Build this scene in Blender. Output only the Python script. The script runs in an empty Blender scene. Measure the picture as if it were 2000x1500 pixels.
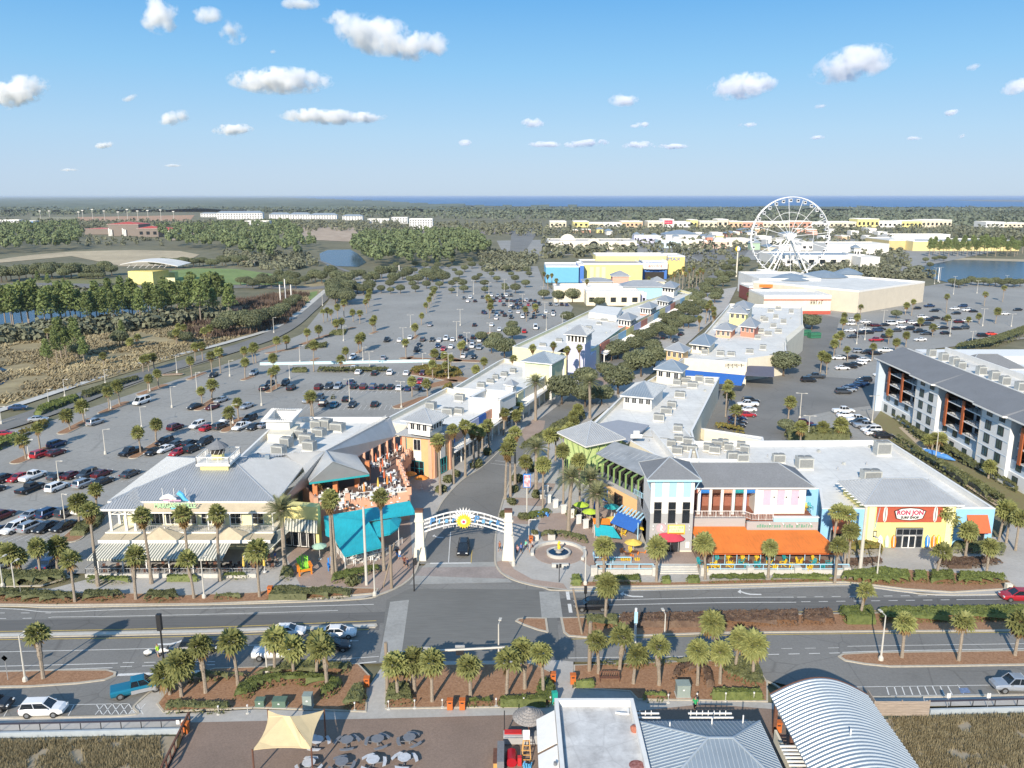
import bpy,math,random
from mathutils import Vector,Matrix,noise
R=math.radians
SC=bpy.context.scene
COL=SC.collection
random.seed(7)
# -- camera
CZ,PITCH,F=56.0,R(12.92),1600.0
cam_d=bpy.data.cameras.new('camera');cam=bpy.data.objects.new('camera',cam_d);COL.objects.link(cam)
cam_d.sensor_width=36;cam_d.lens=36*F/2000;cam_d.clip_start=1;cam_d.clip_end=200000
cam.location=(0,0,CZ);cam.rotation_euler=(math.pi/2-PITCH,0,0)
SC.camera=cam
# -- sky and sun
SUN_EL,SUN_AZ=R(27),R(197)
EXPO=0.78
w=bpy.data.worlds.new('World');SC.world=w;w.use_nodes=True
nt=w.node_tree;bg=nt.nodes['Background']
sky=nt.nodes.new('ShaderNodeTexSky');sky.sky_type='NISHITA';sky.sun_disc=False
sky.sun_elevation=SUN_EL;sky.sun_rotation=SUN_AZ;sky.air_density=1.0;sky.dust_density=0.3;sky.ozone_density=1.5
bg.inputs[1].default_value=SKYS=0.12
tcw=nt.nodes.new('ShaderNodeTexCoord');sx=nt.nodes.new('ShaderNodeSeparateXYZ');nt.links.new(tcw.outputs['Generated'],sx.inputs[0])
rw=nt.nodes.new('ShaderNodeValToRGB');nt.links.new(sx.outputs['Z'],rw.inputs[0])
def lin(c):return tuple(((x/255+.055)/1.055)**2.4 for x in c)
stops=[(0,(183,207,232)),(.03,(180,207,235)),(.07,(170,207,239)),(.14,(138,196,240)),(.21,(104,176,235)),(.45,(118,170,222)),(1,(118,163,212))]
els=rw.color_ramp.elements
while len(els)<len(stops):els.new(.5)
for e_,(p_,c_)in zip(els,stops):e_.position=p_;e_.color=lin(c_)+(1,)
vs=nt.nodes.new('ShaderNodeVectorMath');vs.operation='SCALE';vs.inputs['Scale'].default_value=1/(SKYS*2**EXPO)
nt.links.new(rw.outputs[0],vs.inputs[0])
mw=nt.nodes.new('ShaderNodeMix');mw.data_type='RGBA';mw.inputs[0].default_value=.93
nt.links.new(sky.outputs[0],mw.inputs[6]);nt.links.new(vs.outputs[0],mw.inputs[7]);nt.links.new(mw.outputs[2],bg.inputs[0])
sl=bpy.data.lights.new('sun','SUN');sl.energy=3.9;sl.angle=R(0.53);sl.color=(1,.89,.74)
so=bpy.data.objects.new('sun',sl);COL.objects.link(so)
sd=Vector((math.sin(SUN_AZ)*math.cos(SUN_EL),math.cos(SUN_AZ)*math.cos(SUN_EL),math.sin(SUN_EL)))
so.rotation_euler=sd.to_track_quat('Z','Y').to_euler();so.location=(-40,-100,150)
SC.view_settings.view_transform='Standard';SC.view_settings.look='None'
SC.view_settings.gamma=1;SC.view_settings.use_curve_mapping=False
SC.view_settings.exposure=EXPO
SC.render.engine='CYCLES'
SC.cycles.max_bounces=6;SC.cycles.transparent_max_bounces=24;SC.cycles.use_denoising=True
# -- helpers
st,ct=math.sin(PITCH),math.cos(PITCH)
def P(px,py,z=0.0):
 u,v=(px-1000)/F,(750-py)/F
 dy,dz=ct+v*st,-st+v*ct
 t=(z-CZ)/dz
 return Vector((u*t,dy*t,z))
def zat(Y,py):
 v=(750-py)/F
 return CZ+Y*(-st+v*ct)/(ct+v*st)
def HT(bx,by,ty):return zat(P(bx,by).y,ty)
def proj(p):
 x,y,z=p[0],p[1],p[2]-CZ
 d=y*ct-z*st
 return(1000+F*x/d,750-F*(y*st+z*ct)/d)
def link(o,parent=None):
 COL.objects.link(o)
 if parent is not None:o.parent=parent
 return o
def tag(o,label=None,cat=None,group=None,kind=None):
 if label:o['label']=label
 if cat:o['category']=cat
 if group:o['group']=group
 if kind:o['kind']=kind
 return o
def empty(name,loc=(0,0,0),rz=0,label=None,cat=None,group=None):
 o=bpy.data.objects.new(name,None);link(o);o.location=loc;o.rotation_euler=(0,0,rz)
 o.empty_display_size=.5
 return tag(o,label,cat,group)
ORD='first second third fourth fifth sixth seventh eighth ninth tenth eleventh twelfth thirteenth fourteenth fifteenth sixteenth seventeenth eighteenth nineteenth twentieth'.split()
def nth(n):
 if n<20:return ORD[n]
 n+=1
 return '%d%s'%(n,'th' if n%100 in(11,12,13)else{1:'st',2:'nd',3:'rd'}.get(n%10,'th'))
# -- materials
_M={}
def mat(name,col,rough=.8,var=.12,scale=1.5,metal=0.0,bump=0.0,spec=.5,col2=None,detail=4,coat=0,trans=0,streak=None,bscale=None,macro=None,wear=None):
 if name in _M:return _M[name]
 m=bpy.data.materials.new(name);m.use_nodes=True;_M[name]=m
 n=m.node_tree;b=n.nodes['Principled BSDF']
 b.inputs['Roughness'].default_value=rough;b.inputs['Metallic'].default_value=metal
 b.inputs['Specular IOR Level'].default_value=spec
 if coat:b.inputs['Coat Weight'].default_value=coat
 if trans:b.inputs['Transmission Weight'].default_value=trans
 c=tuple(col)+(1,)
 b.inputs['Base Color'].default_value=c
 m.diffuse_color=c
 if var or col2:
  tc=n.nodes.new('ShaderNodeNewGeometry')
  src=tc.outputs['Position']
  if streak:
   mp=n.nodes.new('ShaderNodeMapping');mp.inputs['Scale'].default_value=streak
   n.links.new(src,mp.inputs[0]);src=mp.outputs[0]
  nz=n.nodes.new('ShaderNodeTexNoise');nz.inputs['Scale'].default_value=scale;nz.inputs['Detail'].default_value=detail
  nz.inputs['Roughness'].default_value=.65
  n.links.new(src,nz.inputs['Vector'])
  rp=n.nodes.new('ShaderNodeValToRGB');e=rp.color_ramp.elements
  e[0].position=.32;e[1].position=.68
  e[0].color=tuple(x*(1-var)for x in col)+(1,)
  e[1].color=(tuple(col2)if col2 else tuple(min(1,x*(1+var))for x in col))+(1,)
  n.links.new(nz.outputs['Fac'],rp.inputs[0])
  out=rp.outputs[0]
  if macro:
   n2=n.nodes.new('ShaderNodeTexNoise');n2 .inputs['Scale'].default_value=macro[0];n2 .inputs['Detail'].default_value=3
   n.links.new(tc.outputs['Position'],n2 .inputs['Vector'])
   mr=n.nodes.new('ShaderNodeMapRange');mr.inputs['From Min'].default_value=.3;mr.inputs['From Max'].default_value=.7
   mr.inputs['To Min'].default_value=1-macro[1];mr.inputs['To Max'].default_value=1+macro[1]
   n.links.new(n2 .outputs['Fac'],mr.inputs[0])
   vm=n.nodes.new('ShaderNodeVectorMath');vm.operation='SCALE'
   n.links.new(out,vm.inputs[0]);n.links.new(mr.outputs[0],vm.inputs['Scale']);out=vm.outputs[0]
  if wear:
   vo=n.nodes.new('ShaderNodeTexVoronoi');vo.feature='DISTANCE_TO_EDGE';vo.inputs['Scale'].default_value=wear[0];vo.inputs['Randomness'].default_value=wear[3]if len(wear)>3 else 1
   n.links.new(tc.outputs['Position'],vo.inputs['Vector'])
   n3=n.nodes.new('ShaderNodeTexNoise');n3 .inputs['Scale'].default_value=.45;n3 .inputs['Detail'].default_value=8;n3 .inputs['Roughness'].default_value=.75
   n.links.new(tc.outputs['Position'],n3 .inputs['Vector'])
   for sk,lo,hi,tm in((vo.outputs['Distance'],0,.11*wear[0],1-wear[1]),(n3 .outputs['Fac'],.30,.46,1-wear[2])):
    mr=n.nodes.new('ShaderNodeMapRange');mr.inputs['From Min'].default_value=lo;mr.inputs['From Max'].default_value=hi;mr.inputs['To Min'].default_value=tm;n.links.new(sk,mr.inputs[0])
    vm=n.nodes.new('ShaderNodeVectorMath');vm.operation='SCALE';n.links.new(out,vm.inputs[0]);n.links.new(mr.outputs[0],vm.inputs['Scale']);out=vm.outputs[0]
  n.links.new(out,b.inputs['Base Color'])
  if bump:
   bp=n.nodes.new('ShaderNodeBump');bp.inputs['Strength'].default_value=bump;bp.inputs['Distance'].default_value=.05
   if bscale:
    nb=n.nodes.new('ShaderNodeTexNoise');nb.inputs['Scale'].default_value=bscale;nb.inputs['Detail'].default_value=3
    n.links.new(tc.outputs['Position'],nb.inputs['Vector']);n.links.new(nb.outputs['Fac'],bp.inputs['Height'])
   else:n.links.new(nz.outputs['Fac'],bp.inputs['Height'])
   n.links.new(bp.outputs[0],b.inputs['Normal'])
 return m
def objvar(m,amt=.25):
 n=m.node_tree;b=n.nodes['Principled BSDF'];lk=b.inputs['Base Color'].links[0];s=lk.from_socket
 oi=n.nodes.new('ShaderNodeObjectInfo');mr=n.nodes.new('ShaderNodeMapRange')
 mr.inputs['To Min'].default_value=1-amt;mr.inputs['To Max'].default_value=1+amt
 n.links.new(oi.outputs['Random'],mr.inputs[0])
 vm=n.nodes.new('ShaderNodeVectorMath');vm.operation='SCALE'
 n.links.new(s,vm.inputs[0]);n.links.new(mr.outputs[0],vm.inputs['Scale']);n.links.new(vm.outputs[0],b.inputs['Base Color'])
 return m
def leafmat(name,c1,c2,amt=.2,scale=.9):
 m=mat(name,c1,rough=.6,col2=c2,scale=scale,detail=5,spec=.3)
 n=m.node_tree;b=n.nodes['Principled BSDF'];objvar(m,amt)
 t=n.nodes.new('ShaderNodeBsdfTranslucent');x=n.nodes.new('ShaderNodeMixShader');x.inputs[0].default_value=.3;o=n.nodes['Material Output']
 n.links.new(b.inputs['Base Color'].links[0].from_socket,t.inputs[0]);n.links.new(b.outputs[0],x.inputs[1]);n.links.new(t.outputs[0],x.inputs[2]);n.links.new(x.outputs[0],o.inputs[0]);return m
# -- mesh builder
class MB:
 def __init__(s):s.v=[];s.f=[];s.m=[]
 def face(s,pts,mi=0):
  k=len(s.v);s.v+=[tuple(p)for p in pts];s.f.append(tuple(range(k,k+len(pts))));s.m.append(mi)
 def mesh(s,V,Fs,mi=0):
  k=len(s.v);s.v+=[tuple(p)for p in V]
  for f in Fs:s.f.append(tuple(i+k for i in f));s.m.append(mi)
 def box(s,c,size,rz=0,mi=0):
  x,y,z=size[0]/2,size[1]/2,size[2]/2;ca,sa=math.cos(rz),math.sin(rz)
  V=[]
  for dz in(-z,z):
   for dx,dy in((-x,-y),(x,-y),(x,y),(-x,y)):
    V.append((c[0]+dx*ca-dy*sa,c[1]+dx*sa+dy*ca,c[2]+dz))
  s.mesh(V,[(3,2,1,0),(4,5,6,7),(0,1,5,4),(1,2,6,5),(2,3,7,6),(3,0,4,7)],mi)
 def bar(s,a,b,w,h=None,mi=0):
  a,b=Vector(a),Vector(b);d=b-a
  if d.length<1e-6:return
  d.normalize();up=Vector((0,0,1))if abs(d.z)<.95 else Vector((1,0,0))
  x=d.cross(up).normalized();y=x.cross(d).normalized();h=h or w
  V=[]
  for p in(a,b):
   for i,j in((-1,-1),(1,-1),(1,1),(-1,1)):V.append(p+x*(i*w/2)+y*(j*h/2))
  s.mesh(V,[(0,1,2,3),(7,6,5,4),(0,4,5,1),(1,5,6,2),(2,6,7,3),(3,7,4,0)],mi)
 def tube(s,pts,rad,n=6,mi=0,cap=True):
  rings=[];N=len(pts)
  for i,p in enumerate(pts):
   p=Vector(p);q=Vector(pts[min(i+1,N-1)])-Vector(pts[max(i-1,0)]);q.normalize()
   up=Vector((0,0,1))if abs(q.z)<.9 else Vector((1,0,0))
   x=q.cross(up).normalized();y=x.cross(q).normalized();r=rad[i]if hasattr(rad,'__len__')else rad
   rings.append([p+x*(r*math.cos(2*math.pi*k/n))+y*(r*math.sin(2*math.pi*k/n))for k in range(n)])
  V=[q for r_ in rings for q in r_];Fs=[]
  for i in range(N-1):
   for k in range(n):
    Fs.append((i*n+k,i*n+(k+1)%n,(i+1)*n+(k+1)%n,(i+1)*n+k))
  if cap:Fs.append(tuple(range(n))[::-1]);Fs.append(tuple((N-1)*n+k for k in range(n)))
  s.mesh(V,Fs,mi)
 def lathe(s,prof,n=12,c=(0,0,0),mi=0):
  V=[];Fs=[]
  for r,z in prof:
   for k in range(n):
    a=2*math.pi*k/n;V.append((c[0]+r*math.cos(a),c[1]+r*math.sin(a),c[2]+z))
  for i in range(len(prof)-1):
   for k in range(n):Fs.append((i*n+k,i*n+(k+1)%n,(i+1)*n+(k+1)%n,(i+1)*n+k))
  Fs.append(tuple(range(n))[::-1]);Fs.append(tuple((len(prof)-1)*n+k for k in range(n)))
  s.mesh(V,Fs,mi)
 def prism(s,poly,z0,z1,mi=0,mt=None):
  n=len(poly);A=sum(poly[i][0]*poly[(i+1)%n][1]-poly[(i+1)%n][0]*poly[i][1]for i in range(n))
  if A<0:poly=poly[::-1]
  V=[(p[0],p[1],z0)for p in poly]+[(p[0],p[1],z1)for p in poly]
  s.mesh(V,[tuple(range(n))[::-1]]+[(i,(i+1)%n,n+(i+1)%n,n+i)for i in range(n)],mi)
  s.mesh([(p[0],p[1],z1)for p in poly],[tuple(range(n))],mi if mt is None else mt)
 def slab(s,pts,th,mi=0):
  pts=[Vector(p)for p in pts];n=len(pts)
  nz=sum(pts[i].x*pts[(i+1)%n].y-pts[(i+1)%n].x*pts[i].y for i in range(n))
  if nz<0:pts=pts[::-1]
  V=pts+[p-Vector((0,0,th))for p in pts]
  s.mesh(V,[tuple(range(n)),tuple(range(n,2*n))[::-1]]+[(i,n+i,n+(i+1)%n,(i+1)%n)for i in range(n)],mi)
 def build(s,name,mats,parent=None,smooth=False):
  me=bpy.data.meshes.new(name)
  me.from_pydata([tuple(v)for v in s.v],[],s.f)
  for m in(mats if isinstance(mats,(list,tuple))else[mats]):me.materials.append(m)
  if max(s.m,default=0)>0:me.polygons.foreach_set('material_index',s.m)
  if smooth:me.polygons.foreach_set('use_smooth',[True]*len(s.f))
  me.update()
  return link(bpy.data.objects.new(name,me),parent)
def inst(mesh_or_obj,name,parent=None,loc=(0,0,0),rz=0,sc=1,rx=0,ry=0):
 me=mesh_or_obj.data if hasattr(mesh_or_obj,'data')else mesh_or_obj
 o=bpy.data.objects.new(name,me);link(o,parent);o.location=loc;o.rotation_euler=(rx,ry,rz)
 o.scale=(sc,)*3 if not hasattr(sc,'__len__')else sc
 return o
def strip(mb,a,b,z0,z1,th=.25,mi=0):
 a,b=Vector(a[:2]),Vector(b[:2]);d=(b-a).normalized();nrm=Vector((-d.y,d.x))*th/2
 mb.prism([a-nrm,b-nrm,b+nrm,a+nrm],z0,z1,mi)
def inset(poly,d):
 n=len(poly);A=sum(poly[i][0]*poly[(i+1)%n][1]-poly[(i+1)%n][0]*poly[i][1]for i in range(n))
 s=1 if A>0 else-1;out=[]
 for i in range(n):
  p0,p1,p2=Vector(poly[i-1][:2]),Vector(poly[i][:2]),Vector(poly[(i+1)%n][:2])
  d1=(p1-p0).normalized();d2=(p2-p1).normalized()
  n1=Vector((-d1 .y,d1 .x))*s;n2=Vector((-d2 .y,d2 .x))*s
  k=1+n1 .dot(n2);k=max(k,.3)
  out.append(p1+(n1+n2)*(d/k))
 return out
def inpoly(p,poly):
 x,y=p[0],p[1];r=False;j=len(poly)-1
 for i in range(len(poly)):
  xi,yi=poly[i][0],poly[i][1];xj,yj=poly[j][0],poly[j][1]
  if(yi>y)!=(yj>y)and x<(xj-xi)*(y-yi)/(yj-yi)+xi:r=not r
  j=i
 return r
def seams(mb,pts,space,w=.06,h=.07,mi=0):
 pts=[Vector(p)for p in pts];n=len(pts)
 nr=Vector((0,0,0))
 for i in range(n):nr+=(pts[i]-pts[0]).cross(pts[(i+1)%n]-pts[0])
 nr.normalize()
 if nr.z<0:nr=-nr
 hz=Vector((0,0,1)).cross(nr)
 if hz.length<1e-3:hz=Vector((1,0,0))
 hz.normalize();dn=nr.cross(hz)
 o=pts[0];uv=[((p-o).dot(hz),(p-o).dot(dn))for p in pts]
 lo,hi=min(u for u,_ in uv),max(u for u,_ in uv);u=lo+space/2
 while u<hi:
  xs=[]
  for i in range(n):
   (u0,v0),(u1,v1)=uv[i],uv[(i+1)%n]
   if(u0-u)*(u1-u)<0:xs.append(v0+(v1-v0)*(u-u0)/(u1-u0))
  xs.sort()
  for k in range(0,len(xs)-1,2):
   if xs[k+1]-xs[k]>.15:
    a=o+hz*u+dn*xs[k];b=o+hz*u+dn*xs[k+1]
    V=[]
    for p in(a,b):
     V+=[p-hz*w/2,p-hz*w/2+nr*h,p+hz*w/2+nr*h,p+hz*w/2]
    mb.mesh(V,[(0,4,5,1),(1,5,6,2),(2,6,7,3),(0,1,2,3),(7,6,5,4)],mi)
  u+=space
def seamroof(parent,facets,m,ms,space=.45,th=.22,fascia=None,name='roof'):
 r_=MB();s_=MB()
 for f in facets:
  r_.slab(f,th,0);seams(s_,f,space)
 o=r_.build(name,m,parent)
 if s_.f:tag(s_.build('seam',ms,parent),kind='stuff')
 return o
def windowobj(parent,a,b,z0,z1,u0,u1,frame,glass,nrm=None,mull=1,depth=.12,name='window',bars=0):
 """window between fractions u0..u1 of wall a-b; nrm = outward xy"""
 a,b=Vector(a[:2]),Vector(b[:2]);d=b-a;L=d.length;d.normalize()
 if nrm is None:nrm=Vector((d.y,-d.x))
 p0,p1=a+d*(u0*L),a+d*(u1*L);W=(p1-p0).length
 m=MB();t=.09
 def V3(p,z,out):return(p.x+nrm.x*out,p.y+nrm.y*out,z)
 zc=(z0+z1)/2
 def q(pa,pb,za,zb,out,th):
  c=(pa+pb)/2;rz=math.atan2(d.y,d.x)
  m.box((c.x+nrm.x*out,c.y+nrm.y*out,(za+zb)/2),((pb-pa).length,th,zb-za),rz)
 q(p0,p0+d*t,z0,z1,.05,depth);q(p1-d*t,p1,z0,z1,.05,depth)
 q(p0+d*t,p1-d*t,z0,z0+t,.05,depth);q(p0+d*t,p1-d*t,z1-t,z1,.05,depth)
 for k in range(1,mull+1):
  c=p0+d*(W*k/(mull+1));q(c-d*.03,c+d*.03,z0+t,z1-t,.05,depth*.8)
 for k in range(1,bars+1):
  z=z0+(z1-z0)*k/(bars+1);q(p0+d*t,p1-d*t,z-.03,z+.03,.047,depth*.7)
 fr=m.build(name,frame,parent)
 g=MB();c=(p0+p1)/2
 g.box((c.x+nrm.x*.03,c.y+nrm.y*.03,zc),(W-2*t,.04,z1-z0-2*t),math.atan2(d.y,d.x))
 g.build('pane',glass,fr)
 return fr
def textobj(txt,name,parent,loc,size,m,rz=0,rx=math.pi/2,ext=.04,align='CENTER',sx=1,shear=0,bold=0):
 c=bpy.data.curves.new(name,'FONT');c.body=txt;c.size=size;c.extrude=ext;c.align_x=align;c.offset=bold;c.shear=shear
 c.materials.append(m);c.resolution_u=2
 tmp=bpy.data.objects.new(name,c);me=bpy.data.meshes.new_from_object(tmp);bpy.data.objects.remove(tmp)
 if not me.materials:me.materials.append(m)
 o=link(bpy.data.objects.new(name,me),parent);o.location=loc;o.rotation_euler=(rx,0,rz);o.scale=(sx,1,1)
 return o
def marks(words,parent,loc,size,m,rz=0,name='lettering',rise=None):
 """lettering too small to read in the photograph: unreadable strokes in groups of the same length"""
 rg=random.Random(sum(words));tot=sum(words)+len(words)-1;b=MB();x=-tot*size*.36
 for w_ in words:
  for _ in range(w_):
   z=loc[2]if rise is None else rise(loc[0]+x);h=size*rg.choice((.7,.7,1.0));k=rg.randrange(4)
   b.box((x,0,z-loc[2]+h/2),(size*.13,.05,h))
   if k:b.box((x+size*.28,0,z-loc[2]+h/2),(size*.12,.05,h*(.6 if k==1 else 1)))
   b.box((x+size*.15,.01,z-loc[2]+(h if k!=2 else h*.5)-size*.06),(size*.3,.04,size*.12));x+=size*.72
  x+=size*.72
 o=b.build(name,m,parent);o.location=loc;o.rotation_euler=(0,0,rz);return o
# -- colours of the place
ASPH=mat('asphalt',(.185,.182,.172),.9,.1,3,bump=.15,macro=(.06,.14),wear=(.12,.25,.12))
ASPHD=mat('dark asphalt',(.125,.124,.12),.9,.12,3,bump=.15,macro=(.05,.1),streak=(.02,.7,1),wear=(.1,.2,.12))
ASPHX=mat('asphalt of crossing',(.155,.155,.146),.9,.1,3,bump=.15,macro=(.05,.14),streak=(.12,1,1))
LOT=mat('car park asphalt',(.285,.280,.262),.92,.09,1.2,bump=.1,macro=(.035,.12),wear=(.14,.22,.2))
CONC=mat('concrete',(.40,.385,.36),.9,.08,2,bump=.1,macro=(.2,.1))
CONCP=mat('pale concrete',(.50,.49,.455),.9,.08,2,macro=(.2,.08))
CROSS=mat('crosswalk concrete',(.31,.31,.295),.9,.1,2,macro=(.3,.1))
PAVE=mat('pink brown pavers',(.34,.26,.215),.9,.14,5,macro=(.3,.1))
PLAZA=mat('brown brick paving',(.225,.165,.130),.9,.16,6,macro=(.15,.12))
MULCH=mat('pine straw mulch',(.28,.145,.075),.95,.22,4,bump=.5,col2=(.37,.215,.125))
SAND=mat('sand',(.36,.32,.25),.95,.15,1,bump=.4,col2=(.28,.23,.15))
WHITE=mat('white paint',(.74,.73,.70),.7,.04,1)
LINE=mat('white road paint',(.62,.62,.60),.8,.18,6)
YLINE=mat('yellow road paint',(.55,.40,.10),.8,.2,6)
KERB=mat('kerb',(.43,.39,.32),.9,.12,3)
ROOFW=mat('white roof membrane',(.67,.66,.625),.75,.07,.8,macro=(.12,.08),bump=.1,wear=(.16,.16,.1,.1))
METAL=mat('grey standing seam metal',(.37,.385,.40),.45,.05,.8,metal=.25,macro=(.25,.06))
METALD=mat('roof seam',(.46,.49,.52),.45,.05,.8,metal=.25)
METALB=mat('blue grey roof',(.28,.335,.385),.4,.05,.8,metal=.3,macro=(.25,.08))
METALP=mat('pale metal roof seam',(.40,.45,.49),.4,.04,.8,metal=.2)
GREYR=mat('grey shingles',(.17,.18,.195),.9,.12,4,macro=(.3,.06))
CREAM=mat('cream stucco',(.70,.65,.53),.85,.05,1,macro=(.3,.04))
YEL=mat('yellow stucco',(.72,.64,.26),.85,.05,1,macro=(.3,.04))
YELP=mat('pale yellow stucco',(.70,.67,.42),.85,.05,1)
PINK=mat('salmon stucco',(.66,.36,.24),.85,.06,1,macro=(.3,.05))
CORAL=mat('coral stucco',(.60,.23,.16),.85,.06,1)
ORNG=mat('orange brick',(.55,.20,.08),.85,.1,3)
LIME=mat('lime stucco',(.52,.63,.26),.85,.05,1,macro=(.3,.04))
PEACH=mat('peach stucco',(.72,.46,.22),.85,.05,1)
SKYB=mat('sky blue stucco',(.26,.50,.70),.85,.05,1,macro=(.3,.04))
LTB=mat('light blue paint',(.34,.56,.70),.8,.05,1)
GREYW=mat('grey siding',(.36,.36,.36),.85,.08,2,streak=(.3,.3,6))
PANELW=mat('white stucco',(.70,.69,.66),.85,.04,1,macro=(.3,.04))
LAV=mat('lavender stucco',(.55,.55,.70),.85,.04,1)
BLUE=mat('royal blue canvas',(.025,.12,.42),.8,.08,2)
TEAL=mat('teal canvas',(.015,.36,.43),.75,.1,1.5,macro=(.35,.12),streak=(3,.5,1))
ORC=mat('orange canvas',(.76,.20,.03),.75,.1,1.5,macro=(.3,.1),streak=(3,.4,1))
REDC=mat('dark red canvas',(.48,.05,.08),.75,.08,1.5)
TAN=mat('tan canvas',(.50,.42,.29),.8,.08,1.5,macro=(.5,.06))
SAIL=mat('cream shade sail',(.68,.53,.30),.8,.05,1,macro=(.4,.04))
GLASS=mat('dark glass',(.018,.022,.028),.08,0,spec=.8)
GLASSG=mat('green tinted glass',(.05,.09,.085),.1,0,spec=.9)
DARK=mat('dark interior',(.03,.026,.022),.9,.3,2)
TEALP=mat('teal paint',(.02,.33,.36),.7,.05,1)
GRN=mat('green painted steel',(.19,.30,.10),.6,.08,2)
STEEL=mat('galvanised steel',(.42,.43,.44),.5,.12,3,metal=.4)
HVAC=mat('air unit casing',(.40,.41,.39),.6,.12,1.5,macro=(.4,.15))
HVACD=mat('air unit grille',(.20,.21,.21),.7,.15,4)
POLE=mat('pale concrete pole',(.52,.50,.45),.8,.06,2)
WOODP=mat('weathered wood pole',(.25,.20,.15),.9,.15,4,streak=(1,1,.2))
BROWN=mat('brown wood',(.13,.06,.04),.8,.2,4)
ORB=mat('orange rust box',(.50,.13,.025),.7,.1,3)
BLACK=mat('black metal',(.02,.02,.022),.5,.1,3)
RUST=mat('rust brown panel',(.35,.095,.03),.7,.12,2)
RED=mat('red paint',(.55,.03,.03),.5,.05,1)
YELB=mat('bright yellow paint',(.80,.55,.03),.6,.04,1)
GREENP=mat('bright green paint',(.22,.58,.03),.5,.04,1)
ORP=mat('bright orange paint',(.80,.24,.02),.5,.04,1)
BLP=mat('bright blue paint',(.03,.22,.62),.5,.04,1)
GRASSG=mat('mown lawn',(.16,.25,.07),.95,.15,.25,col2=(.22,.28,.09),macro=(.03,.15))
DRYG=mat('dry field',(.42,.34,.22),.95,.12,.15,col2=(.50,.42,.28),macro=(.02,.12))
EARTH=mat('bare earth',(.40,.29,.20),.95,.2,.06,col2=(.5,.4,.3))
SCRUB=mat('scrub ground',(.145,.145,.08),.95,.2,.1,col2=(.20,.18,.11),macro=(.01,.2))
LEAFP=leafmat('palm leaves',(.20,.22,.075),(.34,.345,.13),.25,1.2)
LEAFD=leafmat('date palm leaves',(.21,.22,.11),(.31,.32,.17),.12,1.2)
DEADL=leafmat('dead palm leaves',(.22,.14,.06),(.34,.23,.10),.15,1.2)
LEAFO=leafmat('oak leaves',(.145,.165,.085),(.22,.24,.135),.2,.7)
LEAFN=leafmat('pine needles',(.15,.205,.07),(.24,.29,.105),.2,.4)
LEAFB=leafmat('shrub leaves',(.115,.13,.055),(.19,.20,.09),.2,1.5)
LEAFH=leafmat('clipped hedge leaves',(.12,.155,.045),(.20,.235,.07),.2,1.8)
LEAFY=leafmat('yellowing shrub leaves',(.28,.20,.05),(.16,.17,.05),.2,1.2)
LEAFR=leafmat('bare reddish shrubs',(.12,.075,.055),(.19,.13,.09),.2,1.0)
BARK=mat('palm bark',(.24,.19,.14),.95,.25,5,col2=(.36,.31,.25),streak=(1,1,3))
BARKD=mat('dark bark',(.10,.075,.055),.95,.25,4)
STRAW=leafmat('dry dune grass',(.31,.255,.145),(.42,.36,.22),.15,.8)
# == SETTING: ground, roads, water
def sheet(name,px,z,m,kind='structure',world=False,label=None):
 b=MB();pts=px if world else[P(x,y,0)for x,y in px]
 n=len(pts);A=sum(pts[i][0]*pts[(i+1)%n][1]-pts[(i+1)%n][0]*pts[i][1]for i in range(n))
 if A<0:pts=pts[::-1]
 b.face([(p[0],p[1],z)for p in pts])
 return tag(b.build(name,m),label,kind=kind)
def ribbon(pts,wd):
 pts=[Vector(p[:2])for p in pts];L,Rr=[],[]
 for i,p in enumerate(pts):
  d=(pts[min(i+1,len(pts)-1)]-pts[max(i-1,0)]).normalized();n=Vector((-d.y,d.x))*wd/2
  L.append(p+n);Rr.append(p-n)
 return L,Rr
def smooth(px,k=6):
 pts=[P(x,y).xy for x,y in px];out=[]
 for i in range(len(pts)-1):
  p0,p1,p2,p3=pts[max(i-1,0)],pts[i],pts[i+1],pts[min(i+2,len(pts)-1)]
  for j in range(k):
   t=j/k
   out.append(.5*((2*p1)+(p2-p0)*t+(2*p0-5*p1+4*p2-p3)*t*t+(3*p1-p0-3*p2+p3)*t**3))
 out.append(pts[-1]);return out
KB,LB,YB=MB(),MB(),MB()
def kerb(px,wd=.28,h=.13,raw=False,mb=None):
 L,Rr=ribbon(px if raw else smooth(px),wd);m=mb or KB
 for i in range(len(L)-1):m.prism([Rr[i],Rr[i+1],L[i+1],L[i]],0,h)
def line(px,wd=.13,mb=None,dash=None,z=.062,straight=False):
 pts=[P(x,y).xy for x,y in px]if straight else smooth(px);m=mb or LB
 if not dash:
  L,Rr=ribbon(pts,wd)
  for i in range(len(L)-1):m.face([(*Rr[i],z),(*Rr[i+1],z),(*L[i+1],z),(*L[i],z)])
  return
 on,off=dash;s=0
 for a,b in zip(pts,pts[1:]):
  d=(b-a);Ls=d.length;d.normalize();t=0
  n=Vector((-d.y,d.x))*wd/2
  while t<Ls:
   ph=(s+t)%(on+off)
   if ph<on:
    e=min(Ls,t+on-ph);p,q=a+d*t,a+d*e
    m.face([(*(p-n),z),(*(q-n),z),(*(q+n),z),(*(p+n),z)]);t=e+1e-3
   else:t+=on+off-ph+1e-3
  s+=Ls
ter=MB()
xs=[-60000,-9000,-2500,-700,0,700,2500,9000,60000];ys=[-400,0,200,600,1500,4000,12000,60000]
for i in range(len(xs)-1):
 for j in range(len(ys)-1):
  ter.face([(xs[i],ys[j],-.3),(xs[i+1],ys[j],-.3),(xs[i+1],ys[j+1],-.3),(xs[i],ys[j+1],-.3)])
tag(ter.build('ground',SCRUB),kind='structure')
WATER=mat('lagoon water',(.012,.045,.10),.22,.2,.8,spec=.12,bump=.25)
BAYW=mat('bay water',(.02,.10,.28),.35,.15,.002,spec=.4,macro=(.0005,.15))
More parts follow.
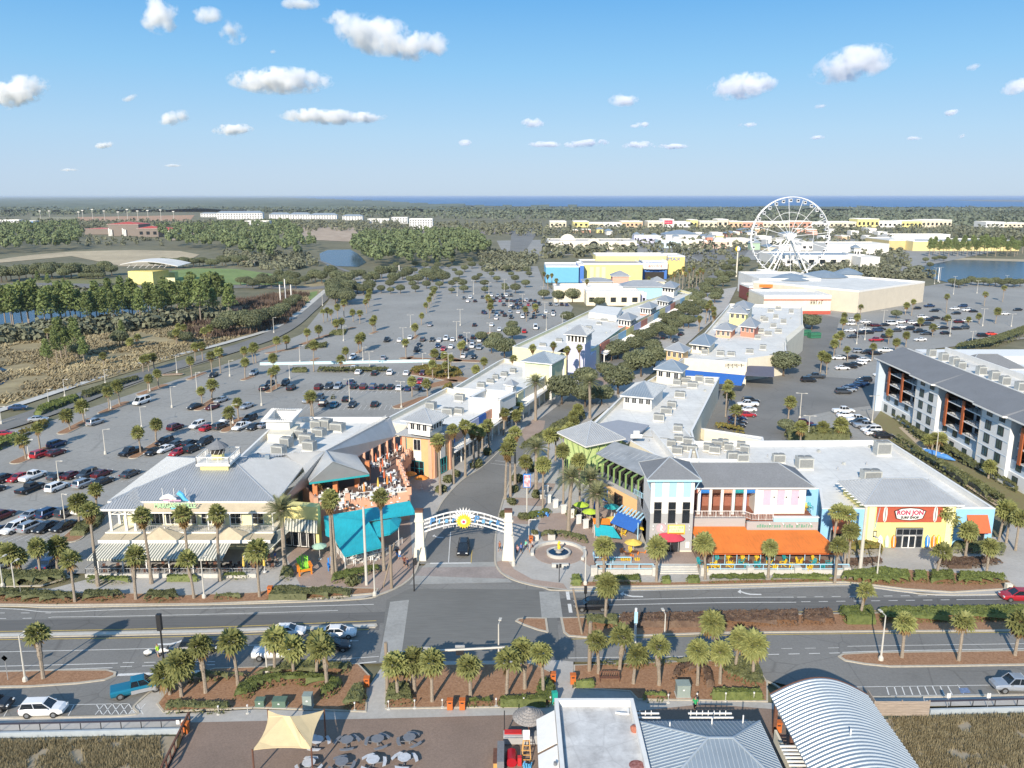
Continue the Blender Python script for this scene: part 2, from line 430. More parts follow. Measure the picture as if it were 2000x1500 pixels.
sheet('bay',[(560,386.2),(600,384.6),(2400,384.6),(2400,404.5),(1500,404.5),(1000,403),(860,400),(700,393)],.5,BAYW)
FARL=mat('far shore woods',(.05,.065,.05),.95,.2,.002)
sheet('far_shore',[(-500,385.0),(3000,385.0),(3000,383.9),(-500,383.9)],.9,FARL)
sheet('sandbar',[(1850,391),(1960,390.6),(2200,393),(2200,395.5),(1930,393.5)],1.0,mat('sand spit',(.20,.19,.17),.9,.1,.01))
sheet('car_park',[(-700,900),(-30,846),(70,832),(270,765),(420,718),(500,690),(590,652),(640,590),(655,560),(700,540),(800,520),(1050,520),(1062,552),(1120,600),(1100,640),(1330,560),(1300,640),(1150,760),(940,914),(830,1000),(400,1130),(180,1120),(-500,1118),(-900,1118)],0,LOT)
sheet('car_park',[(1330,860),(1360,780),(1440,735),(1560,690),(1570,640),(1600,612),(1640,600),(1800,560),(1900,545),(2300,550),(2300,690),(2000,662),(1740,690),(1720,800),(1860,900),(1760,862)],0,LOT)
sheet('service_yard',[(1405,735),(1470,700),(1560,690),(1572,650),(1600,612),(1640,622),(1622,700),(1600,735),(1700,742),(1740,760),(1720,790),(1640,800),(1560,815),(1540,862),(1330,862),(1350,820),(1400,780)],.01,ASPH)
sheet('marsh',[(-300,770),(-300,700),(0,672),(120,655),(320,625),(450,598),(560,565),(640,545),(650,560),(622,590),(560,628),(430,672),(200,742),(0,795),(-300,860)],-.1,mat('marsh reeds',(.27,.215,.115),.95,.15,.12,col2=(.34,.285,.16),macro=(.02,.3),bump=.6))
sheet('marsh_thicket',[(330,640),(460,588),(560,572),(600,575),(590,600),(545,640),(470,655),(400,665)],-.08,mat('reddish thicket ground',(.12,.075,.05),.95,.35,.2,col2=(.17,.12,.08)))
sheet('lagoon',[(-200,584),(0,581),(60,574),(120,573),(260,577),(330,588),(300,625),(180,650),(-60,660),(-250,660)],-.06,WATER)
sheet('lagoon',[(-200,702),(-30,705),(15,722),(25,735),(5,750),(-200,790)],-.06,WATER)
sheet('pond',[(624,495),(640,488),(684,487),(700,496),(716,512),(700,521),(640,519),(626,508)],-.06,WATER)
sheet('pond',[(1788,520),(1800,511),(1840,506),(1900,507),(2200,516),(2200,552),(1900,552),(1850,551),(1812,541),(1795,530)],-.06,WATER)
sheet('pond_bank',[(1770,520),(1795,510),(1840,503),(1900,504),(2200,512),(2200,517),(1900,508),(1840,507),(1802,512),(1782,528)],-.02,DRYG)
sheet('lagoon_bank',[(-300,580),(0,577),(60,570),(140,566),(240,570),(330,584),(330,590),(240,578),(130,574),(60,576),(0,584),(-300,588)],-.02,DRYG)
sheet('field',[(-300,520),(0,506),(60,498),(140,491),(260,488),(350,490),(365,494),(320,497),(300,515),(240,520),(140,500),(0,513),(-200,525)],-.04,DRYG)
sheet('field',[(230,520),(250,495),(350,490),(390,497),(345,520)],-.03,DRYG)
sheet('lawn',[(335,528),(380,524),(460,525),(540,536),(600,548),(545,556),(450,556),(360,558),(340,545)],-.03,GRASSG)
sheet('lawn',[(0,560),(60,545),(150,540),(250,545),(230,553),(120,556),(0,566)],-.05,mat('rough lawn',(.24,.215,.11),.95,.2,.1,col2=(.17,.19,.07)))
sheet('lawn',[(585,575),(620,568),(618,585),(600,595),(588,590)],-.02,GRASSG)
sheet('park_path',[(-100,556),(100,552),(230,556),(330,560),(480,556),(610,560),(655,556),(650,562),(600,566),(480,562),(330,566),(230,563),(0,560)],.0,ASPH)
sheet('far_plaza',[(540,445),(690,443),(700,458),(760,470),(690,472),(600,468),(565,470)],-.03,EARTH)
sheet('ball_fields',[(150,424),(380,420),(370,432),(250,432),(160,432)],-.03,mat('clay infield',(.42,.25,.15),.95,.15,.02))
sheet('ball_fields',[(60,424),(150,424),(150,431),(60,432)],-.03,mat('pale outfield',(.27,.25,.15),.95,.15,.02))
sheet('cleared_ground',[(320,456),(385,455),(400,464),(330,470)],-.03,EARTH)
sheet('cleared_ground',[(750,452),(1000,446),(1000,456),(760,462)],-.03,mat('grey brown earth',(.24,.20,.17),.95,.2,.03))
sheet('far_car_park',[(970,470),(1400,462),(1800,470),(1790,488),(1700,500),(1340,512),(1330,492),(1040,500),(980,490)],-.02,LOT)
sheet('far_car_park',[(1740,490),(1860,484),(1950,490),(1800,520),(1760,530)],-.01,LOT)
sheet('far_road',[(540,478),(700,535),(820,530),(1010,505),(1010,512),(820,540),(720,546),(700,540)],-.01,ASPH)
for i,q in enumerate([[(1000,440),(1060,438),(1020,500),(995,500)],[(1350,500),(1480,460),(1520,460),(1390,520)]]):sheet('far_road',q,0,ASPH)
per=[(-250,905),(-100,858),(0,832),(110,796),(210,757),(300,727),(400,698),(460,680),(520,659),(565,634),(600,605),(632,578),(652,560),(668,548)]
L_,R_=ribbon(smooth(per),9.0);sheet('perimeter_road',L_+R_[::-1],.03,ASPH,world=True)
wl=[(-250,870),(-100,828),(0,801),(110,765),(210,731),(300,703),(400,680),(470,661),(530,642),(575,616),(606,592),(636,567),(650,557)]
L_,R_=ribbon(smooth(wl),3.2);sheet('footpath',L_+R_[::-1],.05,CONCP,world=True)
PVL=[(-400,1182),(100,1186),(250,1183),(500,1178),(700,1170),(745,1160),(780,1145),(803,1128),(816,1105),(830,1050),(850,1007),(868,975),(903,938),(945,910),(985,872),(1020,842),(1107,793),(1155,757),(1200,718),(1245,682),(1330,600),(1270,600),(1120,690),(900,800),(830,880),(700,960),(600,960),(250,1060),(185,1128),(100,1150),(-400,1148)]
sheet('pavement',PVL,.02,CONC)
PVR=[(967,1100),(980,1120),(1010,1135),(1060,1147),(1112,1153),(1400,1147),(1650,1141),(1700,1146),(1770,1155),(1860,1161),(2400,1154),(2400,1000),(1990,980),(1955,1050),(1330,1000),(1180,900),(1130,840),(1210,780),(1310,700),(1420,600),(1440,560),(1380,570),(1282,668),(1237,708),(1192,746),(1142,793),(1092,832),(1052,860),(1012,905),(990,955),(974,1010),(968,1050)]
sheet('pavement',PVR,.02,CONC)
sheet('brown_paving',[(590,1150),(560,1090),(600,1040),(690,1030),(800,1000),(806,1100),(790,1128),(760,1150),(700,1156),(640,1158)],.04,PAVE)
sheet('brown_paving',[(1050,1030),(1060,1005),(1110,1000),(1130,980),(1200,980),(1262,1080),(1340,1085),(1345,1110),(1160,1112),(1120,1085),(1060,1055)],.04,PAVE)
for i,(a,b)in enumerate([((1012,940),(1085,945)),((1006,972),(1070,975)),((990,1008),(1040,1010))]):
 sheet('brown_paving',[(a[0],a[1]),(b[0],b[1]),(b[0]-6,b[1]+14),(a[0]-8,a[1]+14)],.045,PAVE)
sheet('brown_paving',[(968,1098),(981,1118),(1010,1133),(1060,1145),(1108,1151),(1100,1140),(1040,1132),(1004,1112),(990,1093)],.05,PAVE)
sheet('brown_paving',[(742,1159),(780,1144),(802,1127),(814,1105),(826,1060),(818,1056),(800,1100),(770,1130),(745,1145),(700,1158)],.05,PAVE)
sheet('brown_paving',[(1015,845),(1040,820),(1065,822),(1062,838),(1030,868)],.05,PAVE)
sheet('brown_paving',[(1155,740),(1195,735),(1185,750),(1165,762)],.05,PAVE)
av=[(903,1128),(902,1095),(903,1060),(908,1030),(925,985),(950,945),(978,915),(1005,885),(1055,846),(1110,805),(1150,770),(1210,715),(1262,668),(1305,626),(1345,588),(1392,545),(1435,508),(1462,480),(1480,462)]
L_,R_=ribbon(smooth(av),9.5);sheet('avenue',L_+R_[::-1],.035,ASPH,world=True)
sheet('avenue',[(820,1102),(830,1050),(850,1007),(868,975),(903,938),(945,910),(1012,905),(990,955),(974,1010),(968,1050),(967,1100)],.037,ASPH)
sheet('main_road',[(-900,1192),(0,1187),(100,1189),(250,1186),(500,1181),(700,1173),(745,1163),(780,1148),(803,1131),(817,1105),(967,1103),(980,1122),(1010,1137),(1060,1149),(1112,1155),(1400,1149),(1650,1143),(1700,1148),(1770,1157),(1860,1163),(2800,1150),(2800,1300),(2400,1358),(1640,1362),(1500,1330),(1440,1300),(1150,1293),(1090,1293),(740,1296),(600,1300),(340,1330),(290,1375),(250,1396),(-900,1412)],.03,ASPH)
sheet('main_road',[(-900,1260),(0,1252),(740,1231),(742,1218),(2800,1192),(2800,1168),(1112,1168),(740,1196),(0,1212),(-900,1216)],.035,ASPHD)
sheet('crossing',[(755,1172),(800,1150),(1060,1152),(1085,1170),(1095,1290),(742,1290)],.04,ASPHX)
sheet('crosswalk',[(762,1176),(799,1172),(782,1294),(740,1294)],.05,CROSS)
sheet('crosswalk',[(1053,1156),(1092,1156),(1099,1207),(1058,1208)],.05,CROSS)
sheet('crosswalk',[(825,1108),(969,1106),(985,1128),(1000,1138),(800,1142),(812,1125)],.046,mat('worn brick crosswalk',(.27,.235,.22),.9,.14,3,macro=(.4,.15)))
sheet('crosswalk',[(834,1100),(970,1098),(972,1107),(824,1109)],.052,CROSS);sheet('crosswalk',[(812,1125),(800,1142),(1000,1138),(992,1131)],.052,CROSS)
sheet('sidewalk',[(-900,1430),(0,1402),(250,1398),(262,1380),(300,1348),(345,1338),(350,1394),(500,1386),(700,1392),(715,1350),(752,1293),(1092,1290),(1120,1293),(1118,1345),(1240,1352),(1510,1374),(1640,1362),(2800,1340),(2800,1368),(1640,1382),(1560,1420),(1200,1430),(980,1400),(560,1410),(360,1414),(350,1424),(-900,1445)],.05,CONC)
sheet('plaza',[(372,1412),(560,1408),(760,1404),(980,1398),(1240,1390),(1380,1376),(1510,1386),(1560,1440),(1700,1600),(1700,2200),(-200,2200),(290,1600),(330,1500)],.07,PLAZA)
sheet('dune_sand',[(-900,1460),(0,1444),(340,1438),(352,1440),(310,1540),(200,2200),(-1500,2200)],.01,SAND)
sheet('dune_sand',[(1700,1405),(2600,1380),(3200,2200),(1900,2200)],.01,SAND)
# ---- raised islands: kerb all round, mulch inside
def island(px,m=MULCH,h=.14,k=.3,name='planting_island'):
 poly=[P(x,y).xy for x,y in px];o=MB();o.prism(poly,0,h);isl=tag(o.build(name,KERB),kind='structure')
 ii=inset(poly,k);g=MB();n=len(ii)
 A=sum(ii[i].x*ii[(i+1)%n].y-ii[(i+1)%n].x*ii[i].y for i in range(n))
 g.face([(p.x,p.y,h+.006)for p in(ii if A>0 else ii[::-1])]);g.build('bed_surface',m,isl)
 return isl
island([(-500,1238),(0,1238),(400,1231),(735,1219),(738,1223),(733,1227),(400,1239),(0,1247),(-500,1248)],CONCP,name='median_strip')
island([(1006,1214),(1012,1209),(1030,1207),(1068,1208),(1072,1237),(1050,1232),(1022,1222)],name='median_island')
island([(1094,1207),(1400,1203),(1700,1198),(2600,1190),(2600,1230),(1700,1235),(1400,1238),(1150,1247),(1110,1244),(1100,1236)],name='median_island')
island([(-500,1318),(0,1312),(120,1309),(210,1309),(228,1314),(226,1321),(205,1330),(150,1337),(60,1343),(-500,1352)],name='median_island')
island([(1636,1283),(1645,1278),(1700,1275),(2600,1263),(2600,1290),(1850,1303),(1740,1304),(1690,1299),(1650,1292)],name='median_island')
island([(318,1392),(306,1376),(330,1345),(370,1320),(420,1306),(560,1302),(700,1297),(722,1320),(716,1392),(500,1384)][::-1],k=.2,name='planting_bed')
island([(752,1300),(1040,1297),(1082,1316),(1088,1352),(1082,1382),(900,1384),(752,1386)],k=.2,name='planting_bed')
island([(1120,1300),(1440,1290),(1478,1300),(1500,1335),(1500,1372),(1380,1370),(1245,1368),(1230,1352),(1120,1345)],k=.2,name='planting_bed')
island([(-300,1152),(0,1155),(150,1158),(300,1160),(330,1164),(500,1158),(560,1146),(740,1150),(735,1160),(600,1172),(400,1181),(100,1183),(-300,1180)],k=.25,name='planting_bed')
island([(1113,1148),(1118,1136),(1300,1138),(1430,1134),(1660,1130),(1700,1108),(1870,1120),(1970,1134),(1990,1150),(1860,1158),(1770,1152),(1700,1143),(1650,1138),(1400,1144),(1220,1147)],k=.25,name='planting_bed')
island([(-300,1120),(0,1122),(125,1118),(140,1128),(80,1146),(-300,1148)],SCRUB,name='planting_bed')
# ---- painted lines
line([(-300,1184),(0,1189),(100,1196),(250,1191),(500,1187),(730,1181)],.15)
line([(100,1206),(250,1204),(500,1198),(660,1193)],.12)
line([(-300,1200),(0,1198),(100,1198)],.12,dash=(1.2,2.2));line([(-300,1210),(0,1209),(100,1207)],.12,dash=(1.2,2.2))
line([(-300,1234),(0,1234),(400,1226),(735,1213)],.14,YB);line([(-300,1250),(0,1250),(400,1243),(720,1230)],.14,YB)
line([(-300,1278),(0,1274),(380,1265),(700,1252)],.12)
line([(-300,1306),(0,1302),(230,1296)],.14);line([(-300,1314),(0,1311),(220,1305)],.14)
line([(235,1303),(300,1301),(420,1299)],.12,dash=(1.4,1.2));line([(240,1295),(420,1293)],.12,dash=(1.4,1.2))
line([(230,1319),(400,1312),(520,1306)],.5)
line([(520,1300),(640,1290),(740,1283)],.12);line([(520,1309),(660,1300),(735,1293)],.2)
line([(1112,1157),(1400,1151),(1650,1145),(1710,1150),(1770,1158),(1850,1164),(2000,1162),(2500,1155)],.16)
line([(1120,1174),(1400,1168),(1550,1167)],.14);line([(1120,1184),(1400,1178),(1555,1177)],.14)
line([(1557,1167),(1700,1165),(1830,1164)],.13,dash=(1.3,1.2));line([(1565,1176),(1720,1174),(1860,1172)],.13,dash=(1.3,1.2))
line([(1868,1172),(2300,1166)],.13)
line([(1125,1202),(1400,1199),(1700,1194),(2500,1186)],.13,YB);line([(1115,1249),(1400,1242),(1700,1238),(2500,1232)],.13,YB)
line([(1110,1286),(1440,1281)],.13);line([(1460,1280),(1640,1276)],.14,dash=(1.4,1.2));line([(1645,1275),(1800,1271),(2400,1262)],.15);line([(1655,1263),(2400,1252)],.1)
line([(1480,1268),(1640,1266)],.08,dash=(1.4,1.6))
line([(1108,1156),(1116,1205)],.5,dash=(2.5,1.2))
line([(840,1101),(920,1100)],.4);line([(880,1040),(878,1070),(876,1100)],.13);line([(922,1075),(920,1100)],.12,YB)
line([(958,905),(1012,912)],.12);line([(967,900),(1020,907)],.12)
line([(-200,1384),(0,1380),(250,1375)],.1);
for x in(20,145):line([(x,1378 if x<100 else 1377),(x-14,1403)],.1,straight=True)
for k in range(6):line([(188+k*16,1376+0*k),(200+k*16,1396)],.1,straight=True);line([(204+k*16,1375),(186+k*16,1397)],.1,straight=True)
for k in range(9):line([(1731+k*15,1341),(1736+k*15.5,1358)],.13,straight=True)
line([(1640,1343),(2300,1334)],.1);line([(1740,1360),(2300,1352)],.1)
for x in(1870,1940):line([(x,1338),(x+12,1356)],.1,straight=True)
sheet('disabled_bay_marking',[(1872,1345),(1890,1344),(1896,1354),(1877,1355)],.064,mat('faded blue paint',(.14,.20,.33),.9,.3,6))
def arrow(cx,cy,sx,sy,flip=1):
 A=[(-1,.1),(-.62,.5),(-.66,.22),(-.35,-.02),(0,-.18),(.9,-.22),(.9,-.4),(-.05,-.38),(-.45,-.2),(-.75,.05),(-.8,-.2)]
 c=P(cx,cy);b=LB
 pts=[(c.x+flip*x*sx,c.y+y*sy,.065)for x,y in A]
 b.face(pts[::-1]if flip>0 else pts)
arrow(1234,1162,1.7,2.0);arrow(1464,1158,1.7,2.0);arrow(335,1254,1.9,2.2,-1)
arrow(196+660,1048,1.0,1.6)
def stalls(a,b,n,L,dx,dy):
 pa,pb=P(*a).xy,P(*b).xy;v=Vector((dx,dy)).normalized()*L
 for i in range(n+1):
  p=pa.lerp(pb,i/n);q=p+v;d=v.normalized();nn=Vector((-d.y,d.x))*.05
  LB.face([(*(p-nn),.02),(*(p+nn),.02),(*(q+nn),.02),(*(q-nn),.02)])
stalls((590,768),(800,768),22,5.2,.05,1);stalls((590,801),(790,801),20,5.2,.0,1);stalls((-20,948),(280,940),20,5.2,.34,.94);stalls((-20,1060),(150,1050),10,5,.34,.94)
stalls((700,735),(850,732),16,5,0,1);stalls((770,672),(900,670),18,5,0,1);stalls((320,850),(490,845),16,5.2,.34,.94)
tag(LB.build('road_marking',LINE),kind='structure');tag(YB.build('yellow_road_marking',YLINE),kind='structure')
kerb([(-400,1183),(0,1184),(100,1187),(250,1184),(500,1179),(700,1171),(745,1161),(780,1146),(803,1129),(816,1105),(830,1050),(850,1007),(868,975),(903,938),(945,910),(985,872),(1020,842)])
kerb([(967,1080),(968,1102),(981,1121),(1010,1136),(1060,1148),(1112,1154),(1400,1148),(1650,1142),(1700,1147),(1770,1156),(1860,1162),(2300,1156)])
kerb([(1052,860),(1012,905),(990,955),(974,1010),(968,1050),(967,1080)])
kerb([(-300,1408),(0,1403),(250,1398),(262,1380),(300,1348),(345,1328)]);kerb([(1440,1296),(1500,1332),(1640,1362),(2300,1352)])
kerb([(215,770),(300,738),(400,708),(430,700)]);kerb([(-100,848),(0,826),(30,818)])
tag(KB.build('kerb',KERB),kind='structure')
for a,b,wd in[((35,902),(92,876),3.2),((125,845),(175,820),3.2),((202,806),(245,787),3),((276,770),(320,753),3),((322,732),(352,731),2.2),((370,741),(398,729),2.2),((388,800),(420,780),2.6),((262,893),(315,862),2.4),((440,842),(470,818),2.6),((476,742),(492,736),2.2),((525,765),(545,752),2.4),((140,1052),(200,1000),3.6),((505,655+30),(545,672),2.5),((525,690),(580,680),3),((590,673),(640,655),3),((610,705),(620,700),2),((640,658),(690,640),3),((725,652),(735,648),2),((698,690),(706,684),2),((670,715),(690,712),1.5),((808,662),(815,655),2),((797,702),(805,697),2),((790,700),(930,706),4),((810,728),(900,742),7),((780,795),(830,778),4),((850,692),(890,705),5),((830,757),(880,745),5),((930,655),(960,650),3),((1040,610),(1050,605),2),((640,790),(646,788),1.5)]:
 pa,pb=P(*a).xy,P(*b).xy;d=(pb-pa).normalized()if(pb-pa).length else Vector((1,0));n=Vector((-d.y,d.x))*wd/2;c=[]
 for k in range(-4,5):ang=k*math.pi/8;c.append(pb+d*math.cos(ang)*wd/2+n*math.sin(ang))
 for k in range(-4,5):ang=k*math.pi/8;c.append(pa-d*math.cos(ang)*wd/2-n*math.sin(ang))
 o=MB();o.prism(c,0,.14);isl=tag(o.build('planting_island',KERB),kind='structure')
 ii=inset(c,.2);g=MB();g.face([(p.x,p.y,.147)for p in ii]);g.build('bed_surface',MULCH,isl)
# == BUILDING BLOCKS: plants
def rnd(a,b):return random.uniform(a,b)
def fan_leaf(m,o,d,pet,rad,seg=8,mi=0,droop=.25):
 """one fan leaf: stalk along d then a pleated half disc"""
 d=d.normalized();side=d.cross(Vector((0,0,1)))
 if side.length<.05:side=Vector((1,0,0))
 side.normalize();up=side.cross(d)
 h=o+d*pet
 m.mesh([o-side*.03,o+side*.03,h],[(0,1,2)],mi)
 pts=[]
 for k in range(seg+1):
  a=(k/seg-.5)*math.pi*1.35
  v=d*math.cos(a)+side*math.sin(a)
  pts.append(h+v*rad*.62+up*(.10*(k%2)-.05)*rad-Vector((0,0,droop*.25*rad)))
 for k in range(seg):
  a=((k+.5)/seg-.5)*math.pi*1.35
  v=d*math.cos(a)+side*math.sin(a)
  tip=h+v*rad*rnd(.92,1.08)-Vector((0,0,droop*rad))
  m.mesh([h,pts[k],tip,pts[k+1]],[(0,1,2,3)],mi)
def dirvec(az,el):return Vector((math.cos(az)*math.cos(el),math.sin(az)*math.cos(el),math.sin(el)))
def fan_crown(n,pet,rad,lo,hi,mi=0,m=None,seg=8,droop=.3):
 m=m or MB()
 for i in range(n):
  t=(i+.5)/n;el=R(lo+(hi-lo)*t**.8);az=i*2.39996+rnd(-.2,.2)
  fan_leaf(m,Vector((0,0,rnd(-.1,.15))),dirvec(az,el),pet*rnd(.8,1.15),rad*rnd(.85,1.1),seg,mi,droop*(1.2-.8*t))
 return m
SABAL=[]
for i in range(8):
 random.seed(20+i);m=fan_crown((46,34,40,30,50,38,28,42)[i],.85,1.05,(-48,-30,-42,-25,-55,-35,-20,-45)[i],(82,78,84,70,82,80,75,84)[i])
 for q in range((7,3,10,2,6,9,1,5)[i]):fan_leaf(m,Vector((0,0,-.1)),dirvec(q*2.4+i,R(-rnd(48,75))),.75,.85,7,1,.5)
 SABAL.append(m.build('crown',[LEAFP,DEADL]))
WASH,WSK=[],[]
for i in range(3):
 random.seed(40+i);WASH.append(fan_crown(34,.95,.95,-22,80,droop=.35).build('crown',LEAFP))
 m=fan_crown(22,.5,.95,-82,-30,droop=.5);m2=m
 for q in range(14):fan_leaf(m2,Vector((0,0,-.7-rnd(0,.5))),dirvec(q*2.4,R(-75)),.3,.8,6,0,.4)
 WSK.append(m2 .build('dead_leaf_skirt',DEADL))
SMALLC=[]
for i in range(3):
 random.seed(60+i);SMALLC.append(fan_crown(30,.8,1.1,-48,80,seg=5).build('crown',LEAFP))
def frond_mesh(L,seed):
 random.seed(seed);m=MB();N=9;pts=[]
 for k in range(N+1):
  t=k/N;pts.append(Vector((L*(t-.10*t*t),0,L*(.20*t-.42*t*t))))
 for k in range(N):
  a,b=pts[k],pts[k+1]
  m.mesh([a+Vector((0,.03,0)),a-Vector((0,.03,0)),b],[(0,1,2)])
  if k==0:continue
  for h in(0,.33,.66):
   p=a.lerp(b,h);w=.62*math.sin(math.pi*min(1,(k+h)/N*.85+.12))+.1
   for s in(-1,1):
    t=p+Vector((.30,s*w,.16+rnd(-.05,.05)))
    m.mesh([p-Vector((.05,0,0)),p+Vector((.07,0,0)),t],[(0,1,2)])
 return m.build('frond',LEAFD)
FROND=[frond_mesh(3.3,70+i)for i in range(3)]
def trunk_mesh(h,r0,r1,lean=0,boots=False,n=7):
 m=MB();N=9
 pts=[(lean*(k/N)**2,0,h*k/N)for k in range(N+1)];rad=[]
 for k in range(N+1):
  t=k/N;r=r0+(r1-r0)*t
  if k==0:r*=1.25
  if boots and t>.5:r*=1.5
  rad.append(r*(1.06 if k%2 else .96))
 m.tube(pts,rad,n)
 if boots:
  for q in range(34):
   z=h*(.45+.53*q/34);a=q*2.4;c=Vector((math.cos(a),math.sin(a),0));s=Vector((-c.y,c.x,0))
   b=c*r1*1.2+Vector((lean*(z/h)**2,0,z));m.mesh([b-s*.09,b+s*.09,b+c*.16+Vector((0,0,.34))],[(0,1,2)])
 return m
_T={}
def trunk(kind,h):
 h=max(2.0,round(h*2)/2);k=(kind,h,random.randrange(3))
 if k not in _T:
  r0,r1,boots={'s':(.2,.17,False),'b':(.22,.20,True),'w':(.27,.16,False),'d':(.36,.32,False)}[kind]
  o=trunk_mesh(h,r0,r1,rnd(-.6,.6),boots).build('trunk',BARK);_T[k]=o.data;bpy.data.objects.remove(o)
 return _T[k],h
PROTOS=SABAL+WASH+WSK+SMALLC+FROND
def palm(x,y,h,kind='s',label=None,group=None,sc=1.0,z=0):
 """kinds: s cabbage palm, b one whose trunk keeps its leaf bases, w tall fan palm with dead skirt, d date palm"""
 me,hh=trunk(kind,h/(1 if kind!='d' else 1))
 nm={'s':'cabbage_palm','b':'cabbage_palm','w':'tall_fan_palm','d':'date_palm'}[kind]
 t=empty(nm,(x,y,z),rnd(0,6.28),label,'palm tree',group)
 tr=inst(me,'trunk',t,sc=(1,1,h/hh))
 lx=me.vertices[-1].co.x if False else 0
 top=max((v.co.z,v.co.x)for v in me.vertices);cx=sum(v.co.x for v in me.vertices if v.co.z>top[0]-.05)/max(1,sum(1 for v in me.vertices if v.co.z>top[0]-.05))
 if kind in 'sb':inst(random.choice(SABAL if sc>.01 else SMALLC),'crown',t,(cx,0,h),rnd(0,6.28),sc*rnd(.82,1.1),rx=rnd(-.2,.2))
 elif kind=='w':
  i=random.randrange(3);inst(WASH[i],'crown',t,(cx,0,h),rnd(0,6.28),sc);inst(WSK[i],'dead_leaf_skirt',t,(cx,0,h),rnd(0,6.28),sc)
 else:
  n=46
  for i in range(n):
   u=(i+.5)/n;el=-.55+1.95*u**.85
   inst(FROND[i%3],'frond',t,(cx,0,h+rnd(0,.15)),i*2.39996+rnd(-.15,.15),sc*rnd(.85,1.05)*(1-.15*u),ry=-el)
  m=MB();m.lathe([(.33,-1.0),(.55,-.5),(.5,0),(.2,.4)],8);m.build('crown_base',BARK,t).location=(cx,0,h)
 return t
# ---- broadleaf and pine crowns: leaf clumps through the volume of several lobes
def leafy(m,c,r,n,size,flat=1.0,mi=0):
 for _ in range(n):
  while True:
   v=Vector((rnd(-1,1),rnd(-1,1),rnd(-1,1)))
   if .12<v.length<1:break
  v=v.normalized()*(v.length**.45)
  p=Vector(c)+Vector((v.x*r[0],v.y*r[1],v.z*r[2]))
  a=Vector((rnd(-1,1),rnd(-1,1),rnd(-1,1))).normalized();nn=(v+a*.8).normalized()
  x=nn.cross(a).normalized()*size*rnd(.6,1.3);y=nn.cross(x).normalized()*size*rnd(.6,1.3)
  m.mesh([p-x-y*.4,p+x*.3-y,p+x+y*.4,p-x*.3+y],[(0,1,2,3)],mi)
def oak_mesh(seed,n=1700,size=.23,R0=3.6,H=6.2):
 random.seed(seed);m=MB()
 for _ in range(11):
  a=rnd(0,6.28);q=rnd(.2,1)*R0*.58
  c=(q*math.cos(a),q*math.sin(a),H*rnd(.52,.78));leafy(m,c,(R0*rnd(.38,.5),R0*rnd(.38,.5),R0*rnd(.26,.36)),n//11,size)
 leafy(m,(0,0,H*.63),(R0*.97,R0*.97,H*.31),n//2+200,size)
 return m
OAK=[];OAKT=[]
for i in range(4):
 OAK.append(oak_mesh(100+i).build('crown',LEAFO))
 random.seed(130+i);m=MB();m.tube([(0,0,0),(.05,0,1.2),(.1,.05,2.4)],[.24,.19,.17],6)
 for k in range(6):
  a=k*1.05+rnd(-.3,.3);m.tube([(.1,.05,2.2),(math.cos(a)*.9,math.sin(a)*.9,3.3),(math.cos(a)*2.2,math.sin(a)*2.2,4.5+rnd(-.4,.4))],[.1,.08,.03],4)
 OAKT.append(m.build('trunk',BARKD))
PINE=[];PINET=[]
for i in range(4):
 random.seed(160+i);m=MB();H=15
 for k in range(13):
  z=H*(.48+.5*k/13);a=k*2.4;q=rnd(.3,1)*2.2*(1.15-.75*(k/13));leafy(m,(q*math.cos(a),q*math.sin(a),z),(1.7-.06*k,1.7-.06*k,1.0),80,.3)
 leafy(m,(0,0,H*.97),(1.2,1.2,1.3),60,.4);PINE.append(m.build('crown',LEAFN))
 m=MB();m.tube([(0,0,0),(.1,.05,6),(.0,.1,14)],[.24,.19,.06],5)
 for k in range(7):
  a=k*2.4;z=6.5+k;m.tube([(.05,.05,z),(1.6*math.cos(a),1.6*math.sin(a),z+.7)],[.07,.03],3)
 PINET.append(m.build('trunk',BARK))
PROTOS+=OAK+OAKT+PINE+PINET
def oak(x,y,sc,label,group,name='oak_tree'):
 i=random.randrange(4);t=empty(name,(x,y,0),rnd(0,6.28),label,'tree',group);t.scale=(sc,sc,sc*rnd(.9,1.1))
 inst(OAKT[i],'trunk',t);inst(OAK[i],'crown',t);return t
def pine(x,y,h,label,group):
 i=random.randrange(4);t=empty('pine_tree',(x,y,0),rnd(0,6.28),label,'tree',group);s=h/15;t.scale=(s*rnd(1,1.25),s*rnd(1,1.25),s)
 inst(PINET[i],'trunk',t);inst(PINE[i],'crown',t);return t
SHR=[]
for i in range(3):
 random.seed(190+i);m=MB()
 for k in range(5):leafy(m,(rnd(-.4,.4),rnd(-.4,.4),.42+rnd(0,.15)),(.6,.6,.5),60,.16)
 SHR.append(m.build('shrub',LEAFB))
PROTOS+=SHR
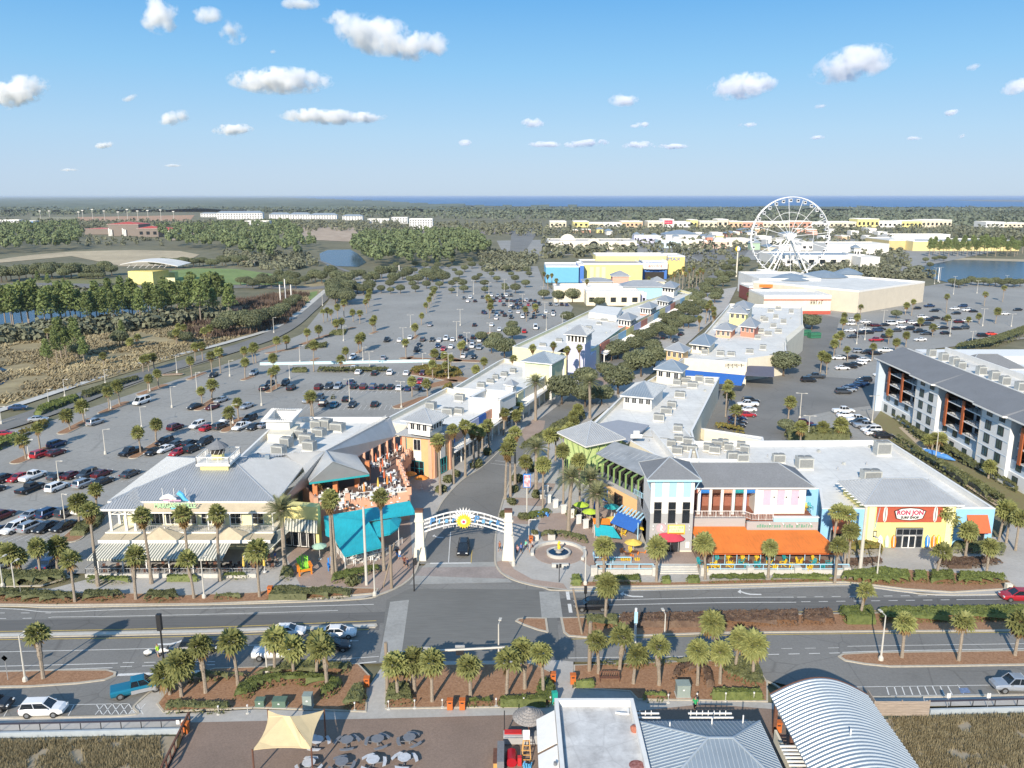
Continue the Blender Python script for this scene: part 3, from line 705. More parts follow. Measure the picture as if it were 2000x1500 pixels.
# ---- clipped hedges and beds of shrubs
def hedge(px,h,label,m=LEAFH,z0=.1,step=.3,name='hedge',cat='hedge',dens=26,size=.11,edge=.35,world=None,lump=.12,group=None,bscale=1.3):
 poly=[P(x,y).xy for x,y in px]if world is None else[Vector(p)for p in world]
 xs=[p.x for p in poly];ys=[p.y for p in poly]
 segs=[(poly[i],poly[(i+1)%len(poly)])for i in range(len(poly))]
 def ed(p):
  d=9
  for a,b in segs:
   ab=b-a;t=max(0,min(1,(p-a).dot(ab)/max(1e-6,ab.length_squared)));d=min(d,(p-(a+ab*t)).length)
  return d
 def top(p):
  d=ed(p);e=min(1,d/edge);return z0+h*(math.sqrt(max(0,1-(1-e)**2))*.94+.06)+lump*noise.noise(Vector((p.x*bscale,p.y*bscale,0)))*e*2
 b=MB();nx,ny=int((max(xs)-min(xs))/step)+2,int((max(ys)-min(ys))/step)+2;idx={}
 for i in range(nx):
  for j in range(ny):
   p=Vector((min(xs)+i*step,min(ys)+j*step))
   if inpoly(p,poly):idx[i,j]=len(b.v);b.v.append((p.x,p.y,top(p)))
 for(i,j),k in list(idx.items()):
  q=[idx.get(t)for t in((i+1,j),(i+1,j+1),(i,j+1))]
  if None not in q:b.f.append((k,*q));b.m.append(0)
 area=len(idx)*step*step;n=int(min(9000,area*dens));cnt=0;tries=0
 while cnt<n and tries<n*6:
  tries+=1;p=Vector((rnd(min(xs),max(xs)),rnd(min(ys),max(ys))))
  if not inpoly(p,poly):continue
  cnt+=1;e=ed(p);z=top(p)
  if e<edge*.8:z=rnd(z0,z)
  c=Vector((p.x,p.y,z+rnd(-.03,.06)));a=Vector((rnd(-1,1),rnd(-1,1),rnd(.1,1))).normalized();x=a.cross(Vector((rnd(-1,1),rnd(-1,1),.3))).normalized()*size*rnd(.6,1.4);y=a.cross(x)
  b.mesh([c-x,c+y,c+x,c-y],[(0,1,2,3)])
 o=b.build(name,m);tag(o,label,cat,group)
 return o
# == vehicles
def car_paint(name,c,metal=.3):return mat(name,c,.32,0,metal=metal,coat=.5)
PAINT={'w':car_paint('white car paint',(.75,.76,.77),0),'k':car_paint('black car paint',(.018,.02,.026)),'s':car_paint('silver car paint',(.42,.45,.49),.5),'g':car_paint('dark grey car paint',(.07,.08,.095),.4),'b':car_paint('dark blue car paint',(.02,.05,.13)),'r':car_paint('red car paint',(.38,.02,.03),.1),'m':car_paint('maroon car paint',(.10,.014,.02)),'t':car_paint('teal car paint',(.005,.16,.26),.2),'o':car_paint('bright red car paint',(.65,.06,.03),0)}
PNAME={'w':'white','k':'black','s':'silver','g':'dark grey','b':'dark blue','r':'red','m':'maroon','t':'teal','o':'bright red'}
CGL=mat('car window glass',(.012,.018,.026),.06,0,spec=.9);TYRE=mat('tyre rubber',(.02,.02,.02),.9,0);RIM=mat('wheel rim',(.35,.36,.37),.35,0,metal=.7)
LAMP=mat('headlamp lens',(.6,.62,.62),.15,0);TAIL=mat('tail lamp lens',(.35,.01,.01),.3,0);BEDM=mat('pickup bed liner',(.03,.03,.032),.85,.2,4)
SPEC={'C':(4.7,.91,[(-2.35,.74,.36,.80),(-2.2,.86,.28,.98),(-1.3,.91,.24,1.0),(0,.92,.22,.97),(1.0,.91,.24,.95),(1.95,.86,.28,.80),(2.35,.70,.36,.60)],(-1.75,1.15),(-1.05,.28),.95,1.44,1.42,.34),'S':(4.75,.95,[(-2.37,.80,.42,1.05),(-2.25,.92,.32,1.10),(-1.2,.95,.28,1.10),(0,.96,.26,1.08),(1.0,.95,.28,1.06),(1.95,.90,.32,.96),(2.35,.78,.42,.72)],(-2.22,1.22),(-1.95,.30),1.06,1.72,1.42,.38),'P':(5.7,.98,[(-2.85,.90,.55,1.10),(-2.8,.98,.42,1.15),(-1.6,.99,.40,1.15),(0,.99,.38,1.15),(1.2,.98,.40,1.14),(2.5,.94,.42,1.05),(2.83,.84,.5,.85)],(-.75,1.45),(-.6,.75),1.12,1.88,1.85,.42),'V':(5.4,1.0,[(-2.7,.95,.45,1.2),(-2.6,1.0,.35,1.25),(0,1.0,.32,1.25),(1.4,1.0,.34,1.2),(2.3,.95,.38,1.1),(2.7,.85,.45,.8)],(-2.6,2.0),(-2.5,1.1),1.2,2.15,1.7,.38),}
def car_meshes(kind):
 L,W,st_,cb,cr,belt,roof,wx,wr=SPEC[kind]
 body=MB();rings=[]
 for x,hw,zb,zt in st_:
  rings.append([(x,-hw*.86,zb),(x,-hw,zb+(zt-zb)*.35),(x,-hw*.99,zb+(zt-zb)*.75),(x,-hw*.84,zt),(x,0,zt+.03),(x,hw*.84,zt),(x,hw*.99,zb+(zt-zb)*.75),(x,hw,zb+(zt-zb)*.35),(x,hw*.86,zb)])
 V=[p for r_ in rings for p in r_];n=9;Fs=[]
 for i in range(len(rings)-1):
  for k in range(n):Fs.append((i*n+k,i*n+(k+1)%n,(i+1)*n+(k+1)%n,(i+1)*n+k))
 Fs.append(tuple(range(n)));Fs.append(tuple((len(rings)-1)*n+k for k in range(n))[::-1])
 body.mesh(V,[f[::-1]for f in Fs])
 gl=MB();w0,w1=W*.86,W*.70
 B=[(cb[0],-w0,belt-.05),(cb[1],-w0*.96,belt-.05),(cb[1],w0*.96,belt-.05),(cb[0],w0,belt-.05)];T=[(cr[0],-w1,roof-.06),(cr[1],-w1,roof-.06),(cr[1],w1,roof-.06),(cr[0],w1,roof-.06)]
 gl.mesh(B+T,[(0,1,5,4),(1,2,6,5),(2,3,7,6),(3,0,4,7),(4,5,6,7)])
 rf=MB();e=.05
 rf.mesh([(cr[0]-e,-w1-.02,roof-.06),(cr[1]+e,-w1-.02,roof-.06),(cr[1]+e,w1+.02,roof-.06),(cr[0]-e,w1+.02,roof-.06),(cr[0]+.12,-w1*.8,roof),(cr[1]-.12,-w1*.8,roof),(cr[1]-.12,w1*.8,roof),(cr[0]+.12,w1*.8,roof)],[(3,2,1,0),(4,5,6,7),(0,1,5,4),(1,2,6,5),(2,3,7,6),(3,0,4,7)])
 for s in(-1,1):
  for b_,t_ in(((cb[1],s*w0*.96,belt-.05),(cr[1],s*w1,roof-.05)),((cb[0],s*w0,belt-.05),(cr[0],s*w1,roof-.05)),(((cb[0]+cb[1])/2-.1,s*w0*.99,belt-.05),((cr[0]+cr[1])/2,s*w1*1.01,roof-.05))):
   rf.bar(b_,t_,.085,.05)
 return body,gl,rf
def wheel_mb(r,rim=True):
 t=MB();t.tube([(0,-.11,0),(0,.11,0)],r,12);q=MB();q.tube([(0,-.118,0),(0,.118,0)],r*.6,8)
 return t,q
CARD,CARF={},{}
for kd in 'CSPV':
 L,W,st_,cb,cr,belt,roof,wx,wr=SPEC[kd]
 b,g,rf=car_meshes(kd)
 if kd=='P':b.box((-1.75,0,1.0),(1.95,1.62,.3),0,1);b.v[-1];
 t,q=wheel_mb(wr)
 far=MB();far.mesh(b.v,b.f);far.m=list(b.m);far.mesh(g.v,g.f,1);far.mesh(rf.v,rf.f,0)
 for sx in(-1,1):
  for sy in(-1,1):far.mesh([(v[0]+sx*wx,v[1]+sy*(W-.10),v[2]+wr)for v in t.v],t.f,2)
  far.box((L/2-.12,sx*W*.66,belt*.72),(.16,.34,.14),0,3);far.box((-L/2+.06,sx*W*.72,belt*.85),(.12,.26,.16),0,4)
 fo=far.build('car',[PAINT['w'],CGL,TYRE,LAMP,TAIL]);CARF[kd]=fo.data;bpy.data.objects.remove(fo)
 parts={}
 bo=b.build('body',[PAINT['w'],BEDM]);parts['body']=bo.data;bpy.data.objects.remove(bo)
 for nm,mm,mt_ in(('windows',g,CGL),('roof',rf,PAINT['w']),('tyre',t,TYRE),('rim',q,RIM)):
  o=mm.build(nm,mt_);parts[nm]=o.data;bpy.data.objects.remove(o)
 for nm,mt_,x,sz in(('headlight',LAMP,L/2-.12,(.16,.34,.14)),('tail_light',TAIL,-L/2+.06,(.12,.26,.16))):
  mm=MB();mm.box((0,0,0),sz);o=mm.build(nm,mt_);parts[nm]=o.data;bpy.data.objects.remove(o)
 mm=MB();mm.box((0,0,0),(.18,.12,.12));o=mm.build('mirror',PAINT['w']);parts['mirror']=o.data;bpy.data.objects.remove(o)
 CARD[kd]=parts
def setmat(o,m):
 o.material_slots[0].link='OBJECT';o.material_slots[0].material=m
VN={'C':('car','parked_car','car'),'S':('SUV','parked_car','car'),'P':('pickup truck','pickup_truck','pickup truck'),'V':('van','delivery_van','van')}
def car(px,py,ang,col,kd,label,group=None,near=False,xy=None,name=None,z=.035):
 """ang: degrees anticlockwise of +X for the way the bonnet points"""
 p=P(px,py)if xy is None else xy;nm=name or VN[kd][1];cat=VN[kd][2];m=PAINT[col]
 if not near:
  o=inst(CARF[kd],nm,None,(p[0],p[1],z),R(ang));setmat(o,m);return tag(o,label,cat,group)
 t=empty(nm,(p[0],p[1],z),R(ang),label,cat,group);D=CARD[kd];L,W,st_,cb,cr,belt,roof,wx,wr=SPEC[kd]
 setmat(inst(D['body'],'body',t),m);inst(D['windows'],'windows',t);setmat(inst(D['roof'],'roof',t),m)
 for sx in(-1,1):
  for sy in(-1,1):
   wh=inst(D['tyre'],'wheel',t,(sx*wx,sy*(W-.10),wr));inst(D['rim'],'rim',wh)
  inst(D['headlight'],'headlight',t,(L/2-.12,sx*W*.66,belt*.72));inst(D['tail_light'],'tail_light',t,(-L/2+.06,sx*W*.72,belt*.85))
  setmat(inst(D['mirror'],'mirror',t,(cb[1]-.35,sx*(W+.03),belt+.05)),m)
 return t
# == street furniture
def lamp(bx,by,ty,label,arms=1,group='car park lamp posts',h=None,m=None,tx=None,rz=None):
 p=P(bx,by);h=h or max(4.5,HT(bx,by,ty));t=empty('lamp_post',p,rz if rz is not None else rnd(-.4,.4),label,'lamp post',group)
 b=MB();b.lathe([(.32,0),(.30,.5),(.16,.75)],8);b.build('base',m or POLE,t)
 b=MB();b.tube([(0,0,.7),(0,0,h)],[.12,.07],6);b.build('pole',m or POLE,t)
 for s in((1,)if arms==1 else(-1,1)):
  b=MB();b.bar((0,0,h-.05),(s*.9,0,h+.02),.07);a=b.build('arm',m or POLE,t)
  b=MB();b.box((s*1.15,0,h+.02),(.6,.34,.13));b.build('lamp_head',m or POLE,a)
 return t
def hvac(p,s,rz,label,group='rooftop air units'):
 t=empty('air_conditioning_unit',p,rz,label,'air conditioner',group);x,y,z=s
 b=MB();b.box((0,0,.1),(x*1.04,y*1.04,.2));b.build('base',ROOFW,t)
 b=MB();b.box((0,0,.2+z/2),(x,y,z));b.build('casing',HVAC,t)
 for k in range(2 if x>1.6 else 1):
  cx=(k-.5)*x*.48 if x>1.6 else 0
  b=MB();b.lathe([(min(x*.22,y*.4),0),(min(x*.22,y*.4),.12),(min(x*.15,y*.3),.16)],10,(cx,0,.2+z));b.build('fan',HVACD,t)
 b=MB();b.box((0,-y/2-.02,.2+z*.5),(x*.86,.05,z*.72));b.build('grille',HVACD,t)
 return t
# == BUILDINGS
def hip(par,A,B,C,D,R1,R2,m=METAL,ms=METALD,space=.5,th=.25):
 fs=[[A,B,R2,R1],[B,C,R2],[C,D,R1,R2],[D,A,R1]]
 if(Vector(R1)-Vector(R2)).length<.05:fs=[[A,B,R1],[B,C,R1],[C,D,R1],[D,A,R1]]
 if space:o=seamroof(par,fs,m,ms,space,th)
 else:
  b=MB()
  for f in fs:b.slab(f,th)
  o=b.build('roof',m,par)
 b=MB()
 for f in((A,R1),(B,R2),(C,R2),(D,R1),(R1,R2)):
  if(Vector(f[0])-Vector(f[1])).length>.1:b.bar(Vector(f[0])+Vector((0,0,.05)),Vector(f[1])+Vector((0,0,.05)),.18,.1)
 tag(b.build('ridge_cap',ms,par))
 b=MB()
 for p,q in((A,B),(B,C),(C,D),(D,A)):b.bar(Vector(p)-Vector((0,0,.14)),Vector(q)-Vector((0,0,.14)),.1,.24)
 b.build('fascia',WHITE,par)
 return o
def pyr(par,L,F_,Rr,zap,m=METAL,ms=METALD,space=.5):
 L,F_,Rr=Vector(L),Vector(F_),Vector(Rr);B=L+Rr-F_;c=(L+Rr)/2;c.z=zap
 return hip(par,L,F_,Rr,B,c,c,m,ms,space)
def block(name,label,px,h,m=CREAM,par=.9,mats=None,z0=0,cat='building',world=None,roof=ROOFW,group=None,cap=WHITE,holes=None):
 pts=[P(x,y,h).xy for x,y in px]if world is None else[Vector(p[:2])for p in world]
 c=sum(pts,Vector((0,0)))/len(pts);t=empty(name,(0,0,0),0,label,cat,group)
 n=len(pts);ins=inset(pts,.35);mats=mats or{}
 for i in range(n):
  a,b=pts[i],pts[(i+1)%n];ia,ib=ins[i],ins[(i+1)%n]
  q=MB();q.prism([a,b,ib,ia],z0,h);q.build('wall',mats.get(i,m),t)
  q=MB();oa,ob=inset(pts,-.05)[i],inset(pts,-.05)[(i+1)%n];ja,jb=inset(pts,.40)[i],inset(pts,.40)[(i+1)%n]
  q.prism([oa,ob,jb,ja],h,h+.08);q.build('parapet_cap',cap,t)
 q=MB();q.prism(inset(pts,.36),h-par-.2,h-par);q.build('roof_deck',roof,t)
 xs,ys=[p.x for p in pts],[p.y for p in pts];k=0;iq=inset(pts,1.5)
 for _ in range(int(len(pts)>3)*min(26,int((max(xs)-min(xs))*(max(ys)-min(ys))/90))):
  q_=(rnd(min(xs),max(xs)),rnd(min(ys),max(ys)))
  if not inpoly(q_,iq):continue
  k+=1;zz=h-par
  if k%3==0:part(t,'roof_vent',HVAC,lambda b:b.box((*q_,zz+.25),(.5,.5,.5),.3))
  elif k%3==1:part(t,'vent_pipe',STEEL,lambda b:b.tube([(*q_,zz),(*q_,zz+.6)],.12,6))
  else:
   e_=(q_[0]+rnd(-7,7),q_[1]+rnd(-5,5))
   if inpoly(e_,iq):part(t,'conduit',HVACD,lambda b:b.bar((*q_,zz+.08),(*e_,zz+.08),.12))
 return t,pts
def part(par,name,m,fn):
 b=MB();fn(b);return b.build(name,m,par)
def boxpart(par,name,m,c,s,rz=0):return part(par,name,m,lambda b:b.box(c,s,rz))
def railing(par,pts,h=1.05,m=WHITE,gap=1.6,balus=0,name='railing',th=.06):
 b=MB()
 for a,c in zip(pts,pts[1:]):
  a,c=Vector(a),Vector(c);L=(c-a).length;n=max(1,int(L/gap))
  b.bar(a+Vector((0,0,h)),c+Vector((0,0,h)),th*1.3);b.bar(a+Vector((0,0,.15)),c+Vector((0,0,.15)),th*.8)
  for k in range(n+1):q=a.lerp(c,k/n);b.bar(q,q+Vector((0,0,h)),th)
  if balus:
   for k in range(int(L/balus)):q=a.lerp(c,(k+.5)/int(L/balus));b.bar(q+Vector((0,0,.15)),q+Vector((0,0,h)),.03)
 return b.build(name,m,par)
def stripes(par,a,b,c,d,n,m1,m2,th=.04,val=.3):
 """striped awning: a-b back edge, d-c front edge"""
 a,b,c,d=map(Vector,(a,b,c,d));q=MB();q.slab([d,c,b,a],th);q.build('canopy',m1,par)
 q=MB()
 for k in range(n):
  u0,u1=(k+.25)/n,(k+.75)/n;up=Vector((0,0,.012))
  q.slab([d.lerp(c,u0)+up,d.lerp(c,u1)+up,a.lerp(b,u1)+up,a.lerp(b,u0)+up],.01)
  p0,p1=d.lerp(c,u0),d.lerp(c,u1);off=Vector((0,-.02,0))
  q.mesh([p0+off,p1+off,p1+off-Vector((0,0,val)),p0+off-Vector((0,0,val))],[(3,2,1,0)])
 q.build('stripes',m2,par)
 q=MB();q.slab([d+Vector((0,.01,0)),c+Vector((0,.01,0)),c+Vector((0,.04,0)),d+Vector((0,.04,0))],val);q.build('valance',m1,par)
CHM={}
def furn(kind,p,rz,col,label=None,group=None):
 """small outdoor furniture; each a thing"""
 k=(kind,col.name)
 if k not in CHM:
  b=MB()
  if kind=='adirondack':
   b.mesh([(-.3,-.35,.38),(.3,-.35,.38),(.3,.3,.26),(-.3,.3,.26)],[(0,1,2,3),(3,2,1,0)])
   b.bar((-.22,.22,.28),(-.26,.55,1.0),.14,.04);b.bar((0,.22,.28),(0,.60,1.08),.16,.04);b.bar((.22,.22,.28),(.26,.55,1.0),.14,.04)
   for s in(-1,1):b.box((s*.36,0,.56),(.13,.75,.04));b.bar((s*.34,-.33,0),(s*.34,-.33,.55),.08);b.bar((s*.34,.45,0),(s*.34,-.2,.36),.08)
  elif kind=='chair':
   b.box((0,0,.45),(.48,.46,.06));b.box((0,.22,.72),(.46,.05,.46))
   for sx in(-1,1):
    for sy in(-1,1):b.bar((sx*.2,sy*.2,0),(sx*.2,sy*.2,.45),.045)
  elif kind=='table':
   b.box((0,0,.74),(.95,.95,.06));b.bar((0,0,0),(0,0,.72),.1);b.box((0,0,.03),(.5,.5,.05))
  elif kind=='closed':
   b.lathe([(.02,0.9),(.20,1.1),(.17,1.9),(.05,2.6),(.02,2.75)],8)
  elif kind=='open':
   b.lathe([(1.45,2.15),(.75,2.5),(.06,2.75)],8)
  elif kind=='oct':
   b.lathe([(1.2,2.1),(1.22,2.25),(.6,2.52),(.04,2.7)],8)
  o=b.build(kind,col);CHM[k]=o.data;bpy.data.objects.remove(o)
 nm={'adirondack':'adirondack_chair','chair':'patio_chair','table':'patio_table','closed':'patio_umbrella','open':'patio_umbrella','oct':'patio_umbrella'}[kind]
 cat=nm.split('_')[-1]
 if kind in('closed','open','oct'):
  t=empty(nm,p,rz,label,cat,group);inst(CHM[k],'canopy',t)
  q=(kind,'mast')
  if q not in CHM:
   b=MB();b.tube([(0,0,0),(0,0,2.6)],.035,6);b.lathe([(.3,0),(.3,.08)],8);o=b.build('mast',WHITE);CHM[q]=o.data;bpy.data.objects.remove(o)
  inst(CHM[q],'mast',t);return t
 return tag(inst(CHM[k],nm,None,p,rz),label,cat,group)
# ---------------------------------------------------- A: beach restaurant with the big grey hip roof
t=empty('restaurant',(0,0,0),0,'yellow beach restaurant with a wide grey metal hip roof and lookout deck','restaurant')
X0,X1,Y0,Y1,ZE,ZR=-64.4,-37.6,123.0,145.9,8.6,11.8
hip(t,(X0,Y0,ZE),(X1,Y0,ZE),(X1,Y1,ZE),(X0,Y1,ZE),(-53.5,135,ZR),(-48.5,135,ZR),space=.42)
part(t,'wall',YELP,lambda b:b.prism([(X0+2,Y0+.2),(X1-1,Y0+.2),(X1-1,Y1-1),(X0+2,Y1-1)],0,ZE-.3))
part(t,'porch_roof',METAL,lambda b:[b.slab(f,.2)for f in([(-64.4,120.4,8.3),(-58.7,120.4,8.3),(-61.5,123.6,9.6)],[(-58.7,120.4,8.3),(-58.7,126,8.3),(-61.5,127,9.6),(-61.5,123.6,9.6)],[(-64.4,127,8.3),(-64.4,120.4,8.3),(-61.5,123.6,9.6),(-61.5,127,9.6)])])
s_=MB();seams(s_,[(-64.4,120.4,8.32),(-58.7,120.4,8.32),(-61.5,123.6,9.62)],.42);seams(s_,[(-58.7,120.4,8.32),(-58.7,126,8.32),(-61.5,127,9.62),(-61.5,123.6,9.62)],.42);tag(s_.build('seam',METALD,t),kind='stuff')
part(t,'fascia',WHITE,lambda b:(b.bar((-64.5,120.35,8.15),(-58.6,120.35,8.15),.12,.3),b.bar((-58.65,120.4,8.15),(-58.65,124,8.15),.12,.3)))
for x,y in((-63.2,121),(-60.8,121),(-59.4,121),(-59.6,123.6),(-63.2,123.8)):boxpart(t,'column',WHITE,(x,y,6.2),(.35,.35,3.9))
for xa,xb in((-63.0,-61.0),(-60.6,-59.5)):
 part(t,'brace',WHITE,lambda b:(b.bar((xa,121,7.3),(xb,121,8.1),.09),b.bar((xa,121,8.1),(xb,121,7.3),.09),b.bar((xa,121,7.25),(xb,121,7.25),.14)))
part(t,'deck',CREAM,lambda b:b.prism([(-63.8,120.3),(-37.6,120.3),(-37.6,125.2),(-63.8,125.2)],4.1,4.5))
part(t,'deck_edge',WHITE,lambda b:b.box((-50.7,120.25,4.3),(26.4,.1,.5)))
railing(t,[(-58.8,120.5,4.5),(-37.8,120.5,4.5)],1.0,STEEL,1.5,.3)
wa,wb=(-62.4,123.15),(-38.6,123.15)
for i,(u0,u1,z1,bars)in enumerate([(.10,.16,6.9,0),(.19,.28,6.9,0),(.29,.38,6.9,0),(.42,.50,6.9,0),(.53,.60,6.9,1),(.62,.69,6.9,1),(.72,.80,6.9,1),(.87,.95,6.9,1)]):
 windowobj(t,wa,wb,4.7,z1,u0,u1,WHITE,GLASS,nrm=Vector((0,-1)),mull=1 if u1-u0<.085 else 2,bars=bars)
part(t,'awning',TAN,lambda b:b.slab([(-59.5,121.2,7.45),(-37.0,121.2,7.45),(-37.6,122.9,8.35),(-58.6,122.9,8.35)],.06))
part(t,'awning_edge',WHITE,lambda b:b.box((-48.2,121.18,7.38),(22.5,.06,.2)))
for x in(-58.5,-55,-51.5,-48,-44.5,-41,-37.8):boxpart(t,'column',WHITE,(x,121.3,5.95),(.14,.14,2.9))
for i in range(9):boxpart(t,'eave_light',WHITE,(X0-.25,126+i*2.1,8.05),(.5,.16,.14))
for k,(xa,xb)in enumerate([(-63.9,-60.6),(-60.5,-57.1),(-57,-51.6),(-51.5,-46.2),(-46.1,-40.7),(-40.6,-37.3)]):
 if k in(2,4):
  pk=((xa+xb)/2-.8,119.7,5.6);a_,b_,c_,d_=(xa,117.9,4.1),(xb,117.9,4.1),(xb,120.2,4.35),(xa,120.2,4.35)
  part(t,'tent_canopy',TAN,lambda b:[b.slab([p,q,pk],.05)for p,q in((a_,b_),(b_,c_),(c_,d_),(d_,a_))])
 else:part(t,'tent_canopy',TAN,lambda b:b.slab([(xa,117.9,4.1),(xb,117.9,4.1),(xb,120.2,4.35),(xa,120.2,4.35)],.06))
part(t,'canopy_edge',WHITE,lambda b:b.box((-50.6,117.8,4.0),(26.6,.08,.5)))
stripes(t,(-63.4,117.7,3.75),(-43.4,117.7,3.75),(-43.6,114.3,2.75),(-64.0,114.3,2.75),46,mat('cream canvas',(.66,.63,.54),.8,.06,2),mat('grey green canvas stripe',(.17,.19,.17),.8,.08,2))
for x in(-62.5,-58.8,-55.2,-51.8,-48.2,-44.2):boxpart(t,'column',WHITE,(x,114.5,1.4),(.14,.14,2.7))
part(t,'terrace_floor',CONC,lambda b:b.prism([(-64,113.8),(-38.5,113.8),(-38.5,125),(-64,125)],.02,.3))
part(t,'terrace_wall',CONCP,lambda b:b.prism([(-64.2,113.6),(-38.5,113.6),(-38.5,113.85),(-64.2,113.85)],.0,.62))
railing(t,[(-64.1,120,.3),(-64.1,113.7,.6),(-38.6,113.7,.6)],.9,STEEL,1.6,.4)
stripes(t,(-36.9,124.9,5.0),(-31.4,123.8,5.0),(-31.0,121.6,4.0),(-36.5,122.6,4.0),11,mat('cream canvas',()),mat('grey green canvas stripe',()))
stripes(t,(-38.0,121.0,4.2),(-34.6,125.2,4.4),(-37.6,116.6,2.6),(-41.0,115.4,2.6),9,mat('grey green canvas stripe',()),mat('cream canvas',()))
part(t,'wall',YEL,lambda b:b.prism([(-37.6,125.3),(-31.3,124.0),(-31.3,125.8),(-37.6,127)],0,7.2))
part(t,'awning_door',DARK,lambda b:b.box((-34.6,124.6,1.6),(5.6,.2,3.2),-.2))
for k in range(4):windowobj(t,(-37.2,125.0),(-31.9,123.9),.3,2.9,k*.25+.02,k*.25+.23,WHITE,GLASS,nrm=Vector((0,-1)),mull=0)
part(t,'lookout_base',YEL,lambda b:b.prism([(-52.6,131.6),(-47.9,131.6),(-47.9,136.5),(-52.6,136.5)],10.3,11.75))
part(t,'lookout_deck',WHITE,lambda b:b.prism([(-53.1,131.0),(-47.4,131.0),(-47.4,137.0),(-53.1,137.0)],11.75,12.1))
railing(t,[(-53,131.1,12.1),(-47.5,131.1,12.1),(-47.5,136.9,12.1),(-53,136.9,12.1),(-53,131.1,12.1)],1.2,WHITE,1.4,.22,th=.09)
part(t,'lantern_base',YEL,lambda b:b.lathe([(1.05,12.1),(1.05,13.1)],10,(-50.4,134.2,0)))
part(t,'lantern',DARK,lambda b:b.lathe([(1.15,13.1),(1.25,14.3)],10,(-50.4,134.2,0)))
part(t,'lantern_lattice',WHITE,lambda b:[b.bar((-50.4+1.25*math.cos(k*.63),134.2+1.25*math.sin(k*.63),13.1),(-50.4+1.3*math.cos(k*.63+.5),134.2+1.3*math.sin(k*.63+.5),14.3),.05)for k in range(10)])
part(t,'lantern_roof',GREYR,lambda b:b.lathe([(1.85,14.2),(1.2,14.75),(.25,15.3),(.05,15.7)],12,(-50.4,134.2,0)))
boxpart(t,'roof_vent',METALB,(-43.6,139.5,10.6),(.8,.8,1.0));boxpart(t,'roof_vent',METALB,(-40.5,143,9.7),(.4,.4,.5))
sg=empty('restaurant_sign',(-53.2,121.6,8.3),0,'green lettered restaurant sign with a blue bird standing on the eave','sign')
textobj('MARGARITAVILLE','lettering',sg,(.2,-.3,-.1),1.15,mat('pale green sign letters',(.42,.66,.36),.6,0),sx=.72,bold=.03)
for x in(-1.8,0,1.8):part(sg,'post',WHITE,lambda b:b.tube([(x,.2,-.6),(x,.2,3.0)],.05,5))
part(sg,'bird',mat('sign sky blue',(.12,.50,.80),.6,0),lambda b:(b.tube([(.6,0,2.0),(.9,0,2.25),(1.3,0,1.9),(1.7,0,1.2),(2.3,0,.9)],[.15,.42,.38,.3,.06],8),b.tube([(1.4,.02,-.35),(-.6,.02,-.35)],[.1,.16],6)))
part(sg,'cloud_board',WHITE,lambda b:(b.tube([(-2.2,0,1.2),(-1.6,0,1.5),(-.8,0,1.7),(-.2,0,1.4),(.4,0,1.2)],[.12,.32,.45,.42,.1],8)))
part(sg,'boat',mat('sign pink',(.65,.35,.50),.6,0),lambda b:b.box((-.3,-.05,1.0),(2.8,.08,.22)))
# ---------------------------------------------------- B: salmon restaurant with the turquoise canopy
t=empty('restaurant',(0,0,0),0,'salmon restaurant with an upstairs terrace above the turquoise canopy','restaurant')
a,b_,c_=P(591,916,8.6),P(608,944,8.6),P(721,924,8.6)
A,B,C=P(604,941,8.6),P(721,925,8.6),P(697,889,8.6)
D=A+(C-B);r1,r2=P(636,880,12.2),P(650,901,12.2)
seamroof(t,[[A,B,r2],[B,C,r1,r2],[C,D,r1],[D,A,r2,r1]],METAL,METALD,.45)
part(t,'ridge_cap',METALD,lambda b:(b.bar(A,r2,.16,.1),b.bar(B,r2,.16,.1),b.bar(r1,r2,.2,.12),b.bar(C,r1,.16,.1)))
part(t,'fascia',TEALP,lambda b:(b.bar(A-Vector((0,0,.3)),B-Vector((0,0,.3)),.1,.35),b.bar(B-Vector((0,0,.3)),C-Vector((0,0,.3)),.1,.3)))
rA,rB=P(636,880,12.2),P(762,814,11.2);eA,eB=P(696,891,8.4),P(776,849,8.4);lB=rB+(rB-eB)*1.2;lA=rA+(rA-eA)*1.5;lA.z=6.6;lB.z=6.9
seamroof(t,[[eA,eB,rB,rA],[rA,rB,lB,lA]],METAL,METALD,.45)
lc=P(470,893,8.0);seamroof(t,[[P(536,898,8.2),P(589,914,8.2),P(636,880,11.8),P(560,886,10.4)],[P(462,900,9.0),P(536,898,8.3),P(560,886,10.4),P(500,884,9.6)]],METAL,METALD,.5,name='link_roof')
fl=5.0
T=[P(617,984,fl),P(799,962,fl),P(778,908,fl),P(813,872,fl),P(776,852,fl),P(690,893,fl),P(600,926,fl),P(592,952,fl)]
part(t,'terrace_floor',mat('terrace tiles',(.16,.10,.08),.85,.15,3),lambda b:b.prism([p.xy for p in T],fl-.3,fl))
pr=[P(617,985,fl),P(799,963,fl),P(779,908,fl),P(814,872,fl)]
for i,(p,q)in enumerate(zip(pr,pr[1:])):part(t,'wall',PINK,lambda b:strip(b,p,q,0 if i==0 else 2.9,fl+.35,.35));part(t,'coping',CREAM,lambda b:strip(b,p,q,fl+.35,fl+.45,.45))
part(t,'wall',PINK,lambda b:strip(b,T[7],T[0],0,fl+.9,.3))
for i,(p,q)in enumerate(zip(pr,pr[1:])):
 L=(q-p).length;n=max(2,int(L/(4.2 if i==0 else 2.6)))
 for k in range(n+1):
  c=p.lerp(q,k/n);boxpart(t,'pier',PINK,(c.x,c.y,fl+.5),(.75,.75,1.5),math.atan2((q-p).y,(q-p).x))
 railing(t,[p+Vector((0,0,.4)),q+Vector((0,0,.4))],.75,WHITE,2,0)
for px_,py_ in((617,972),(656,963),(698,950),(719,937)):
 c=P(px_,py_,fl);boxpart(t,'column',ORNG,(c.x,c.y,6.8),(.8,.8,3.6))
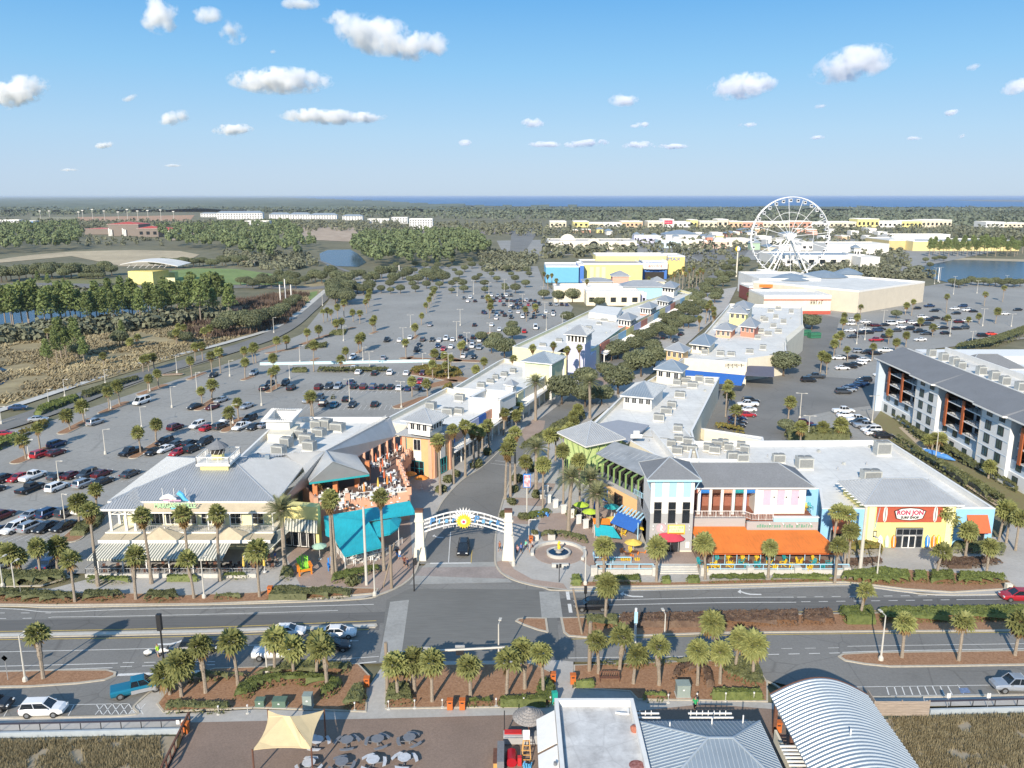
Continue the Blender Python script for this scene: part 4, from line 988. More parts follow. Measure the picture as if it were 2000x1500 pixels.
for k in range(6):
 c=P(697,893,8.4).lerp(P(774,852,8.4),k/5.2);boxpart(t,'column',PINK,(c.x-.4,c.y+.5,6.6),(.7,.7,3.4))
back=[P(606,927,fl),P(650,905,fl),P(690,888,fl),P(772,848,fl)]
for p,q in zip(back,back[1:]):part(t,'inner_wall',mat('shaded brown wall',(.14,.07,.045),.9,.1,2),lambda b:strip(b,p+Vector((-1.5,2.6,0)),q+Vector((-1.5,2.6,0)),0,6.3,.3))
g0,g1,g2=P(790,948,3.4),P(786,912,2.9),P(816,874,2.9)
gw=[P(779,908,fl)+Vector((-1.6,.2,0)),P(814,872,fl)+Vector((-1.4,0,0))]
part(t,'wall',PINK,lambda b:strip(b,gw[0],gw[1],0,4.8,.3))
for k in range(4):windowobj(t,gw[0],gw[1],.2,3.0,k*.25+.03,k*.25+.21,TEALP,GLASS,nrm=Vector((.9,-.43)),mull=1,bars=1)
for k in range(5):
 c=pr[2].lerp(pr[3],k/4);boxpart(t,'column',PINK,(c.x,c.y,1.6),(.7,.7,3.2),.3)
c0,c1=pr[1],pr[2]
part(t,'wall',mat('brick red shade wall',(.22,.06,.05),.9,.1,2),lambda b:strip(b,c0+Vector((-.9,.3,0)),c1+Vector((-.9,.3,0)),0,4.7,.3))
cn=empty('canopy',(0,0,0),0,'turquoise canvas canopy stretched over the street side dining area','canopy')
Q=lambda x,y,z:P(x,y,z)
bk0,bk1,tp,mid,lo0,lo1=Q(632,1008,4.6),Q(800,978,4.6),Q(813,1004,3.5),Q(720,1018,4.0),Q(673,1086,3.0),Q(748,1067,3.0)
lf=Q(655,1054,3.2)
part(cn,'canvas',TEAL,lambda b:(b.slab([bk0,Q(636,1046,3.1),lf,mid],.05),b.slab([bk0,mid,tp,bk1],.05)))
part(cn,'canvas',TEAL,lambda b:(b.slab([lf,lo0,lo1,mid],.05)))
hc=Q(762,1014,4.3);rim=[Q(x,y,3.3)for x,y in((722,1020),(735,1048),(762,1042),(778,1031),(784,1015),(780,1006))]
part(cn,'round_canvas',TEAL,lambda b:[b.slab([hc,rim[i],rim[i+1]],.05)for i in range(5)])
part(cn,'valance',TEAL,lambda b:[b.slab([p,q,q+Vector((0,.04,0)),p+Vector((0,.04,0))],.25)for p,q in((lo0,lo1),(lf,lo0),(bk1,tp),(lo1,mid))+tuple(zip(rim,rim[1:]))])
for p in(lo0,lo1,lf,tp,rim[1],rim[3],(lo0+lo1)/2):part(cn,'post',WHITE,lambda b:b.tube([(p.x,p.y+.1,0),(p.x,p.y+.1,p.z)],.06,6))
for i in range(6):
 p=bk0 .lerp(bk1,i/6+.05);boxpart(cn,'wall_lamp',WHITE,(p.x,p.y-.2,p.z+.9),(.2,.3,.2))
rl=empty('railing',(0,0,0),0,'white picket railing round the tables under the turquoise canopy','railing')
railing(rl,[Q(655,1075,0),Q(678,1105,0),Q(752,1088,0),Q(786,1062,0)],1.1,WHITE,1.3,.3,'pickets')
tx=empty('wave_sign',(0,0,0),0,'row of small white and orange fish shapes on the salmon wall','sign')
for i in range(12):
 p=P(640+i*12.5,1001-i*1.7,4.4);part(tx,'fish',WHITE if i%3 else ORP,lambda b:b.lathe([(.02,-.12),(.28,0),(.02,.12)],6,(p.x,p.y-.25,4.75)))
t=empty('corner_tower',(0,0,0),0,'orange and turquoise corner tower with a white windowed lantern under grey roofs','tower')
L,Fr,Rr=P(782,820,12.6),P(843,829,12.6),P(877,811,12.6)
pyr(t,L,Fr,Rr,14.6,space=.5)
def ins4(L,F_,Rr,d,z):
 B=L+Rr-F_;c=(L+Rr)/2;return[Vector((*(c.xy+(p.xy-c.xy)*(1-d)),z))for p in(L,F_,Rr,B)]
q=ins4(L,Fr,Rr,.3,10);part(t,'lantern_wall',PANELW,lambda b:b.prism([p.xy for p in q],9.6,12.5))
for k in range(3):windowobj(t,q[0],q[1],10.6,12.1,.12+.28*k,.32+.28*k,WHITE,GLASS,mull=1)
for k in range(4):windowobj(t,q[1],q[2],10.6,12.1,.08+.22*k,.24+.22*k,WHITE,GLASS,mull=0)
for p in q[:3]:part(t,'bracket',WHITE,lambda b:b.bar((p.x,p.y,11.0),(p.x*1.0+(p.x-q[3].x)*.12,p.y+(p.y-q[3].y)*.12,12.4),.12))
L,Fr,Rr=P(772,848,8.8),P(848,857,8.8),P(893,835,8.8);Bk=L+Rr-Fr
q2=ins4(L,Fr,Rr,.32,9.7)
seamroof(t,[[L,Fr,q2[1],q2[0]],[Fr,Rr,q2[2],q2[1]],[Rr,Bk,q2[3],q2[2]],[Bk,L,q2[0],q2[3]]],METAL,METALD,.5)
q=ins4(L,Fr,Rr,.2,8);part(t,'wall',mat('orange stucco',(.68,.40,.20),.85,.05,1),lambda b:b.prism([p.xy for p in q],0,8.6))
for wa,wb in((q[0],q[1]),(q[1],q[2])):
 nrm=(wb-wa).xy.normalized();nrm=Vector((nrm.y,-nrm.x))
 windowobj(t,wa,wb,.2,3.4,.25,.70,TEALP,GLASS,nrm=nrm,mull=2,bars=1)
 windowobj(t,wa,wb,5.6,8.0,.38,.62,WHITE,GLASS,nrm=nrm,mull=1)
 part(t,'panel',PANELW,lambda b:b.box(((wa.x+wb.x)/2+nrm.x*.06,(wa.y+wb.y)/2+nrm.y*.06,4.5),((wb-wa).length*.26,.12,2.0),math.atan2((wb-wa).y,(wb-wa).x)))
 for u in(.08,.92):c=wa.lerp(wb,u);boxpart(t,'pilaster',PINK,(c.x+nrm.x*.1,c.y+nrm.y*.1,4.2),(.8,.3,8.3),math.atan2((wb-wa).y,(wb-wa).x))
windowobj(t,q[0],q[1],5.4,8.0,.02,.16,TEALP,GLASS,mull=1)
t,_=block('restaurant_wing','white flat roofed kitchen wing behind the two restaurants',[(467,893),(527,837),(590,815),(762,815),(700,848),(620,890)],6.6,PANELW,1.0)
t=empty('pergola_tower',(0,0,0),0,'square cream tower topped by an open white pergola frame','tower')
q=[P(x,y,7.2)for x,y in((522,848),(568,850),(586,828),(535,826))];part(t,'wall',CREAM,lambda b:b.prism([p.xy for p in q],0,7.2))
q=[P(x,y,9.2)for x,y in((510,822),(570,823),(591,800),(531,799))]
qi=inset([p.xy for p in q],1.0)
for i in range(4):
 a,b2=q[i].xy,q[(i+1)%4].xy;ia,ib=qi[i],qi[(i+1)%4]
 part(t,'parapet',PANELW,lambda b:b.prism([ia,ib,ib.lerp(q[(i+1)%4].xy,.2),ia.lerp(q[i].xy,.2)],7.2,9.1))
 part(t,'beam',WHITE,lambda b:b.bar((*a,9.2),(*b2,9.2),.15,.25))
 n=12
 for k in range(n):u=(k+.5)/n;p1=a.lerp(b2,u);p2=ia.lerp(ib,u);part(t,'rafter',WHITE,lambda b:b.bar((*p1,9.4),(*p2,9.4),.12,.16))
# ---------------------------------------------------- C: the shops on the near side of the avenue
def windows_row(par,a,b,z0,z1,n,frame,glass,nrm,pad=.15,mull=1,name='window'):
 for k in range(n):windowobj(par,a,b,z0,z1,(k+pad)/n,(k+1-pad)/n,frame,glass,nrm=nrm,mull=mull,name=name)
bA,ptA=block('shop_building','white roofed shop building beside the orange corner tower',[(745,822),(873,757),(905,766),(1000,772),(975,790),(905,828),(868,855),(838,838)],6.6,CREAM,1.0)
SQ=empty('parapet_tower',(0,0,0),0,'open white square parapet frame on the shop roof beside the avenue','tower')
q=[P(x,y,8.8)for x,y in((917,777),(975,781),(1006,766),(948,761))]
for i in range(4):
 a,b2=q[i],q[(i+1)%4];part(SQ,'wall',PANELW,lambda b:strip(b,a,b2,5.5 if i!=0 else 4,8.8,.4));part(SQ,'cornice',WHITE,lambda b:strip(b,a,b2,8.8,9.0,1.0))
bB,ptB=block('shop_building','cream shop building with a bulging hip roofed pavilion at its far end',[(886,757),(972,706),(985,700),(1022,710),(1075,722),(1060,740),(1008,768)],6.8,CREAM,1.0)
pv=empty('roof_pavilion',(0,0,0),0,'square cream pavilion with a pale hip roof above the shops beside the date palm','pavilion')
pyr(pv,P(1017,705,10.4),P(1078,711,10.4),P(1106,696,10.4),12.6,m=METALB,ms=METALP,space=.6)
q=ins4(P(1017,705,10.4),P(1078,711,10.4),P(1106,696,10.4),.14,10);part(pv,'wall',YELP,lambda b:b.prism([p.xy for p in q],0,8.8));part(pv,'band',mat('pale green louvre',(.55,.62,.40),.8,.1,4),lambda b:b.prism(inset([p.xy for p in q],.05),8.8,10.2))
for p in q[:3]:boxpart(pv,'column',WHITE,(p.x,p.y,5),(.6,.6,10))
cp=empty('roof_cupola',(0,0,0),0,'little white cupola with a grey hip roof on the shop roof','cupola')
pyr(cp,P(983,750,8.4),P(1003,754,8.4),P(1013,748,8.4),9.6,space=0);q=ins4(P(983,750,8.4),P(1003,754,8.4),P(1013,748,8.4),.3,8);part(cp,'wall',PANELW,lambda b:b.prism([p.xy for p in q],5.8,8.3))
def shopfront(par,a,b,cols,zc=3.6,n=8,h=6.5,side=1):
 a,b=Vector(a[:2]),Vector(b[:2]);d=(b-a).normalized();nr=Vector((d.y,-d.x))*side;L=(b-a).length;rz=math.atan2(d.y,d.x)
 for k in range(n):
  u=(k+.5)/n;c=a+d*L*u;col=cols[k%len(cols)]
  boxpart(par,'facade_panel',col,(c.x+nr.x*.1,c.y+nr.y*.1,zc+(h-zc)/2),(L/n-.1,.25,h-zc),rz)
  windowobj(par,a,b,.3,3.0,(k+.12)/n,(k+.88)/n,WHITE,GLASS,nrm=nr,mull=2,name='shop_window')
  boxpart(par,'pier',WHITE,(a.x+d.x*L*k/n+nr.x*1.6,a.y+d.y*L*k/n+nr.y*1.6,1.75),(.3,.3,3.5),rz)
 q=MB();q.slab([(*(a+nr*.2),3.9),(*(b+nr*.2),3.9),(*(b+nr*2.2),3.4),(*(a+nr*2.2),3.4)],.12);q.build('walkway_canopy',WHITE,par)
 q=MB()
 for k in range(int(L/.9)):c=a+d*(k*.9+.3);q.bar((*(c+nr*.2),4.3),(*(c+nr*2.6),4.3),.16,.14)
 tag(q.build('pergola_slats',WHITE,par),kind='stuff')
shopfront(bA,P(870,853,6.6),P(1000,773,6.6),[BLUE,PINK,CREAM,LAV],n=9)
shopfront(bB,P(1010,768,6.8),P(1072,725,6.8),[YELP,LTB,CREAM],n=6)
bC,ptC=block('shop_building','long white roofed shop building beyond the lavender tower',[(1001,677),(1142,611),(1168,599),(1214,601),(1330,566),(1352,572),(1212,642),(1160,680),(1105,690)],7.0,YELP,1.0)
shopfront(bC,P(1172,672,7),P(1345,575,7),[CORAL,CREAM,LTB,YEL,LAV],n=14,h=7)
t=empty('clock_tower',(0,0,0),0,'tall lavender tower with an open white belfry and grey hip roof','tower')
L,Fr,Rr=P(1101,652,14.2),P(1146,656,14.2),P(1161,645,14.2);pyr(t,L,Fr,Rr,16.6,space=.6)
q=ins4(L,Fr,Rr,.22,11);part(t,'wall',LAV,lambda b:b.prism([p.xy for p in q],0,11.4));part(t,'ledge',WHITE,lambda b:b.prism(inset([p.xy for p in q],-.3),11.4,11.7));part(t,'belfry_core',DARK,lambda b:b.prism(inset([p.xy for p in q],.8),11.7,13.9))
for i in range(4):
 for k in range(5):c=q[i].lerp(q[(i+1)%4],k/5);boxpart(t,'belfry_post',WHITE,(c.x,c.y,12.95),(.45,.45,2.5))
part(t,'band',PANELW,lambda b:b.prism(inset([p.xy for p in q],.2),13.6,14.1))
part(t,'lower_wall',LAV,lambda b:b.prism([P(1083,690,6).xy,P(1150,697,6).xy,P(1165,684,6).xy,P(1100,680,6).xy],0,6))
for nm,pts_,za,zb,zap,wm,lb in[('shop_tower',(P(1204,622,9.5),P(1232,626,9.5),P(1246,618,9.5)),0,9.3,11.6,CORAL,'coral shop tower with a grey hip roof halfway up the avenue'),('shop_tower',(P(1247,600,9.5),P(1272,603,9.5),P(1286,596,9.5)),0,9.3,11.6,CORAL,'far coral shop tower with a grey hip roof above the oaks'),('shop_tower',(P(1280,585,8.5),P(1306,590,8.5),P(1318,583,8.5)),0,8.3,10.4,LTB,'pale blue shop tower with a grey hip roof up the avenue'),('shop_tower',(P(1290,560,11),P(1318,563,11),P(1328,555,11)),0,10.8,13.4,PANELW,'white windowed tower with a grey hip roof at the avenue bend')]:
 t=empty(nm,(0,0,0),0,lb,'tower');pyr(t,*pts_,zap,space=0);q=ins4(*pts_,.2,za);part(t,'wall',wm,lambda b:b.prism([p.xy for p in q],0,zb-2.6));part(t,'upper_wall',PANELW,lambda b:b.prism([p.xy for p in q],zb-2.6,zb))
 for i in(0,1):
  nr=(q[i+1]-q[i]).xy.normalized();nr=Vector((nr.y,-nr.x))
  windows_row(t,q[i],q[i+1],zb-2.2,zb-.4,4,WHITE,GLASS,nr,mull=0)
part(bC,'gable',PANELW,lambda b:b.prism([P(1150,612,8).xy,P(1204,620,8).xy,P(1215,603,8).xy,P(1166,599,8).xy],6.2,8.6))
# ---------------------------------------------------- D: right of the avenue mouth
D_,ptD=block('surf_shop','huge flat white roofed surf shop with sky blue and yellow front walls',[(1340,915),(1352,862),(1735,860),(1944,994),(1606,994),(1600,955),(1380,955)],6.6,SKYB,.9,{0:PANELW,1:PANELW,2:PANELW})
X0,X1,Y0=56.6,72.6,123.8
hip(D_,(X0,Y0,7.7),(X1,Y0,7.7),(X1,135,7.7),(X0,135,7.7),(61.6,129.4,10.2),(68.4,129.4,10.2),m=METAL,space=.45)
for i in range(9):boxpart(D_,'eave_light',WHITE,(X0-.3,124.3+i*1.25,7.5),(.6,.14,.12))
fy=124.55
part(D_,'entrance_wall',YEL,lambda b:b.prism([(57.3,fy),(71.8,fy),(71.8,134),(57.3,134)],0,7.5))
part(D_,'sign_board',mat('brick red panel',(.42,.085,.045),.8,.08,2),lambda b:b.box((64.3,fy-.06,5.9),(10.6,.14,2.9)))
sh=[(-2.6,.55),(-1.5,1.0),(0,1.15),(1.5,1.0),(2.6,.55),(2.2,-.75),(1.2,-1.0),(0,-1.1),(-1.2,-1.0),(-2.2,-.75)]
def plate(par,name,m,pts,c,y0,y1):
 b=MB();n=len(pts);V=[(c[0]+x,y0,c[1]+z)for x,z in pts]+[(c[0]+x,y1,c[1]+z)for x,z in pts]
 b.mesh(V,[tuple(range(n)),tuple(range(n,2*n))[::-1]]+[(i,n+i,n+(i+1)%n,(i+1)%n)for i in range(n)]);return b.build(name,m,par)
sgn=empty('shop_sign',(64.3,fy-.2,5.9),0,'white shield shaped surf shop sign on the brick red board','sign')
plate(sgn,'black_border',BLACK,[(x*1.0,z*1.0)for x,z in sh],(0,0),-.06,0);plate(sgn,'shield',PANELW,[(x*.93,z*.90)for x,z in sh],(0,0),-.10,-.05)
textobj('RON JON','lettering',sgn,(0,-.14,-.05),1.05,mat('crimson letters',(.42,.02,.09),.6,0),sx=.95,bold=.03);textobj('SURF SHOP','lettering',sgn,(0,-.14,-.72),.55,BLACK,sx=1.05,bold=.015)
for i,x in enumerate((60.3,68.4)):
 s_=empty('surfboard',(x,fy-.2,5.9),0,('white striped surfboard mounted left of the shield sign','white striped surfboard mounted right of the shield sign')[i],'surfboard','surfboards flanking the shop sign')
 plate(s_,'board',PANELW,[(.0,1.45),(.25,1.0),(.34,0),(.25,-1.0),(0,-1.4),(-.25,-1.0),(-.34,0),(-.25,1.0)],(0,0),-.12,0);plate(s_,'stripe',BLACK,[(.05,1.2),(.05,-1.2),(-.05,-1.2),(-.05,1.2)],(0,0),-.14,-.1)
part(D_,'door_surround',DARK,lambda b:b.box((64.6,fy-.05,1.75),(4.4,.16,3.5)))
windowobj(D_,(62.4,fy-.15),(66.8,fy-.15),.05,2.2,0,.25,STEEL,GLASS,nrm=Vector((0,-1)),mull=0);windowobj(D_,(62.4,fy-.15),(66.8,fy-.15),.05,2.2,.26,.5,WHITE,GLASS,nrm=Vector((0,-1)),mull=0,name='door');windowobj(D_,(62.4,fy-.15),(66.8,fy-.15),.05,2.2,.5,.74,WHITE,GLASS,nrm=Vector((0,-1)),mull=0,name='door');windowobj(D_,(62.4,fy-.15),(66.8,fy-.15),.05,2.2,.75,1,STEEL,GLASS,nrm=Vector((0,-1)),mull=0)
windowobj(D_,(62.4,fy-.15),(66.8,fy-.15),2.25,3.4,0,1,STEEL,GLASS,nrm=Vector((0,-1)),mull=3)
for x in(58.2,70.9):part(D_,'pilaster',YELP,lambda b:b.prism([(x-.5,fy-.2),(x+.5,fy-.2),(x+.5,fy),(x-.5,fy)],0,7.3))
part(D_,'blue_streak',LTB,lambda b:b.bar((59.4,fy-.03,7.0),(58.9,fy-.03,3.4),.5,.04))
part(D_,'wall_crest',BLACK,lambda b:(b.box((59.0,fy-.04,2.4),(.7,.06,1.1)),));boxpart(D_,'crest_face',YELP,(59.05,fy-.08,2.45),(.4,.05,.7))
for nm,x0,x1 in(('awning',73.8,77.2),('awning',51.8,54.8)):
 part(D_,nm,mat('rust orange canvas',(.52,.12,.045),.8,.06,2),lambda b:b.slab([(x0,123.2,3.1),(x1,123.2,3.1),(x1,124.8,5.6),(x0,124.8,5.6)],.06))
 windowobj(D_,(x0,124.8),(x1,124.8),.3,3.1,.03,.97,STEEL,GLASS,nrm=Vector((0,-1)),mull=2)
part(D_,'cornice',WHITE,lambda b:(b.box((75.3,124.9,6.78),(5.4,.4,.14)),))
cb=[(WHITE,'white surfboard, first to the left of the glass door'),(mat('pale green board',(.45,.62,.45),.5,0),'pale green surfboard leaning left of the glass door'),(ORP,'orange surfboard, next to the glass door on its left'),(BLP,'blue and white surfboard just right of the glass door'),(ORP,'orange surfboard among those right of the door'),(YELB,'yellow surfboard, last to the right of the door')]
for i,x in enumerate((59.9,61.0,62.1,67.6,68.6,69.4)):
 s_=empty('surfboard',(x,fy-.5,.25),0,cb[i][1],'surfboard','surfboards standing by the shop door');s_.rotation_euler.x=-.12
 plate(s_,'board',cb[i][0],[(0,2.1),(.3,1.7),(.38,.9),(.25,0),(-.25,0),(-.38,.9),(-.3,1.7)],(0,0),-.05,.05);plate(s_,'stripe',PANELW if i%2 else LTB,[(.06,1.9),(.06,.1),(-.06,.1),(-.06,1.9)],(0,0),-.07,-.04)
# ---- the surf bar: grey and white tower
t=empty('restaurant_tower',(0,0,0),0,'grey and white three storey tower with a crimson canopy over its door','tower')
tx0,tx1,ty0,ty1=21.8,28.6,121.4,128.4
part(t,'lower_wall',GREYW,lambda b:b.prism([(tx0,ty0),(tx1,ty0),(tx1,ty1),(tx0,ty1)],.9,7.2));part(t,'plinth',CREAM,lambda b:b.prism([(tx0-.05,ty0-.05),(tx1+.05,ty0-.05),(tx1+.05,ty1),(tx0-.05,ty1)],0,.9))
part(t,'upper_wall',PANELW,lambda b:b.prism([(tx0,ty0),(tx1,ty0),(tx1,ty1),(tx0,ty1)],7.2,13.0))
c=((tx0+tx1)/2,(ty0+ty1)/2,15.4);hip(t,(tx0-.8,ty0-.8,13.1),(tx1+.8,ty0-.8,13.1),(tx1+.8,ty1+.8,13.1),(tx0-.8,ty1+.8,13.1),c,c,m=GREYR,space=0)
part(t,'eave_board',LTB,lambda b:(b.bar((tx0-.8,ty0-.86,12.9),(tx1+.8,ty0-.86,12.9),.08,.3),b.bar((tx1+.86,ty0-.8,12.9),(tx1+.86,ty1+.8,12.9),.08,.3)))
for k in range(3):
 u=.17+k*.33
 x=tx0+(tx1-tx0)*u
 boxpart(t,'shutter',mat('aqua shutter',(.34,.68,.78),.8,.04,2),(x,ty0-.05,11.4),(1.15,.12,2.8))
 for s in(-1,1):boxpart(t,'pilaster',WHITE,(x+s*.75,ty0-.06,10.2),(.16,.14,5.6))
 windowobj(t,(tx0,ty0),(tx1,ty0),7.9,9.1,u-.085,u+.085,BLACK,GLASS,nrm=Vector((0,-1)),mull=0);windowobj(t,(tx0,ty0),(tx1,ty0),5.6,7.8,u-.085,u+.085,BLACK,GLASS,nrm=Vector((0,-1)),mull=0)
for x in(tx0-.1,tx1+.1):part(t,'bracket',LTB,lambda b:b.bar((x,ty0,11.2),(x+(-.6 if x<24 else .6),ty0-.6,12.9),.12))
part(t,'canopy',REDC,lambda b:[b.mesh([(24.9+2.6*math.cos(a0),ty0-1.5*math.sin(a0)-.05,3.0),(24.9+2.6*math.cos(a1),ty0-1.5*math.sin(a1)-.05,3.0),(24.9+1.9*math.cos(a1),ty0-.05,3.5+.5*math.sin(a1)),(24.9+1.9*math.cos(a0),ty0-.05,3.5+.5*math.sin(a0))],[(0,1,2,3),(3,2,1,0)])for a0,a1 in((k*math.pi/10,(k+1)*math.pi/10)for k in range(10))])
part(t,'doorway',DARK,lambda b:b.box((25.2,ty0-.04,1.4),(3.0,.14,2.8)));windowobj(t,(23.9,ty0-.08),(26.5,ty0-.08),.1,2.6,0,1,STEEL,GLASS,nrm=Vector((0,-1)),mull=1,name='door')
sgn=empty('restaurant_sign',(26.0,ty0-.15,4.55),0,'yellow framed palm fringed restaurant sign on the grey tower','sign')
boxpart(sgn,'board',YELB,(0,0,0),(2.7,.14,1.6));boxpart(sgn,'panel',YELP,(0,-.08,.12),(2.4,.05,1.15))
marks([9],sgn,(0,-.12,.18),.36,mat('leaf green letters',(.10,.40,.14),.7,0));marks([6],sgn,(0,-.12,-.32),.38,mat('leaf green letters',()));boxpart(sgn,'strip',RUST,(0,-.1,-.66),(2.4,.05,.16))
sgn=empty('round_sign',(23.6,ty0-.12,4.8),0,'round pale pink mermaid style emblem beside the yellow sign','sign')
b=MB();b.tube([(0,-.06,0),(0,.04,0)],.8,16);b.build('disc',mat('pale pink sign',(.48,.36,.38),.7,.1,3),sgn);b=MB();b.tube([(0,-.1,.5),(.1,-.1,.1),(.0,-.1,-.3),(.4,-.1,-.6)],[.1,.2,.16,.05],6);b.build('figure',WHITE,sgn)
for x,z in((22.3,5.2),(24.2,5.6),(26.0,5.6),(28.0,5.2),(22.3,4.6),(28.0,4.6)):boxpart(t,'wall_lamp',WHITE,(x,ty0-.25,z),(.18,.4,.16))
boxpart(t,'menu_board',WHITE,(27.9,ty0-.08,1.9),(.6,.1,1.0))
# ---- the middle wing with the coloured upper loggia and orange awnings
t=empty('restaurant_wing',(0,0,0),0,'two storey surf restaurant wing with colourful loggia bays above orange awnings','restaurant')
wx0,wx1=28.6,48.5
hip(t,(28.3,126.6,9.6),(49.6,126.6,9.6),(49.6,136.5,9.6),(28.3,136.5,9.6),(28.4,131.6,12.2),(44.8,131.6,12.2),m=GREYR,space=0)
part(t,'back_wall',mat('loggia back wall',(.30,.12,.08),.9,.1,2),lambda b:b.prism([(28.7,131),(40.5,131),(40.5,135.5),(28.7,135.5)],0,9.4))
part(t,'wall',PANELW,lambda b:b.prism([(40.2,127.4),(48.4,127.4),(48.4,135.8),(40.2,135.8)],0,9.4))
part(t,'upper_floor',mat('rust floor',(.26,.10,.06),.9,.12,3),lambda b:b.prism([(28.6,125.5),(38.6,125.5),(38.6,124.3),(49.4,124.3),(49.4,135),(28.6,135)],4.5,4.75))
fcol=[CORAL,BLP,BROWN,PINK,TEALP,BLP]
for k in range(7):
 x=28.9+k*1.88;boxpart(t,'column',PANELW,(x,127.3,7.1),(.42,.5,4.7))
for k in range(6):
 x=28.9+k*1.88
 part(t,'transom_frame',fcol[k],lambda b:(b.bar((x+.2,127.2,8.5),(x+1.68,127.2,8.5),.1),b.bar((x+.2,127.2,9.25),(x+1.68,127.2,9.25),.1),b.bar((x+.94,127.2,8.5),(x+.94,127.2,9.25),.08),b.bar((x+.2,127.2,8.5),(x+.94,127.2,9.25),.06),b.bar((x+1.68,127.2,8.5),(x+.94,127.2,9.25),.06),b.bar((x+.25,127.2,4.8),(x+.25,127.2,8.5),.08)))
 boxpart(t,'pane',fcol[k],(x+.94,127.35,8.9),(1.4,.04,.6))
for k in range(3):boxpart(t,'pink_panel',mat('pale pink panel',(.62,.42,.52),.85,.04,2),(42.0+k*2.3,127.33,7.6),(1.2,.12,2.5));boxpart(t,'wall_lamp',BLACK,(43.15+k*2.0,127.25,7.7),(.16,.2,.16))
railing(t,[(28.7,125.7,4.8),(37.9,125.7,4.8),(38.8,124.5,4.8),(42.3,124.5,4.8)],1.1,WHITE,1.1,.25)
part(t,'front_wall',GREYW,lambda b:(b.prism([(28.6,125.0),(38.0,125.0),(38.0,125.5),(28.6,125.5)],0,4.9),b.prism([(38.0,124.0),(49.5,124.0),(49.5,124.5),(38.0,124.5)],0,4.7)))
part(t,'blue_parapet',LTB,lambda b:b.prism([(42.3,124.1),(49.5,124.1),(49.5,124.6),(42.3,124.6)],4.7,5.4));part(t,'coping',WHITE,lambda b:b.prism([(42.2,123.98),(49.6,123.98),(49.6,124.65),(42.2,124.65)],5.4,5.5))
marks([10,4,7],t,(44.2,123.9,3.75),.55,mat('teal green letters',(.03,.30,.16),.7,0))
for k in range(4):boxpart(t,'sign_lamp',WHITE,(41.5+k*2.2,123.7,4.5),(.2,.5,.18))
for a_,b2,c2,d2 in(((28.7,125.0,3.5),(37.9,125.0,3.5),(39.0,116.3,2.75),(29.9,116.3,2.75)),((37.95,123.9,3.35),(49.3,123.9,3.35),(50.6,116.3,2.78),(39.1,116.3,2.78))):
 aw=empty('awning',(0,0,0),0,'orange canvas awning %s'%('nearer the grey tower' if a_[0]<30 else 'nearer the sky blue shop wall'),'awning','orange awnings over the front terrace')
 part(aw,'canvas',ORC,lambda b:b.slab([d2,c2,b2,a_],.05));part(aw,'valance',mat('burnt orange valance',(.50,.10,.02),.8,.05,2),lambda b:b.slab([d2,c2,Vector(c2)+Vector((0,.04,0)),Vector(d2)+Vector((0,.04,0))],.22))
 n=5
 for k in range(n):p=Vector(d2).lerp(Vector(c2),(k+.5)/n);part(aw,'post',LTB,lambda b:b.tube([(p.x,p.y+.1,.7),(p.x,p.y+.1,p.z-.05)],.06,6))
tr=empty('front_terrace',(0,0,0),0,'raised brick terrace with pale walls, steps and blue railings in front of the surf restaurant','terrace')
part(tr,'floor',PLAZA,lambda b:b.prism([(28.9,114.9),(51,114.9),(51,125),(28.9,125)],.02,.75))
part(tr,'floor',PAVE,lambda b:b.prism([(13.0,116.6),(22.0,116.6),(22.0,121),(13.0,121)],.02,.7))
for x0,x1,y in((29.2,51.2,114.5),(12.6,21.6,114.6)):part(tr,'retaining_wall',CONCP,lambda b:b.prism([(x0,y),(x1,y),(x1,y+.4),(x0,y+.4)],0,.85));railing(tr,[(x0+.2,y+.2,.85),(x1-.2,y+.2,.85)],.85,LTB,2.0,0,th=.1)
railing(tr,[(12.8,120,.7),(12.8,117.3,.7),(18.4,117.3,.7)],.95,LTB,2.4,0,th=.1)
for x in(12.4,21.7,29.0,36.0,43.2,50.6):boxpart(tr,'pier',CONCP,(x,114.6,.7),(1.0,.9,1.4))
for k in range(4):part(tr,'step',CONCP,lambda b:b.prism([(22.3,114.9+k*.4),(28.4,114.9+k*.4),(28.4,117),(22.3,117)],.02,.18*(k+1)))
part(tr,'landing',PAVE,lambda b:b.prism([(21.9,117.0),(28.8,117.0),(28.8,121.3),(21.9,121.3)],.02,.74))
# ---- lime corner building and its porch wing
t=empty('restaurant',(0,0,0),0,'lime green corner building with a broad grey hip roof facing the avenue','restaurant')
L,Fr,Rr=P(1088,844,8.6),P(1144,872,8.6),P(1222,856,8.6)
pyr(t,L,Fr,Rr,11.6,space=.5)
q=ins4(L,Fr,Rr,.22,8);part(t,'wall',LIME,lambda b:b.prism([p.xy for p in q],0,8.4))
for i in(0,1):
 a,b2=q[i],q[i+1];nr=(b2-a).xy.normalized();nr=Vector((nr.y,-nr.x))
 for k in range(5):c=a.lerp(b2,k/4);part(t,'bracket',GRN,lambda b:b.bar((c.x+nr.x*.1,c.y+nr.y*.1,5.2),(c.x+nr.x*1.1,c.y+nr.y*1.1,8.3),.09))
 windows_row(t,a,b2,.3,3.4,4,GRN,GLASS,nr)
e0,e1=P(1164,885,8.0),P(1256,928,8.0);f1,f0=P(1304,896,9.6),P(1200,862,9.6);g=P(1262,903,9.9)
t2=empty('porch_wing',(0,0,0),0,'grey roofed upstairs porch on green steel frames above a peach wall','porch')
seamroof(t2,[[e0,e1,f1,f0]],mat('worn grey roof',(.25,.27,.29),.7,.12,.8,macro=(.3,.12)),METALD,1.2)
n=8;dv=(e1-e0).xy.normalized();nr=Vector((-dv.y,dv.x))if dv.x<0 else Vector((dv.y,-dv.x));
